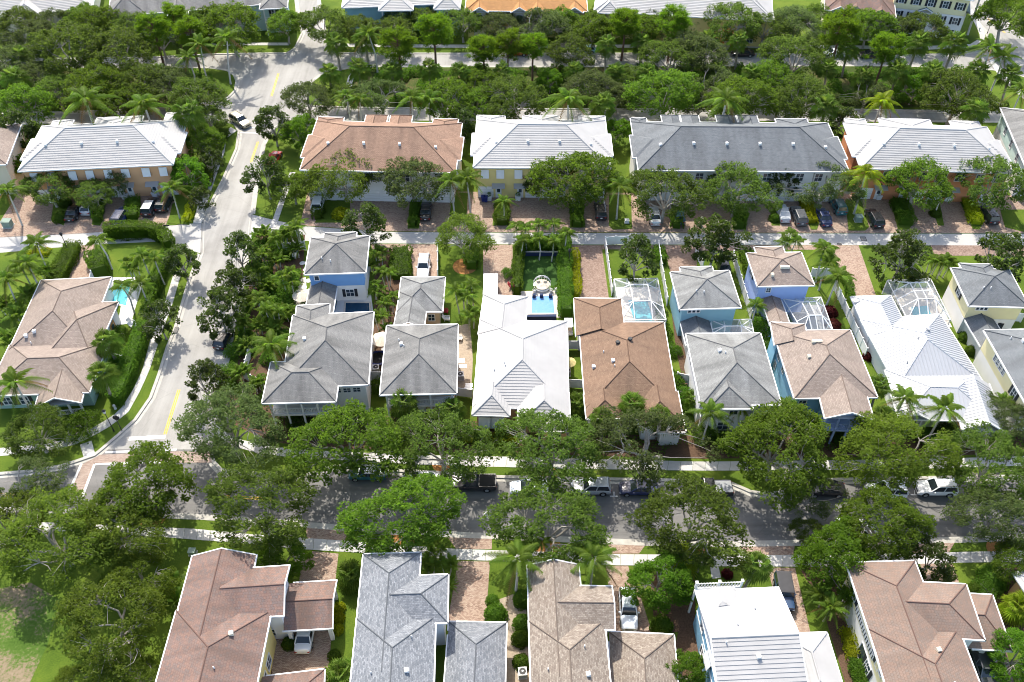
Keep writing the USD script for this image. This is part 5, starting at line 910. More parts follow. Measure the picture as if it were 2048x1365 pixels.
TABLE = '''
oak 68 862 68|before the porch of the tan corner house
oak 50 965 74|over the street at the far left
oak 285 968 98|over the brick crosswalk with pale limbs showing
oak 512 1010 122|over the main street right of the crosswalk
oak 455 850 104|on the corner left of the blue garage house front
oak 692 880 104|before the grey house with front balcony
oak 882 888 98|before the tan walled grey house, over the black pickup
oak 1105 893 104|before the white tiled house, above the pale car
oak 1292 885 108|before the brown roofed house
oak 1560 890 112|before the lavender balcony house
willow 1793 895 104|between the lavender house and the two white cars
oak 1985 925 92|at the right edge above the street
oak 2012 830 60|before the metal roofed house at the right edge
oak 805 1028 114|south of the street beside the lamp post
oak 1100 1043 118|south of the street behind the white car in the bay
oak 1388 1040 118|south of the street before the white roofed blue house
oak 1630 990 54|by the kerb bulge left of the two white cars
oak 1768 1048 98|south of the street below the sunroof car
oak 1615 1062 38|small one between the drives south of the street
oak 1995 1030 92|south of the street at the right edge
oak 2040 1110 58|on the sidewalk in the bottom right corner
bright 1680 1110 74|on the sidewalk left of the rose tiled house
magnolia 1862 1118 46|on the drive of the rose tiled house
bright 1322 1160 62|between the white car and the blue wall
bright 1366 1340 44|left of the blue wall at the bottom edge
bright 560 1112 50|round headed, beside the red tiled roof
bright 2030 1310 55|right of the rose tiled carport at the bottom edge
olive 105 1072 112|large one at the left above the bare patch
olive 235 1052 95|left of the red tiled roof by the sidewalk
olive 5 1055 80|at the very left edge below the street
willow 278 1150 66|bright topped one left of the red tiled roof
olive 222 1240 108|in the bottom left lawn
olive 265 1345 62|at the bottom edge left of the red tiled roof
willow 145 1365 45|small one at the bottom edge on the left lawn
oak 95 372 52|before the left half of the peach townhouse
oak 185 385 45|over the silver car of the peach townhouse
oak 245 345 52|before the middle of the peach townhouse
bright 375 345 40|at the right end of the peach townhouse
oak 405 278 42|beside the right gable of the peach townhouse
oak 420 235 36|on the corner above the peach townhouse
magnolia 420 320 26|by the sidewalk right of the peach townhouse
magnolia 400 395 24|over the sidewalk below the peach townhouse
magnolia 35 258 42|brownish one left of the peach townhouse
bright 15 325 32|at the left edge below the brownish magnolia
olive 685 345 72|before the left half of the terracotta townhouse
oak 825 352 76|before the right half of the terracotta townhouse
oak 1150 352 82|before the right half of the yellow townhouse
magnolia 1078 365 30|narrow one before the yellow townhouse
oak 1332 382 78|before the left end of the slate townhouse
oak 1478 375 72|before the middle of the slate townhouse
magnolia 1562 362 32|narrow one before the slate townhouse
oak 1652 365 72|before the right end of the slate townhouse
oak 1842 360 68|before the left half of the orange townhouse
oak 1992 360 76|before the right half of the orange townhouse
magnolia 928 245 32|between terracotta and white townhouse roofs
bright 1232 262 30|narrow one between white and slate townhouse roofs
magnolia 1695 248 34|between slate and white townhouse roofs
magnolia 732 445 42|by the alley left of the paver drive with white car
olive 926 468 60|by the alley behind the grey and white houses
magnolia 1274 515 47|on the fenced lawn behind the screened pool
magnolia 1432 478 54|by the alley behind the pale grey cottage
magnolia 1805 510 54|on the lawn behind the metal roofed house
magnolia 2012 515 52|by the alley at the right edge
magnolia 362 520 36|by the pool hedge of the corner house
magnolia 318 640 38|over the sidewalk right of the tan corner house
magnolia 478 505 42|top one of the row right of the side street
magnolia 466 565 38|second of the row right of the side street
magnolia 440 622 46|third of the row, over the dark cart
magnolia 408 765 46|by the stop bar right of the side street
magnolia 545 245 38|right of the side street above the red car
magnolia 530 350 40|right of the side street below the red car
oak 612 195 52|left of the terracotta roof over the back lane
bright 600 262 38|left of the terracotta roof
oak 585 372 42|left of the terracotta townhouse drives
oak 140 90 76|in the left park strip, largest
oak 235 105 72|in the middle of the left park strip
oak 55 70 52|at the left end of the far street
oak 190 165 62|low in the left park strip
oak 275 165 58|before the lane in the left park strip
oak 335 165 54|in the left park strip behind the peach roof
oak 40 205 56|left of the peach townhouse roof over the back lane
oak 392 188 56|at the right end of the left park strip
oak 110 180 50|behind the left end of the peach roof
oak 320 75 44|under the pines of the left park strip
oak 460 48 60|before the grey roofed far house
oak 380 40 40|beside the grey roofed far house
oak 20 120 50|at the left edge of the park strip
oak 205 40 44|beside the white tiled far house
oak 650 45 52|on the right of the far lane
oak 718 55 42|before the teal walled far house
oak 762 190 54|behind the terracotta roof by the park path
oak 890 195 56|behind the right end of the terracotta roof
oak 1030 195 66|behind the white middle roof
oak 1185 172 52|in the park strip between white and slate roofs
oak 1330 182 66|behind the left end of the slate roof
oak 1342 112 56|on the far street behind the slate roof
oak 1140 98 46|over the far street, pale green
oak 1080 50 58|before the orange roofed far block
oak 1185 55 46|before the mustard walled far block
oak 925 42 42|left of the orange roofed far block
oak 1392 100 62|on the far street left of the rust tree
oak 1480 192 60|behind the middle of the slate roof
oak 1592 108 62|over the far street behind the slate roof
oak 1612 192 60|behind the right end of the slate roof
oak 1425 160 50|in the park strip below the rust tree
oak 1545 150 46|in the park strip above the slate roof
oak 1465 40 56|before the right end of the mustard far block
oak 1590 42 50|left of the brown roofed far house
oak 1740 48 46|right of the brown roofed far house
oak 1850 52 44|before the tall yellow far house
oak 1920 185 68|behind the right white townhouse roof
bright 1830 175 34|among the lime undergrowth behind the right white roof
oak 1735 185 44|behind the left end of the right white roof
oak 2020 25 60|at the top right corner
oak 790 60 40|on the far street by the pines
oak 1000 50 44|before the left end of the orange roofed block
oak 1280 55 42|before the mustard walled far block, behind pines
oak 690 190 38|left of the park path
oak 35 45 46|before the left end of the white tiled far house
oak 112 45 46|before the gable of the white tiled far house
oak 165 32 38|at the right end of the white tiled far house
oak 262 50 44|before the left gable of the grey far house
oak 300 30 36|before the grey far house, left of the pines
oak 430 30 38|before the grey far house, right of the pines
oak 850 35 36|between the teal house and the tall pine
oak 905 22 30|at the right end of the teal walled far house
oak 1040 35 38|before the orange gables, left
oak 1120 40 42|before the orange gables, right
oak 1215 30 36|between the orange and mustard far blocks
oak 1310 40 42|before the middle of the mustard far block
oak 1400 30 36|before the hipped end of the mustard far block
oak 1530 50 44|at the right end of the mustard far block
oak 1640 35 40|before the left gable of the brown far house
oak 1790 55 42|between the brown and the tall yellow far houses
oak 570 45 40|on the left of the far lane behind the porch house
oak 800 30 36|before the teal far house porch
oak 1235 190 44|behind the narrow bright tree by the slate roof
oak 955 165 42|in the park strip behind the magnolia between the roofs
oak 1270 155 42|in the park strip right of the pale oak
bright 955 150 28|in the park strip below the umbrella pines
bright 1100 160 26|lime one in the park strip behind the white roof
bush 1090 165 20|yellowish, in the park strip behind the white roof
bright 1880 165 30|right of the lime undergrowth behind the right white roof
oak 1560 205 42|close behind the slate roof gables
oak 1400 205 42|close behind the slate roof, left of centre
oak 960 205 44|close behind the white middle roof at its left end
oak 480 20 36|on the lawn of the porch house
oak 75 150 46|in the left park strip left of centre
oak 250 200 48|close behind the middle of the peach roof
rust 1458 72 22|on the far street before the mustard block
pine 305 58 36|first of the left park strip
pine 345 32 30|farther one of the left park strip
pine 378 60 34|rightmost of the left park strip
pine 796 88 40|by the far street right of the park path
pine 866 58 40|tallest right of the park path
pine 966 95 34|left of three umbrella shaped ones
pine 1016 85 34|middle of three umbrella shaped ones
pine 1066 88 32|right of three umbrella shaped ones
pine 1250 42 34|before the mustard walled far block
pine 1346 42 36|right of the mustard walled far block porch
pine 1685 52 44|before the brown roofed far house
pine 1775 92 38|by the black car on the far street
sabal 672 84 20|on the grass corner right of the lane
sabal 654 142 18|on the lawn left of the park path
sabal 318 145 18|in the left park strip behind the peach roof
sabal 32 155 24|at the left end of the park strip
sabal 380 218 26|by the corner of the peach roof
sabal 42 108 18|at the far left street
sabal 730 74 22|before the teal walled far house
sabal 715 132 20|right of the park path
sabal 785 140 20|under the leftmost pine
sabal 857 137 19|under the tallest pine
sabal 925 142 18|left of the umbrella pines
sabal 1210 207 23|behind the white middle roof at its right end
sabal 1285 82 18|on the far street by a pine
sabal 1215 90 18|over the far street kerb
sabal 1150 138 16|in the park strip behind the white roof
sabal 1228 142 18|in the park strip behind the bright narrow tree
sabal 1297 142 18|in the park strip below the tall pine
sabal 1003 142 17|below the umbrella pines
sabal 1418 77 18|left of the rust coloured tree
sabal 1482 80 17|right of the rust coloured tree
sabal 1838 80 21|left of two before the tall yellow house
sabal 1912 82 22|right of two before the tall yellow house
sabal 2028 150 20|by the diagonal path at the right edge
sabal 1800 140 22|in the right park strip, middle
sabal 1727 150 19|greyish one in the right park strip
sabal 1660 137 17|in the right park strip below the white car
sabal 1500 145 18|in the park strip behind the slate roof
sabal 1432 137 17|in the park strip left of the black car
sabal 1872 142 20|in the right park strip below two palms
sabal 1955 142 22|at the right end of the park strip
sabal 1655 212 24|by the magnolia between the slate and white roofs
sabal 1945 215 23|behind the right white roof
sabal 1700 95 19|dark trunked one by the far white car
sabal 212 680 32|right of the tan corner house roof, upper one
sabal 197 745 33|right of the tan corner house roof, lower one
sabal 801 802 32|before the tan walled grey house, left one
sabal 903 814 29|before the tan walled grey house, right one
sabal 1207 832 30|left of three before the brown roofed house
sabal 1262 808 31|middle of three before the brown roofed house
sabal 1320 832 31|right of three before the brown roofed house
sabal 1582 818 30|upper left of the lavender balcony
sabal 1628 856 32|left of the lavender balcony
sabal 1770 832 29|right of the lavender balcony
sabal 1762 772 26|between lavender and metal roofed houses
sabal 762 1086 32|at the back of the blue grey roof
fanlow 703 1147 36|left of the blue grey roof
fanlow 680 1342 40|between red tiled carport and blue grey roof
yellowfan 1362 1122 44|by the sidewalk above the blue house
sabal 1405 1106 30|behind the yellowish fan palm
sabal 1507 1127 35|behind the latticed deck
yellowfan 2035 1215 36|at the right edge beside the near houses
fanlow 1152 808 30|left of the brown roofed house front
fanlow 1385 800 27|right of the brown roofed house
queen 165 202 40|behind the left half of the peach roof
queen 290 210 36|behind the right half of the peach roof
coconut 440 82 34|on the bulge of the far junction
coconut 397 95 32|left of the coconut palm on the junction
coconut 372 112 28|in the left park strip beside the junction
queen 825 198 27|left of two behind the terracotta roof
queen 856 198 27|right of two behind the terracotta roof
queen 694 195 22|left of two at the foot of the park path
queen 716 200 22|right of two at the foot of the park path
queen 1140 203 37|behind the white middle roof
coconut 746 68 30|windswept one before the teal walled far house
queen 1450 205 36|behind the slate roof
queeny 1762 205 40|behind the right white roof
coconut 1982 92 38|by the junction at the top right
coconut 2012 112 32|leaning over the diagonal path
queen 2040 185 28|at the right edge above the sage house
queen 905 362 36|left of two before the white and yellow townhouse
queen 938 358 36|right of two before the white and yellow townhouse
queen 1008 402 24|on the island before the yellow townhouse
queen 1240 372 36|on the island right of the black car
queeny 1735 348 46|at the left end of the orange townhouse
xmas 1890 380 22|before the middle of the orange townhouse
queen 340 378 32|before the right end of the peach townhouse
queen 12 385 36|at the left edge of the townhouse drives
queen 70 490 36|at the left end of the alley
queen 8 562 36|at the left edge below the alley
xmas 55 530 30|left of the corner house drive
xmas 200 482 26|leaning, at the end of the pool hedge
xmas 286 512 25|first by the turquoise pool lawn
xmas 310 520 23|second by the turquoise pool lawn
xmas 246 572 26|over the turquoise pool, left one
xmas 282 570 24|over the turquoise pool, right one
queen 28 768 50|before the tan corner house at the left edge
areca 40 625 40|left of the tan corner house roof
areca 20 680 34|at the left edge beside the tan roof
areca 8 610 30|at the left edge above the tan roof
cluster 590 452 30|at the alley end of the garden by the blue garage
cluster 560 470 28|by the alley right of the side street
areca 555 520 28|in the side garden left of the blue garage
cluster 575 555 30|left of the blue garage
areca 535 570 28|behind the third magnolia
cluster 545 620 30|left of the grey main roof
areca 575 625 26|close to the link roof of the grey house
areca 515 655 28|left of the arching palm
areca 500 600 26|behind the magnolia row
areca 485 745 28|left of the white garden fence
areca 525 470 28|at the corner of the alley right of the side street
cluster 505 540 28|between the magnolia row and the blue garage, upper
areca 590 500 24|close to the left wall of the blue garage
cluster 520 600 28|between the magnolia row and the grey link roof
areca 550 655 28|beside the grey main roof, upper left
cluster 565 690 24|beside the left eave of the grey main roof
areca 495 690 28|behind the dark car right of the side street
cluster 480 640 26|next to the third magnolia
areca 515 770 26|below the white garden fence
areca 745 530 22|close to the right wall of the blue garage
areca 765 600 20|right of the small dark pool, low
cluster 150 620 30|no
areca 60 590 34|on the lawn left of the tan corner house
queen 40 530 34|on the lawn below the alley at the left
areca 90 545 26|left of the wide hedge
cluster 262 530 26|on the lawn beside the turquoise pool
areca 225 690 26|between the tan house and the yellowish hedge
cluster 525 505 26|near the first magnolia of the row
queen 543 690 48|left of the grey balcony house
cluster 755 505 24|right of the blue garage, top one
cluster 772 545 24|right of the blue garage, second one
cluster 752 578 22|right of the small dark pool, upper
cluster 778 600 24|right of the small dark pool, middle
cluster 760 632 24|right of the small dark pool, lower
areca 775 660 20|between the two grey main roofs
cluster 925 588 32|left of the white tiled roof, upper
cluster 940 628 26|left of the white tiled roof, lower
xmas 945 570 20|beside the flat white trailer
xmas 1033 452 20|first of the row behind the egg shaped seat
xmas 1054 458 20|second of the row behind the egg shaped seat
xmas 1076 448 20|third of the row behind the egg shaped seat
xmas 1080 476 20|fourth of the row behind the egg shaped seat
xmas 1106 450 20|fifth of the row behind the egg shaped seat
xmas 1131 465 20|last of the row behind the egg shaped seat
xmas 1045 480 19|front left of the row behind the egg shaped seat
xmas 1105 482 19|front right of the row behind the egg shaped seat
cluster 1580 478 28|by the alley behind the tan garage
xmas 1652 500 30|on the lawn right of the tan garage, top
xmas 1656 525 26|on the lawn right of the tan garage, lower
queen 1672 555 36|leaning over the lawn by the blue pool screen
xmas 1515 612 22|left of the tan link roof
cluster 1872 518 26|left of two by the vaulted screen
cluster 1893 522 26|right of two by the vaulted screen
queen 1418 828 42|before the pale grey house, left
queeny 1478 815 30|before the pale grey house, right
queen 1808 796 40|before the metal roofed house, left
queen 1888 818 48|before the metal roofed house, right
queen 2005 800 26|right of the metal roofed house
queen 1050 842 30|before the door of the white tiled house
cluster 872 1098 26|beside the blue grey roof, upper
cluster 858 1128 26|beside the blue grey roof, left
cluster 893 1125 26|beside the blue grey roof, right
queen 1032 1122 58|between the blue grey and mottled roofs
queen 1082 1088 26|small, before the mottled roof
queen 1188 1124 54|over the mottled roof beside the white car
date 1650 1190 32|top left of three by the rose tiled house
date 1660 1218 34|lower left of three by the rose tiled house
date 1690 1200 30|right of three by the rose tiled house
banana 345 1165 32|left of the red tiled roof
banana 350 1195 26|lower, left of the red tiled roof
date 898 1175 18|dark, under the eave of the blue grey roof
shrub 120 432 16|on the island left of the black and red car
shrub 128 404 14|behind the round shrub left of the black and red car
lime 680 425 18|by the silver car of the terracotta townhouse
shrub 826 440 10|small, at the end of the island by the glinting car
shrub 1550 435 12|left of the covered car
shrub 1872 425 12|on the narrow island before the orange townhouse
shrub 992 1225 24|beside the blue grey roof
shrub 985 1200 14|behind the round shrub by the blue grey roof
shrub 1045 1195 22|left of the mottled roof, upper
shrub 1046 1245 22|left of the mottled roof, middle
shrub 1042 1275 20|left of the mottled roof, lower
shrub 1042 1322 18|flat topped, above the air conditioner
shrub 1325 1250 24|dark, below the broad tree
shrub 578 1285 16|below the yellow wall
lime 678 1215 14|upper of the column beside the red carport
lime 677 1235 13|middle of the column beside the red carport
lime 674 1258 14|lower of the column beside the red carport
shrub 668 1310 14|below the lime shrubs
shrub 1825 540 18|left of the vaulted screen
shrub 1778 570 16|on the drive edge by the vaulted screen
shrub 1935 672 16|under the wall of the slate link roof
shrub 1945 700 14|lower, under the wall of the slate link roof
redbush 1660 622 16|upper, on the lawn by the blue pool screen
redbush 1668 648 16|lower, on the lawn by the blue pool screen
redbush 1738 712 12|by the fence of the metal roofed house
redbush 1455 1146 12|behind the latticed deck
shrub 1990 1155 30|on the bed at the right edge
bush 1975 1180 22|behind the rose tiled carport
shrub 1950 1178 16|top of the rose tiled carport
bush 1015 545 12|beside the egg shaped seat lawn
bush 620 600 16|left of the link roof of the blue garage
bush 1290 765 18|no
bush 1345 760 22|between brown and pale grey houses, upper
bush 1370 790 22|between brown and pale grey houses, lower
bush 1350 700 14|on the strip right of the brown roof
bush 1528 655 26|left of the blue pool screen
bush 1520 690 20|left of the lavender house wall
bush 1565 460 12|no
bush 770 770 22|between the two grey main roofs at the front
bush 160 850 34|before the porch corner of the tan house
bush 190 765 22|under the lower fan palm of the tan house
bush 235 665 18|by the pool deck of the tan house
bush 245 715 24|beside the hedge of the tan house
bush 470 700 20|by the dark cart
bush 455 745 24|on the verge above the stop bar
bush 1455 880 22|under the leaning palm before the pale grey house
bush 1408 868 22|before the corner of the pale grey house
bush 1690 880 20|under the lavender balcony
bush 1900 870 26|before the dark door of the metal roofed house
bush 1860 880 22|before the metal roofed house
bush 2000 870 24|before the metal roofed house at the right
bush 760 870 22|behind the oaks before the grey balcony house
bush 1000 880 18|under the peach bay windows
bush 1155 855 20|between white tiled and brown roofed houses
bush 600 840 22|at the corner of the grey balcony
'''
for row in TABLE.strip().splitlines():
    a, where = row.split('|'); k, x, y, r = a.split()
    if where != 'no': plant(k, float(x), float(y), float(r), where)

# hedges: leafy walls along a line
def hedge(pts, w, h, label, lm='leaf_hedge', n=95, ls=.2):
    line = LineString(PP(pts)); rng = np.random.default_rng(int(pts[0][0]) + int(pts[0][1])); poly = line.buffer(w / 2, cap_style=2, join_style=1); L = line.length; fm = MB()
    m = int(n * L * (w + 2 * h)); u = rng.uniform(0, L, m); q = np.array([line.interpolate(t).coords[0] for t in u]); q2 = np.array([line.interpolate(min(L, t + .3)).coords[0] for t in u]); q1 = np.array([line.interpolate(max(0, t - .3)).coords[0] for t in u])
    d = q2 - q1; d /= np.linalg.norm(d, axis=1)[:, None] + 1e-9; nn = np.c_[-d[:, 1], d[:, 0]]; s = rng.uniform(-h - w / 2, h + w / 2, m); top = np.abs(s) < w / 2
    off = np.where(top, s, np.sign(s) * w / 2); z = np.where(top, h, h - (np.abs(s) - w / 2)); p3 = np.c_[q + nn * off[:, None], z]
    bump = (meshkit_noise(p3 * .8) - .5) * .85 + (meshkit_noise(p3 * 2.1 + 9) - .5) * .35; p3[:, :2] += nn * (np.sign(off) * bump * ~top)[:, None]; p3[:, 2] += np.where(top, bump, 0); p3[:, 2] = np.maximum(p3[:, 2], .05)
    leaves(fm, rng, p3 + rng.normal(size=p3.shape) * .07, ls, .5, .65)
    c = line.buffer(w / 2 - .12, cap_style=2); fm.prism(line.buffer(max(.1, w / 2 - .3), cap_style=2), 0.0, h - .38)
    b = np.array([*line.interpolate(L / 2).coords[0], 0]); t = Thing('hedge', label, 'hedge', b); t.part('foliage', fm, lm)
HEDGES = '''
215,478 255,473 300,472 333,480 342,505|1.6|2.6|tall clipped hedge round the top of the corner garden|h
342,520 325,548 312,585 298,640|1.5|2.2|tall hedge between the turquoise pool and the sidewalk, upper part|h
290,660 278,700 262,745 245,790 232,812|1.7|2.1|tall yellowish hedge between the tan house and the sidewalk, lower part|h
196,520 205,555|2.6|2.4|blocky hedge at the end of the corner house drive|h
152,497 128,545 112,572|2.4|1.6|wide hedge left of the corner house drive|h
802,505 802,560|3.0|1.5|bright green hedge block left of the white car drive|c
945,498 944,540|2.0|1.8|dark hedge on the right of the fenced grey lawn|h
1037,505 1036,545 1034,592|1.3|2.2|clipped hedge left of the egg shaped seat lawn|h
1127,485 1128,540 1130,600 1133,636|1.9|2.2|tall clipped hedge right of the egg shaped seat lawn|h
1147,508 1150,560 1152,596|1.4|1.2|low yellowish hedge along the brown house drive|l
1036,500 1080,498 1125,498|1.4|2.4|clipped hedge behind the row of slim palms|h
1316,503 1322,530|1.6|1.5|hedge at the alley right of the fenced magnolia|h
1484,508 1496,545 1500,560|1.2|1.3|hedge left of the tan garage|h
1688,555 1698,590 1712,625|1.0|1.1|hedge along the fence of the metal roofed drive|c
832,412 826,455|1.3|1.2|low hedge on the island left of the glinting car|h
1005,412 1004,452|2.2|1.5|hedge below the palm before the yellow townhouse|h
1154,408 1154,456|1.9|1.5|hedge left of the black car by the yellow townhouse|h
1478,420 1478,458|2.0|1.6|hedge on the island under the slate townhouse oaks|h
1352,425 1352,458|1.8|1.5|hedge on the island under the leftmost slate townhouse oak|h
1603,392 1622,448|2.0|1.1|yellow hedge between the two dark cars|l
1795,405 1812,452|2.6|1.3|hedge before the left end of the orange townhouse|h
1926,392 1952,450|1.9|1.1|yellow hedge before the right half of the orange townhouse|l
202,395 196,446|1.5|1.3|hedge left of the navy car|h
268,404 266,440|2.2|1.4|bushy hedge right of the navy car|h
388,398 375,446|1.0|1.0|thin hedge along the peach townhouse side lawn|l
925,880 975,881 1035,884|1.4|1.1|low yellow topped hedge before the white tiled house|l
1690,1262 1698,1290 1705,1320|1.3|1.1|lime green hedge under the rose tiled house windows|l
1708,1325 1718,1362 1730,1400|1.6|1.3|rounded hedge at the bottom under the rose tiled house|c
1730,660 1765,740 1785,780|.8|.8|low green strip along the white metal roofed wall|c
640,395 636,440|1.6|1.2|hedge by the silver car of the terracotta townhouse|h
1695,1190 1755,1365|.5|.5|no|c
1318,610 1330,660 1340,720|1.2|.6|low green strip right of the brown roofed house|c
1655,500 1668,535|.6|.5|no|c
452,268 425,330 404,392|1.6|1.3|shrubby border beside the peach townhouse sidewalk|h
60,505 100,507|1.4|.7|yellowish low border on the lawn below the alley|l
'''
for row in HEDGES.strip().splitlines():
    a, w, h_, lab, m = row.split('|')
    if lab != 'no': hedge([tuple(map(float, q.split(','))) for q in a.split()], float(w), float(h_), lab, {'h': 'leaf_hedge', 'c': 'leaf_cover', 'l': 'leaf_lime'}[m])
# ground cover nobody could count
def cover(name, polys, n, label, lm='leaf_cover', hmax=1.2, ls=.32):
    rng = np.random.default_rng(5); fm = MB()
    for pl in polys:
        g = Polygon(PP(pl)).buffer(0).difference(ROAD.buffer(.6)); b = g.bounds; m = int(n * g.area); pts = np.c_[rng.uniform(b[0], b[2], m * 3), rng.uniform(b[1], b[3], m * 3)]
        import shapely; pts = pts[shapely.contains_xy(g, pts[:, 0], pts[:, 1])]; nz = meshkit_noise(np.c_[pts * .45, np.zeros(len(pts))]); keep = nz > .42; pts, nz = pts[keep], nz[keep]
        z = np.clip((nz - .40) * 5, 0, 1) * hmax * rng.uniform(.35, 1.0, len(pts)); leaves(fm, rng, np.c_[pts, z + .05], ls, .9, .6)
    lone(name, fm, lm, label, 'ground cover', kind='stuff')
cover('undergrowth', [[(705,140),(960,136),(1500,134),(1800,134),(1930,140),(1950,212),(1587,213),(960,213),(705,210)]], 26, 'dense green undergrowth below the trees of the right park strip')
cover('undergrowth', [[(-40,140),(300,138),(420,150),(445,190),(300,210),(75,220),(-40,224)]], 20, 'dense green undergrowth below the trees of the left park strip')
cover('foundation_plants', [[(540,830),(940,850),(1145,875),(1370,880),(1560,870),(1700,880),(1900,888),(2100,860),(2100,900),(1884,905),(1403,912),(938,900),(700,893),(540,880)]], 22, 'mixed low plants in the front beds of the middle houses', 'leaf_hedge', .8, .26)
cover('foundation_plants', [[(505,475),(608,475),(604,560),(560,740),(500,790),(470,755),(500,560)]], 75, 'mixed low plants in the garden right of the side street', 'leaf_cover', 1.6, .30)
# ---------------------------------------------------------------- vehicles
def loft(mb, secs):
    n = len(secs[0]); V = np.vstack(secs); F = []
    for i in range(len(secs) - 1):
        for j in range(n):
            k = (j + 1) % n; a, b, c, d = i * n + j, i * n + k, (i + 1) * n + k, (i + 1) * n + j; F += [[a, b, c], [a, c, d]]
    for j in range(1, n - 1): F += [[0, j + 1, j], [(len(secs) - 1) * n, (len(secs) - 1) * n + j, (len(secs) - 1) * n + j + 1]]
    return mb.add(V, F)
def sec(x, w, zb, zt): return np.array([(x, -w * .9, zb), (x, w * .9, zb), (x, w, zb + .16), (x, w, zt - .26), (x, w - .07, zt - .06), (x, w * .62, zt), (x, -w * .62, zt), (x, -w + .07, zt - .06), (x, -w, zt - .26), (x, -w, zb + .16)])
SHAPE = dict(  # length, width, height, body stations (x fraction, width factor, top), greenhouse (rear base, rear roof, front roof, front base), belt height
    sedan=(4.75, 1.84, 1.45, [(-.5, .80, .80), (-.47, .93, .98), (-.30, 1, 1.0), (.0, 1, .98), (.22, 1, .96), (.42, .95, .84), (.49, .84, .66)], (-.34, -.20, .06, .22), .92),
    suv=(4.75, 1.92, 1.74, [(-.5, .86, 1.0), (-.48, .97, 1.10), (-.30, 1, 1.12), (.0, 1, 1.10), (.22, 1, 1.08), (.43, .96, .98), (.49, .86, .78)], (-.485, -.43, .06, .20), 1.04),
    pickup=(5.7, 2.0, 1.9, [(-.5, .97, 1.08), (-.49, 1, 1.1), (-.13, 1, 1.1), (.0, 1, 1.14), (.22, 1, 1.16), (.45, .97, 1.1), (.49, .90, .86)], (-.12, -.08, .12, .22), 1.1),
    jeep=(4.4, 1.88, 1.85, [(-.5, .9, 1.05), (-.48, .94, 1.1), (.0, .94, 1.1), (.2, .9, 1.12), (.46, .84, 1.1), (.47, .84, .8)], (-.48, -.46, .12, .17), 1.06),
    hatch=(4.1, 1.76, 1.52, [(-.5, .85, .9), (-.47, .95, 1.02), (.0, 1, 1.0), (.22, 1, .98), (.42, .94, .86), (.49, .83, .68)], (-.47, -.36, .08, .25), .95),
    van=(4.95, 1.95, 1.95, [(-.5, .9, 1.05), (-.48, .98, 1.15), (.0, 1, 1.14), (.25, 1, 1.1), (.43, .95, .98), (.49, .84, .76)], (-.485, -.46, .12, .27), 1.08))
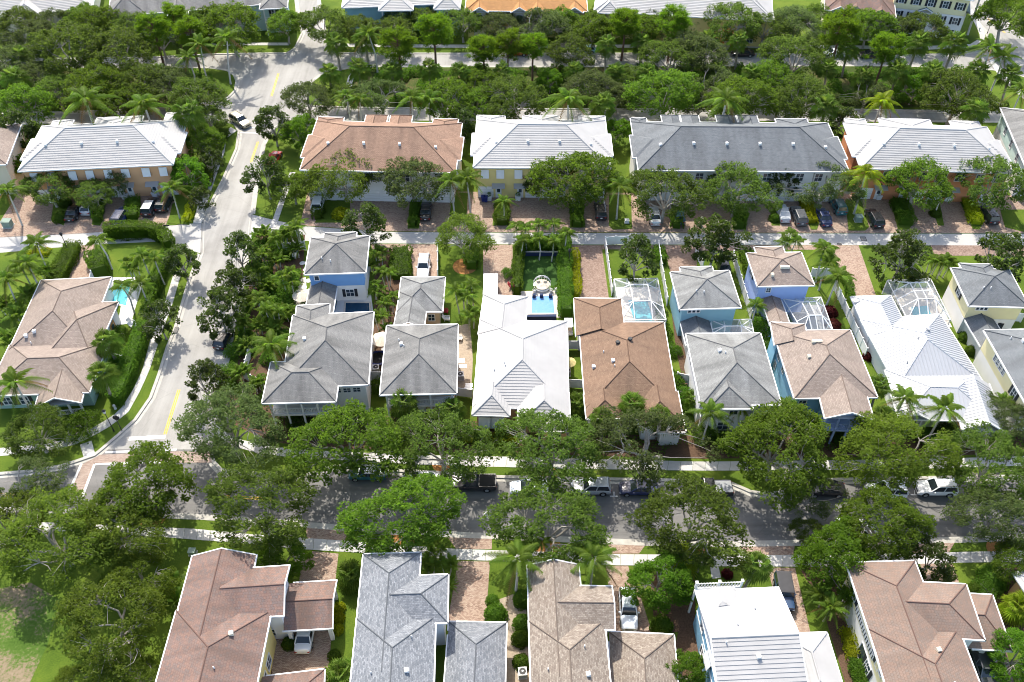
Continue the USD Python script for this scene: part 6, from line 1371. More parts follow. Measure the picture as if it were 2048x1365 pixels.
def car(kind, px, py, head, col, label, z=.02, group=None, roof=None, extra=None, cat=None, name=None):
    L, Wd, H, st, gh, belt = SHAPE[kind]; w = Wd / 2; loc = P(px, py, z + H * .5); loc[2] = z; a = math.radians(head); ca, sa = math.cos(a), math.sin(a)
    t = Thing(name or {'pickup': 'pickup_truck', 'jeep': 'off_road_car'}.get(kind, 'parked_car'), label, cat or {'pickup': 'pickup truck'}.get(kind, 'car'), loc, group); t.base = np.zeros(3)
    x = UsdGeom.Xformable(stage.GetPrimAtPath(t.path)); x.AddRotateZOp().Set(float(head)); paint_ = 'car_' + col if col != 'car_cover' else col; zb = .26 if kind not in ('jeep', 'pickup') else .42
    secs = [sec(q * L, w * f, zb, zt) for q, f, zt in st]; body = t.part('body', loft(MB(), secs), paint_, smooth=35)
    rb, rr, fr, fb = (q * L for q in gh); wb, wr = w * .93, w * .74 if kind not in ('jeep', 'van') else w * .85; zr = H - .05
    G0 = [(rb, -wb, belt), (rb, wb, belt), (fb, wb * .96, belt), (fb, -wb * .96, belt)]; G1 = [(rr, -wr, zr), (rr, wr, zr), (fr, wr, zr), (fr, -wr, zr)]
    t.part('windows', loft(MB(), [np.array(G0), np.array(G1)]), 'car_glass' if paint_ != 'car_cover' else paint_)
    R = []
    for s_, zz in ((1.02, zr - .03), (1.02, zr + .02), (.86, H)): R.append(np.array([((rr + fr) / 2 + (q[0] - (rr + fr) / 2) * s_, q[1] * s_, zz) for q in G1]))
    rp = t.part('roof', loft(MB(), R), roof or paint_)
    if extra == 'sunroof': t.part('sunroof', MB().box(((rr + fr) / 2 + .25, 0, H + .005), (1.0, w * .95, .03)), 'car_glass', under=rp)
    if extra == 'rails':
        for s_ in (-1, 1): t.part('roof_rail', MB().bar((rr + .15, s_ * wr * .9, H + .04), (fr - .2, s_ * wr * .9, H + .04), .05), 'dark_metal', under=rp)
    for i in range(4): t.part('pillar', MB().bar(np.array(G0[i]) + [0, 0, -.02], np.array(G1[i]) + [0, 0, .01], .11), paint_)
    for s_ in (-1, 1): xm = (rb + fb) / 2 + .1; t.part('pillar', MB().bar((xm, s_ * wb, belt), ((rr + fr) / 2 + .1, s_ * wr, zr), .09), paint_)
    rad = .34 if kind not in ('jeep', 'pickup', 'suv') else .39
    for sx in (-.30, .31):
        for s_ in (-1, 1):
            p = np.array([sx * L, s_ * (w - .09), rad]); wh = t.part('wheel', MB().tube([p - [0, s_ * .11, 0], p + [0, s_ * .11, 0]], rad, 14), 'rubber'); t.part('rim', MB().tube([p + [0, s_ * .10, 0], p + [0, s_ * .125, 0]], rad * .62, 10), 'steel', under=wh)
            t.part('wheel_arch', MB().tube([p + [0, s_ * .0, .02], p + [0, s_ * .095, .02]], rad * 1.14, 14), 'rubber')
    xf, xr = st[-1][0] * L, st[0][0] * L; zf, zq = st[-1][2] - .12, st[0][2] - .16
    for s_ in (-1, 1):
        t.part('headlight', MB().box((xf - .10, s_ * w * .64, zf), (.22, .36, .13), s_ * -.25), 'lamp_white'); t.part('tail_light', MB().box((xr + .07, s_ * w * .68, zq), (.18, .34, .15), s_ * .2), 'lamp_red'); t.part('mirror', MB().box((fb - .35, s_ * (w + .08), belt + .06), (.14, .2, .14)), paint_)
    t.part('grille', MB().box((xf + .0, 0, zf - .13), (.06, w * .95, .18)), 'rubber'); t.part('bumper', MB().box((xf - .02, 0, zb + .12), (.12, w * 1.5, .16)), 'rubber' if kind in ('jeep', 'pickup') else paint_); t.part('number_plate', MB().box((xr - .01, 0, zq - .12), (.03, .34, .16)), 'lamp_white')
    if kind == 'pickup':
        b0, b1 = -.485 * L, -.135 * L
        if extra == 'cover': t.part('bed_cover', MB().box(((b0 + b1) / 2, 0, 1.12), (b1 - b0, w * 1.8, .06)), 'grey_paint')
        else: t.part('bed', MB().box(((b0 + b1) / 2, 0, 1.085), (b1 - b0 - .1, w * 1.6, .05)), 'rubber')
        for s_ in (-1, 1): t.part('bed_side', MB().box(((b0 + b1) / 2, s_ * w * .92, 1.12), (b1 - b0, .12, .1)), paint_)
    if kind == 'jeep': p = np.array([xr - .02, 0, .95]); t.part('spare_wheel', MB().tube([p, p - [.22, 0, 0]], .38, 14), 'rubber')
    return t
SB, DB = 'cars parked along the north kerb', 'cars parked on the townhouse drives'
car('sedan', 735, 945, 180, 'teal', 'teal car with white roof at the left end of the parked row', RZ, SB, roof='car_white')
car('sedan', 842, 959, 180, 'white', 'white sedan with dark rear window parked left of the black pickup', RZ, SB)
car('pickup', 946, 963, 180, 'black', 'black pickup truck with empty bed under the oaks', RZ, SB)
car('sedan', 1058, 974, 180, 'pearl', 'pale sedan with white roof parked right of the black pickup', RZ, SB, extra='sunroof')
car('suv', 1182, 972, 180, 'silver', 'silver car half hidden by oak leaves near the T mark', RZ, SB)
car('sedan', 1277, 975, 180, 'navy', 'dark blue car parked right of the T mark under leaves', RZ, SB)
car('pickup', 1418, 975, 180, 'black', 'black pickup truck with grey bed cover by the kerb bulge', RZ, SB, extra='cover')
car('sedan', 1652, 977, 180, 'black', 'black car hidden under the oak right of the kerb bulge', RZ, SB)
car('suv', 1773, 979, 180, 'white', 'white car with open sunroof, left of the white pair', RZ, SB, extra='sunroof')
car('suv', 1873, 974, 180, 'white', 'white car with black side windows, right of the white pair', RZ, SB, extra='rails')
car('van', 1713, 1058, 0, 'white', 'white van parked on the south side under the oak', RZ)
car('suv', 480, 240, -42, 'gold', 'dark and gold car driving across the side street junction', RZ, extra='rails', name='moving_car')
car('sedan', 547, 316, 80, 'red', 'red car between the magnolias right of the side street', RZ)
car('hatch', 447, 676, 80, 'black', 'small black car with red lamps under the third magnolia', RZ)
car('sedan', 148, 422, 88, 'black', 'black sedan left of the silver one before the peach townhouse', group=DB)
car('hatch', 178, 412, 88, 'silver', 'silver car under the oak before the peach townhouse', group=DB)
car('suv', 241, 430, 86, 'navy', 'navy blue car before the middle of the peach townhouse', group=DB, extra='rails')
car('suv', 300, 411, 88, 'black', 'black car with pale roof left of a pair by the peach townhouse', group=DB, roof='car_silver')
car('suv', 329, 403, 86, 'black', 'black car with roof rails next to the palm of the peach townhouse', group=DB, extra='rails')
car('suv', 636, 402, 92, 'white', 'white car under the left oak of the terracotta townhouse', group=DB)
car('sedan', 852, 420, 90, 'black', 'black car before the terracotta townhouse with a glinting roof', group=DB)
car('suv', 1201, 418, 90, 'black', 'black car right of the hedge by the yellow townhouse', group=DB)
car('sedan', 1309, 430, 90, 'silver', 'silver car on the left under the slate townhouse oak', group=DB)
car('hatch', 1357, 430, 90, 'teal', 'small teal car under the slate townhouse oak', group=DB)
car('sedan', 1566, 424, 90, 'car_cover', 'car under a silver grey cover before the slate townhouse', group=DB)
car('suv', 1598, 429, 92, 'grey', 'dark grey car between the covered car and the yellow hedge', group=DB)
car('sedan', 1647, 432, 93, 'navy', 'dark blue sedan right of the yellow hedge', group=DB)
car('suv', 1676, 408, 93, 'teal', 'green grey car under the oak right of the dark blue sedan', group=DB)
car('suv', 1749, 434, 94, 'black', 'black car with roof rails before the orange townhouse', group=DB, extra='rails')
car('suv', 1977, 427, 95, 'black', 'black car right of the yellow hedge at the right', group=DB)
car('suv', 847, 532, 270, 'white', 'white car on the paver drive behind the tan walled house', extra='rails')
car('sedan', 1447, 530, 90, 'black', 'black car in the shade under the magnolia behind the pale grey cottage')
car('sedan', 611, 1262, 90, 'white', 'white sedan standing under the red tiled carport')
car('suv', 1257, 1217, 268, 'pearl', 'white car on the drive between mottled roof and broad tree')
car('jeep', 1570, 1184, 267, 'jeep_blue', 'black and blue boxy car with grey soft top by the white roof', roof='soft_top')
car('suv', 1972, 1340, 266, 'grey', 'dark grey car under the rose tiled carport')
car('sedan', 1486, 105, 180, 'black', 'black car on the far street below the rust coloured tree', RZ)
car('sedan', 1668, 106, 180, 'white', 'white car on the far street behind the pine', RZ)
car('sedan', 1741, 108, 180, 'black', 'black car on the far street right of the white one', RZ)
car('hatch', 1036, 103, 180, 'red', 'red car on the far street behind the umbrella pines', RZ)
car('hatch', 1172, 98, 180, 'pale_blue', 'pale blue car on the far street under the pale oak', RZ)
def box_trailer(px, py, label):
    z = 2.35; p = P(px, py, z); b = p * [1, 1, 0]; t = Thing('trailer', label, 'trailer', b); w, d = 2.15, 4.6
    t.part('body', MB().box(b + [0, 0, .5 + 1.35 / 2 + .25], (w, d, 1.85)), 'white_wall'); t.part('roof', MB().box(b + [0, 0, 2.12], (w + .06, d + .06, .06)), 'white_metal')
    for k in (-.36, .36): t.part('door', MB().box(b + [k * w * .66, d / 2 + .01, 1.4], (w * .44, .05, 1.6)), 'white_paint')
    for s_ in (-1, 1):
        for k in (-.45, .45): q = b + [s_ * (w / 2 - .05), k, .36]; t.part('wheel', MB().tube([q - [s_ * .1, 0, 0], q + [s_ * .1, 0, 0]], .34, 12), 'rubber')
    t.part('hitch', MB().bar(b + [0, -d / 2, .5], b + [0, -d / 2 - 1.0, .5], .1), 'dark_metal')
box_trailer(981, 568, 'flat topped white trailer on the paver drive behind the white house')
def golf_cart(px, py, label):
    b = P(px, py, 1.5) * [1, 1, 0]; t = Thing('golf_cart', label, 'golf cart', b)
    t.part('body', MB().box(b + [0, 0, .45], (1.2, 2.3, .3)).box(b + [0, .9, .7], (1.1, .5, .35)), 'car_white'); t.part('seat', MB().box(b + [0, -.3, .75], (1.05, .5, .2)).box(b + [0, -.55, 1.0], (1.05, .12, .5)), 'cloth_cream'); t.part('canopy', MB().box(b + [0, -.1, 1.86], (1.25, 1.8, .06)), 'white_metal')
    for sx in (-.5, .5):
        for sy in (-.85, .65): t.part('post', MB().bar(b + [sx, sy, .6], b + [sx, sy * .9, 1.85], .04), 'dark_metal'); q = b + [sx * 1.1, sy, .25]; t.part('wheel', MB().tube([q - [.08, 0, 0], q + [.08, 0, 0]], .24, 10), 'rubber')
golf_cart(1137, 648, 'white golf cart between the white tiled and brown roofed houses')

# ---------------------------------------------------------------- pools, decks and screens
def pool(deck, deckm, water_px, wm, label, dlabel):
    lone('pool_deck', MB().prism(Polygon(PP(deck)).buffer(0), -.05, .035), deckm, dlabel, kind='structure')
    g = Polygon(PP(water_px)).buffer(0); c = g.centroid; t = Thing('swimming_pool', label, 'pool', (c.x, c.y, 0)); t.part('water', MB().prism(g, -.05, .045), wm); t.part('coping', MB().prism(g.buffer(.3, join_style=2).difference(g), -.05, .075), 'deck_stone'); return t
pool([(186,556),(290,555),(272,612),(262,648),(236,650),(243,606),(176,600)], 'deck_white', [(232,566),(262,566),(252,612),(217,604)], 'water_turquoise', 'turquoise pool in the corner house garden under slim palms', 'white pool deck of the tan corner house')
pool([(676,596),(742,590),(748,634),(668,634)], 'deck_white', [(692,607),(738,607),(739,630),(690,630)], 'water_deep', 'small dark pool between the blue garage and the grey main roof', 'white deck round the small dark pool')
t = pool([(1041,583),(1119,582),(1121,636),(1041,636)], 'deck_stone', [(1063,594),(1106,593),(1109,627),(1064,627)], 'water_blue', 'bright blue pool behind the white tiled house', 'beige stone deck of the bright blue pool')
c0, c1 = P(1043, 632, .9), P(1113, 631, .9); t.part('spa_wall', MB().bar(c0 * [1, 1, 0] + [0, 0, .45], c1 * [1, 1, 0] + [0, 0, .45], .5, .9), 'navy_cloth')
for x in (1068, 1083, 1101): q = P(x, 595); t.part('spout', MB().box(q + [0, 0, .3], (.5, .4, .6)), 'navy_cloth')
pool([(1230,575),(1318,575),(1335,655),(1246,655)], 'deck_stone', [(1256,601),(1294,601),(1309,648),(1270,648)], 'water_turquoise', 'pale turquoise pool inside the flat white screen', 'pale deck inside the flat white screen')
pool([(1566,612),(1646,610),(1668,678),(1606,678)], 'deck_grey', [(1585,628),(1612,628),(1628,674),(1605,674)], 'water_deep', 'deep blue pool inside the screen by the tan link roof', 'grey deck inside the screen by the tan link roof')
pool([(1776,578),(1866,576),(1904,655),(1822,655)], 'deck_stone', [(1822,615),(1856,612),(1868,650),(1828,650)], 'water_turquoise', 'turquoise pool inside the vaulted screen', 'beige deck inside the vaulted screen')
lone('pool_deck', MB().prism(Polygon(PP([(1424,655),(1505,652),(1508,684),(1426,684)])).buffer(0), -.05, .03), 'deck_grey', 'grey patio under the small screen of the pale grey house', kind='structure')
lone('artificial_lawn', MB().prism(Polygon(PP([(1043,512),(1119,512),(1119,581),(1043,581)])).buffer(0), -.05, .03), 'artificial_turf', 'dark even lawn round the egg shaped seat', kind='structure')
lone('patio', MB().prism(Polygon(PP([(914,652),(940,648),(946,720),(942,790),(914,790)])).buffer(0), -.05, .03), 'sand', 'sandy stone side patio right of the tan walled house', kind='structure')
lone('patio', MB().prism(Polygon(PP([(590,560),(612,555),(615,640),(585,640)])).buffer(0), -.05, .03), 'deck_stone', 'stone patio under the cream parasol', kind='structure')
a_, b_ = P(1042, 512), P(1118, 512); t = Thing('garden_wall', 'low dark blue wall below the row of slim palms', 'wall', (a_ + b_) / 2); t.part('wall', MB().bar(a_ + [0, 0, .4], b_ + [0, 0, .4], .25, .8), 'navy_cloth'); t.part('cap', MB().bar(a_ + [0, 0, .83], b_ + [0, 0, .83], .32, .06), 'grey_paint')
def cage(BL, BR, FR, FL, nx, ny, label, z0=2.7, rise=1.2, inset=.3):
    C = [P(*q, z0) for q in (FL, FR, BR, BL)]; t = Thing('pool_screen', label, 'pool screen', sum(C) / 4 * [1, 1, 0])
    def S(u, v): p = C[0] * (1 - u) * (1 - v) + C[1] * u * (1 - v) + C[2] * u * v + C[3] * (1 - u) * v; p[2] = z0 + rise * min(1, min(u, 1 - u, v, 1 - v) / inset); return p
    us = [0] + list(np.linspace(inset, 1 - inset, nx - 1)) + [1]; vs = [0] + list(np.linspace(inset, 1 - inset, ny - 1)) + [1]
    bw = .11
    for u in us: [t.part('beam', MB().bar(S(u, vs[j]), S(u, vs[j + 1]), bw), 'white_paint') for j in range(len(vs) - 1)]
    for v in vs: [t.part('beam', MB().bar(S(us[i], v), S(us[i + 1], v), bw), 'white_paint') for i in range(len(us) - 1)]
    for u0, u1, v0, v1 in ((0, us[1], 0, vs[1]), (1, us[-2], 0, vs[1]), (0, us[1], 1, vs[-2]), (1, us[-2], 1, vs[-2])): t.part('beam', MB().bar(S(u0, v0), S(u1, v1), bw), 'white_paint')
    for k in range(2):
        for u in us: q = S(u, k); t.part('post', MB().bar(q * [1, 1, 0], q, bw), 'white_paint')
        for v in vs[1:-1]: q = S(k, v); t.part('post', MB().bar(q * [1, 1, 0], q, bw), 'white_paint')
    for i in range(len(us) - 1):
        for j in range(len(vs) - 1): t.part('screen_panel', MB().fan([S(us[i], vs[j]), S(us[i + 1], vs[j]), S(us[i + 1], vs[j + 1]), S(us[i], vs[j + 1])]), 'screen')
    for k in range(2):
        for i in range(len(us) - 1): a, b = S(us[i], k), S(us[i + 1], k); t.part('screen_panel', MB().fan([a * [1, 1, 0], b * [1, 1, 0], b, a]), 'screen')
        for j in range(len(vs) - 1): a, b = S(k, vs[j]), S(k, vs[j + 1]); t.part('screen_panel', MB().fan([a * [1, 1, 0], b * [1, 1, 0], b, a]), 'screen')
cage((1228, 559), (1315, 557), (1332, 640), (1243, 641), 3, 3, 'flat white framed screen over the pale turquoise pool of the brown house')
cage((1423, 641), (1502, 639), (1508, 668), (1424, 668), 3, 2, 'small white framed screen between the pale grey cottage and main roof', 2.7, .7)
cage((1566, 598), (1642, 595), (1667, 664), (1606, 664), 4, 3, 'white framed screen over the deep blue pool right of the tan link roof')
cage((1775, 561), (1861, 558), (1901, 640), (1815, 640), 4, 4, 'vaulted white framed screen behind the metal roofed house', 2.7, 1.7)

# ---------------------------------------------------------------- fences
def fence(pts, label, h=1.75, m='white_paint', step=1.9):
    line = LineString(PP(pts)); n = max(1, round(line.length / step)); q = [np.array([*line.interpolate(i / n, normalized=True).coords[0], 0]) for i in range(n + 1)]; t = Thing('fence', label, 'fence', q[0])
    for p in q: t.part('post', MB().box(p + [0, 0, h / 2 + .06], (.14, .14, h + .12)).box(p + [0, 0, h + .15], (.19, .19, .06)), m)
    for a, b in zip(q, q[1:]):
        t.part('panel', MB().bar(a + [0, 0, h / 2 + .04], b + [0, 0, h / 2 + .04], .05, h - .2), m); t.part('rail', MB().bar(a + [0, 0, h - .03], b + [0, 0, h - .03], .08, .1), m)
for pts, lab in (([(1254,490),(1209,490),(1223,592)], 'white garden fence left of the fenced magnolia'), ([(1315,500),(1321,540),(1333,612)], 'white garden fence right of the fenced magnolia'), ([(1464,520),(1500,640)], 'white fence right of the pale grey cottage'), ([(1390,508),(1404,540)], 'short white fence left of the magnolia by the cottage'),
        ([(1668,582),(1728,715)], 'long white fence between lavender and metal roofed houses'), ([(1620,555),(1661,555)], 'short white fence across the lawn by the tan garage'), ([(506,700),(488,762),(529,776)], 'white garden fence left of the grey balcony house'), ([(568,503),(612,501)], 'white fence at the alley left of the blue garage'),
        ([(1352,763),(1382,770)], 'short white fence between brown and pale grey houses'), ([(1127,700),(1156,700)], 'upper white fence between white tiled and brown houses'), ([(1133,776),(1165,778)], 'lower white fence between white tiled and brown houses'), ([(913,793),(945,797)], 'short white fence right of the tan walled house'),
        ([(876,503),(876,558)], 'white fence on the right of the white car drive'), ([(189,560),(181,592)], 'white wall like fence behind the tan corner house'), ([(230,722),(252,730)], 'short white fence by the lower hedge'), ([(740,760),(768,762)], 'short white fence between the two grey main roofs'), ([(1992,640),(2040,645)], 'white fence right of the slate link roof')):
    fence(pts, lab)

# ---------------------------------------------------------------- small things
ac = Kind('air_conditioner'); ac.part('case', MB().box((0, 0, .45), (.85, .85, .8)), 'grey_paint'); ac.part('lid', MB().box((0, 0, .88), (.9, .9, .06)), 'white_wall'); ac.part('fan_grille', MB().tube([(0, 0, .9), (0, 0, .94)], .36, 14), 'dark_metal'); ac.part('hub', MB().tube([(0, 0, .93), (0, 0, .97)], .1, 8), 'steel'); ac.part('pad', MB().box((0, 0, .03), (1.0, 1.0, .06)), 'concrete_slab_a')
for x, y, w in ((752,738,'between the two grey main roofs'),(921,752,'right of the tan walled house'),(1131,706,'upper of two beside the brown roof'),(1134,744,'lower of two beside the brown roof'),(1045,1346,'below the flat topped shrub by the mottled roof')):
    place(ac, 'air_conditioner', f'boxy air conditioner {w}', 'air conditioner', P(x, y, .5) * [1, 1, 0], 4)
def planter(px, py, lab):
    b = P(px, py, .4) * [1, 1, 0]; t = Thing('planter', lab, 'planter', b, 'white planters before the townhouses'); m = MB(); s0, s1 = .40, .46
    t.part('box', loft(MB(), [np.array([(b[0] + q * s0, b[1] + r * s0, .02) for q, r in ((-1, -1), (1, -1), (1, 1), (-1, 1))]), np.array([(b[0] + q * s1, b[1] + r * s1, .8) for q, r in ((-1, -1), (1, -1), (1, 1), (-1, 1))])]), 'white_paint'); t.part('rim', MB().box(b + [0, 0, .82], (1.02, 1.02, .07)), 'white_paint')
    g = np.random.default_rng(int(px)); leaves(m, g, b + [0, 0, 1.1] + rdirs(g, 90, .4) * .38, .22); t.part('plant', m, 'leaf_hedge')
for x, y, w in ((978,396,'left of the palm before the yellow townhouse'),(1036,396,'right of the palm before the yellow townhouse'),(718,392,'under the olive oak of the terracotta townhouse'),(250,393,'behind the navy car'),(310,388,'behind the pair of black cars'),(103,400,'behind the left oak of the peach townhouse'),(1175,393,'under the oak of the yellow townhouse'),(1757,394,'behind the black car with rails'),(1899,397,'by the small palm of the orange townhouse')):
    planter(x, y, f'square white planter {w}')
def bin_(px, py, m, lab):
    b = P(px, py, .5) * [1, 1, 0]; t = Thing('wheelie_bin', lab, 'bin', b); t.part('body', loft(MB(), [np.array([(b[0] + q * .24, b[1] + r * .26, .08) for q, r in ((-1, -1), (1, -1), (1, 1), (-1, 1))]), np.array([(b[0] + q * .3, b[1] + r * .34, 1.0) for q, r in ((-1, -1), (1, -1), (1, 1), (-1, 1))])]), m); t.part('lid', MB().box(b + [0, 0, 1.04], (.64, .74, .07)), m)
    for s_ in (-1, 1): t.part('wheel', MB().tube([b + [s_ * .2, .28, .1], b + [s_ * .28, .28, .1]], .1, 8), 'rubber')
bin_(966, 398, 'blue_plastic', 'blue wheeled bin left of the planter by the yellow townhouse'); bin_(972, 399, 'blue_plastic', 'second blue wheeled bin touching the planter by the yellow townhouse'); bin_(895, 396, 'blue_plastic', 'blue wheeled bin by the tall palms of the terracotta townhouse')
def utility(px, py, m, lab, s=1.0):
    b = P(px, py, .5) * [1, 1, 0]; t = Thing('utility_box', lab, 'utility box', b); t.part('case', MB().box(b + [0, 0, .5 * s], (1.1 * s, .9 * s, .95 * s)), m); t.part('lid', MB().box(b + [0, 0, 1.0 * s], (1.2 * s, 1.0 * s, .07)), m); t.part('plinth', MB().box(b + [0, 0, .04], (1.3 * s, 1.1 * s, .09)), 'concrete_slab_a')
plain('utility_green', (.22, .30, .25), .6)
utility(1717, 437, 'utility_green', 'pale green utility box on the grass island before the orange townhouse'); utility(15, 448, 'utility_green', 'grey green utility box at the left edge of the drives', 1.2); utility(384, 1103, 'utility_green', 'small green utility box at the back corner of the red tiled roof', .7); utility(1254, 441, 'white_wall', 'slim white utility box on the palm island', .6); utility(641, 1350, 'grey_paint', 'grey box at the end of the mulch by the yellow wall', .01 + .6)
def lamp(hx, hy, bx, by, lab, head='lamp_white'):
    b = P(bx, by); h = 3.6; t = Thing('street_lamp', lab, 'street lamp', b); t.part('post', MB().tube([b, b + [0, 0, .5], b + [0, 0, .55], b + [0, 0, h]], [.10, .09, .055, .045], 8), 'dark_metal')
    t.part('lantern', MB().tube([b + [0, 0, h], b + [0, 0, h + .12], b + [0, 0, h + .5]], [.09, .16, .22], 8), head); t.part('cap', MB().tube([b + [0, 0, h + .5], b + [0, 0, h + .72]], [.27, .04], 8), 'dark_metal')
lamp(211, 831, 228, 863, 'black lamp post with white lantern on the lawn of the corner house'); lamp(720, 1045, 727, 1078, 'black lamp post south of the main street before the blue grey roof', 'dark_metal'); lamp(1137, 483, 1137, 541, 'thin black lamp post in the hedge by the brown house drive', 'dark_metal'); lamp(1980, 53, 1974, 68, 'black lamp post on the far corner at the top right', 'dark_metal'); lamp(134, 485, 140, 508, 'black lamp post at the end of the wide hedge', 'dark_metal'); lamp(622, 205, 623, 228, 'thin black lamp post by the oak left of the terracotta roof', 'dark_metal')
b = P(244, 862); t = Thing('stop_sign', 'stop sign on black post seen from its dark back', 'road sign', b); t.part('post', MB().tube([b, b + [0, 0, 2.9]], .055, 8), 'dark_metal')
oc = [(math.cos(q) * .45, math.sin(q) * .45) for q in np.arange(8) * math.pi / 4 + math.pi / 8]
t.part('back_plate', MB().add(np.vstack([[(b[0] + x, b[1] + .05, 2.55 + z) for x, z in oc], [(b[0] + x, b[1] + .10, 2.55 + z) for x, z in oc]]), [[0, i, i + 1] for i in range(1, 7)] + [[8, 8 + i + 1, 8 + i] for i in range(1, 7)] + [q for i in range(8) for q in ([i, (i + 1) % 8, 8 + (i + 1) % 8], [i, 8 + (i + 1) % 8, 8 + i])]), 'dark_metal')
t.part('face', MB().add([(b[0] + x * .95, b[1] + .105, 2.55 + z * .95) for x, z in oc], [[0, i + 1, i] for i in range(1, 7)]), 'lamp_red')
from meshkit import text_mesh
tm_ = text_mesh('STOP', .22, .01, True); v = np.asarray(tm_.vertices); v = np.c_[b[0] - (v[:, 0] - v[:, 0].mean()), b[1] + .108 + v[:, 2], 2.55 + v[:, 1] - v[:, 1].mean()]; t.part('letters', MB().add(v, tm_.faces), 'white_paint')
b = P(337, 478); t = Thing('street_name_sign', 'street name sign on a thin post at the alley mouth', 'road sign', b); t.part('post', MB().tube([b, b + [0, 0, 2.8]], .04, 6), 'dark_metal'); t.part('blade', MB().box(b + [.4, 0, 2.7], (.9, .04, .2)), 'dark_metal')
def hydrant(px, py, lab):
    b = P(px, py); t = Thing('fire_hydrant', lab, 'hydrant', b); t.part('barrel', MB().tube([b, b + [0, 0, .08], b + [0, 0, .1], b + [0, 0, .6], b + [0, 0, .78], b + [0, 0, .84]], [.2, .2, .14, .14, .16, .05], 8), 'white_paint'); t.part('outlet', MB().bar(b + [-.24, 0, .55], b + [.24, 0, .55], .13), 'steel')
hydrant(616, 926, 'white hydrant on the grassy kerb bulge under the oaks'); hydrant(1958, 62, 'white hydrant by the curved walk at the top right'); hydrant(231, 818, 'small white hydrant on the corner lawn')
def parasol(px, py, r, m, lab, h=2.4):
    b = P(px, py, h) * [1, 1, 0]; t = Thing('parasol', lab, 'parasol', b); t.part('pole', MB().tube([b, b + [0, 0, h + .3]], .03, 6), 'wood_teak'); n = 8; a = np.arange(n) * 2 * math.pi / n
    for k in range(n): k2 = (k + 1) % n; mb = MB().fan([b + [0, 0, h + .35], b + [r * math.cos(a[k]), r * math.sin(a[k]), h - .25], b + [r * .96 * math.cos((a[k] + a[k] + 2 * math.pi / n) / 2), r * .96 * math.sin(a[k] + math.pi / n), h - .3], b + [r * math.cos(a[k2]), r * math.sin(a[k2]), h - .25]]); t.part('canopy_panel', mb, m)
    t.part('base', MB().tube([b, b + [0, 0, .12]], .3, 10), 'grey_paint')
parasol(604, 588, 1.5, 'cloth_cream', 'round cream parasol on the patio left of the blue garage link'); parasol(763, 676, 1.5, 'cloth_cream', 'tan parasol squeezed between the two grey main roofs'); plain('cloth_yellow', (.62, .52, .22), .9); parasol(1138, 722, 1.0, 'cloth_yellow', 'faded yellow parasol beside the brown roof')
b = P(1084, 570, .5) * [1, 1, 0]; t = Thing('egg_seat', 'egg shaped wicker daybed with white cushion on the dark lawn', 'daybed', b); n = 24; a = np.linspace(0, 2 * math.pi, n, endpoint=False)
t.part('base', MB().tube([b + [0, 0, .05], b + [0, 0, .4]], [1.25, 1.35], 20), 'white_paint'); t.part('cushion', MB().tube([b + [0, 0, .4], b + [0, 0, .6], b + [0, 0, .64]], [1.15, 1.18, 1.0], 20), 'cloth_cream')
for k in range(11): q = math.pi * k / 10; t.part('canopy_rib', MB().tube([b + [1.35 * math.cos(q) * math.cos(e), .25 + 1.2 * math.sin(q) * math.cos(e) * .9, .45 + 1.5 * math.sin(e)] for e in np.linspace(0, 1.35, 6)], .03, 4), 'white_paint')
for e in (.35, .75, 1.1): t.part('canopy_ring', MB().tube([b + [1.35 * math.cos(q) * math.cos(e), .25 + 1.2 * math.sin(q) * math.cos(e) * .9, .45 + 1.5 * math.sin(e)] for q in np.linspace(0, math.pi, 12)], .025, 4), 'white_paint')
for x, w in ((-.55, 'left'), (.5, 'right')): t.part('pillow', MB().box(b + [x, .5, .75], (.5, .25, .35), .2), 'cloth_cream')
def urn(px, py, lab):
    b = P(px, py); t = Thing('plant_pot', lab, 'plant pot', b); t.part('pot', MB().tube([b, b + [0, 0, .5], b + [0, 0, .55]], [.2, .32, .3], 10), 'white_paint'); g = np.random.default_rng(int(px)); m = MB(); leaves(m, g, b + [0, 0, .8] + rdirs(g, 110, .2) * .33, .18); t.part('plant', m, 'leaf_bright')
urn(1069, 585, 'white pot with round plant left of the egg seat pool end'); urn(1102, 584, 'white pot with round plant right of the egg seat pool end'); urn(1112, 583, 'small pot at the right corner of the stone pool deck')
def chair(px, py, m, lab, rot=0.0, name='lounge_chair'):
    b = P(px, py, .4) * [1, 1, 0]; t = Thing(name, lab, 'chair', b); ca, sa = math.cos(rot), math.sin(rot); R = lambda x, y, z: b + [x * ca - y * sa, x * sa + y * ca, z]
    t.part('seat', MB().box(R(0, -.1, .36), (.65, .75, .12), rot), m); t.part('backrest', MB().bar(R(0, .28, .38), R(0, .62, .95), .65, .1), m)
    for x in (-.28, .28):
        for y in (-.4, .3): t.part('leg', MB().bar(R(x, y, .02), R(x, y, .34), .06), m)
        t.part('armrest', MB().bar(R(x * 1.2, -.4, .58), R(x * 1.2, .4, .6), .09), m)
chair(184, 594, 'wood_teak', 'orange teak chair at the end of the white pool deck', .3); chair(190, 600, 'wood_teak', 'second teak chair nearer the tan roof', -.2); chair(263, 645, 'white_paint', 'white lounge chair below the turquoise pool', 1.2); chair(266, 652, 'white_paint', 'second white lounge chair, nearer the hedge', 1.2); chair(1030, 576, 'navy_cloth', 'navy chair left of the bright blue pool', 1.5); chair(1024, 572, 'red_cloth', 'chair with red cushion left of the bright blue pool', 1.5); chair(890, 622, 'red_cloth', 'chair with red cushion beside the tan garage wing', 1.5); chair(893, 637, 'white_paint', 'white chair beside the tan garage wing', 1.5); chair(918, 676, 'white_paint', 'white lounge chair on the sandy side patio', 1.5)
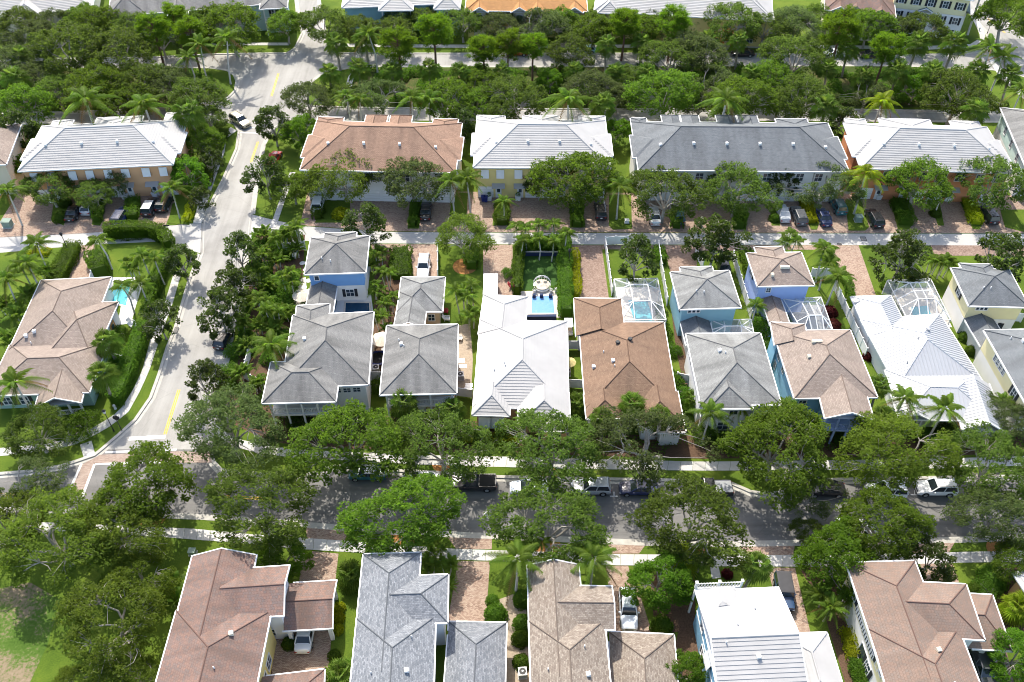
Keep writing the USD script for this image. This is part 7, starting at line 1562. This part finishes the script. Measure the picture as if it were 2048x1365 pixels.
b = P(187, 586); t = Thing('barbecue', 'black barbecue grill on the white pool deck', 'grill', b); t.part('bowl', MB().box(b + [0, 0, .85], (1.0, .55, .3)), 'dark_metal'); t.part('hood', MB().tube([b + [-.5, 0, 1.0], b + [.5, 0, 1.0]], .28, 10), 'dark_metal'); t.part('cart', MB().box(b + [0, 0, .4], (.9, .5, .6)), 'grey_paint')
b = P(668, 612) ; b = P(649 + 10, 590); b = P(700, 596); t = Thing('sideboard', 'black outdoor cabinet against the white garage wall', 'cabinet', b); t.part('body', MB().box(b + [-.2, .1, .4], (1.6, .5, .75)), 'shutter_black'); t.part('top', MB().box(b + [-.2, .1, .8], (1.7, .56, .05)), 'dark_metal')
b = P(756, 716, .8) * [1, 1, 0]; t = Thing('trampoline', 'round dark blue trampoline between the two grey main roofs', 'trampoline', b); t.part('mat', MB().tube([b + [0, 0, .75], b + [0, 0, .78]], 1.1, 18), 'rubber'); t.part('pad', MB().prism(Point(b[0], b[1]).buffer(1.4).difference(Point(b[0], b[1]).buffer(1.1)), .74, .82), 'blue_plastic'); [t.part('leg', MB().bar(b + [1.3 * math.cos(q), 1.3 * math.sin(q), .02], b + [1.3 * math.cos(q), 1.3 * math.sin(q), .75], .06), 'steel') for q in (0, 1.57, 3.14, 4.71)]
for i, (x, y, w) in enumerate(((605,527,'upper'),(612,540,'second'),(617,562,'third'),(608,575,'lowest'))): lone('stepping_stone', MB().prism(disc(x, y, .45, 0, 0), -.02, .04), 'deck_white', f'{w} round pale stepping stone left of the blue garage', 'stepping stone')
b = P(591, 512); t = Thing('garden_bench', 'white bench in the garden left of the blue garage', 'bench', b); t.part('seat', MB().box(b + [0, 0, .42], (.55, 1.6, .08)), 'white_paint'); t.part('backrest', MB().box(b + [-.25, 0, .7], (.06, 1.6, .45)), 'white_paint'); [t.part('leg', MB().box(b + [x, y, .2], (.07, .07, .4)), 'white_paint') for x in (-.2, .2) for y in (-.7, .7)]
for i, (x, y, w) in enumerate(((922,722,'upper'),(926,733,'second'),(938,771,'third'),(936,779,'lowest'))): lone('paving_stone', MB().prism(sbox(P(x, y)[0] - .5, P(x, y)[1] - .35, P(x, y)[0] + .5, P(x, y)[1] + .35), -.02, .05), 'steel', f'{w} blue grey paving stone right of the tan walled house', 'paving stone')
KIND['royal'] = [feather('royal_palm', 171, 12.5, 15, 3.6, .5, .7, bark='bark_pale')]
place(KIND['royal'][0], 'royal_palm', 'tall palm with white trunk rising out of frame at the top right', 'palm', P(1935, 70), 20, 1.0, tilt=-3)
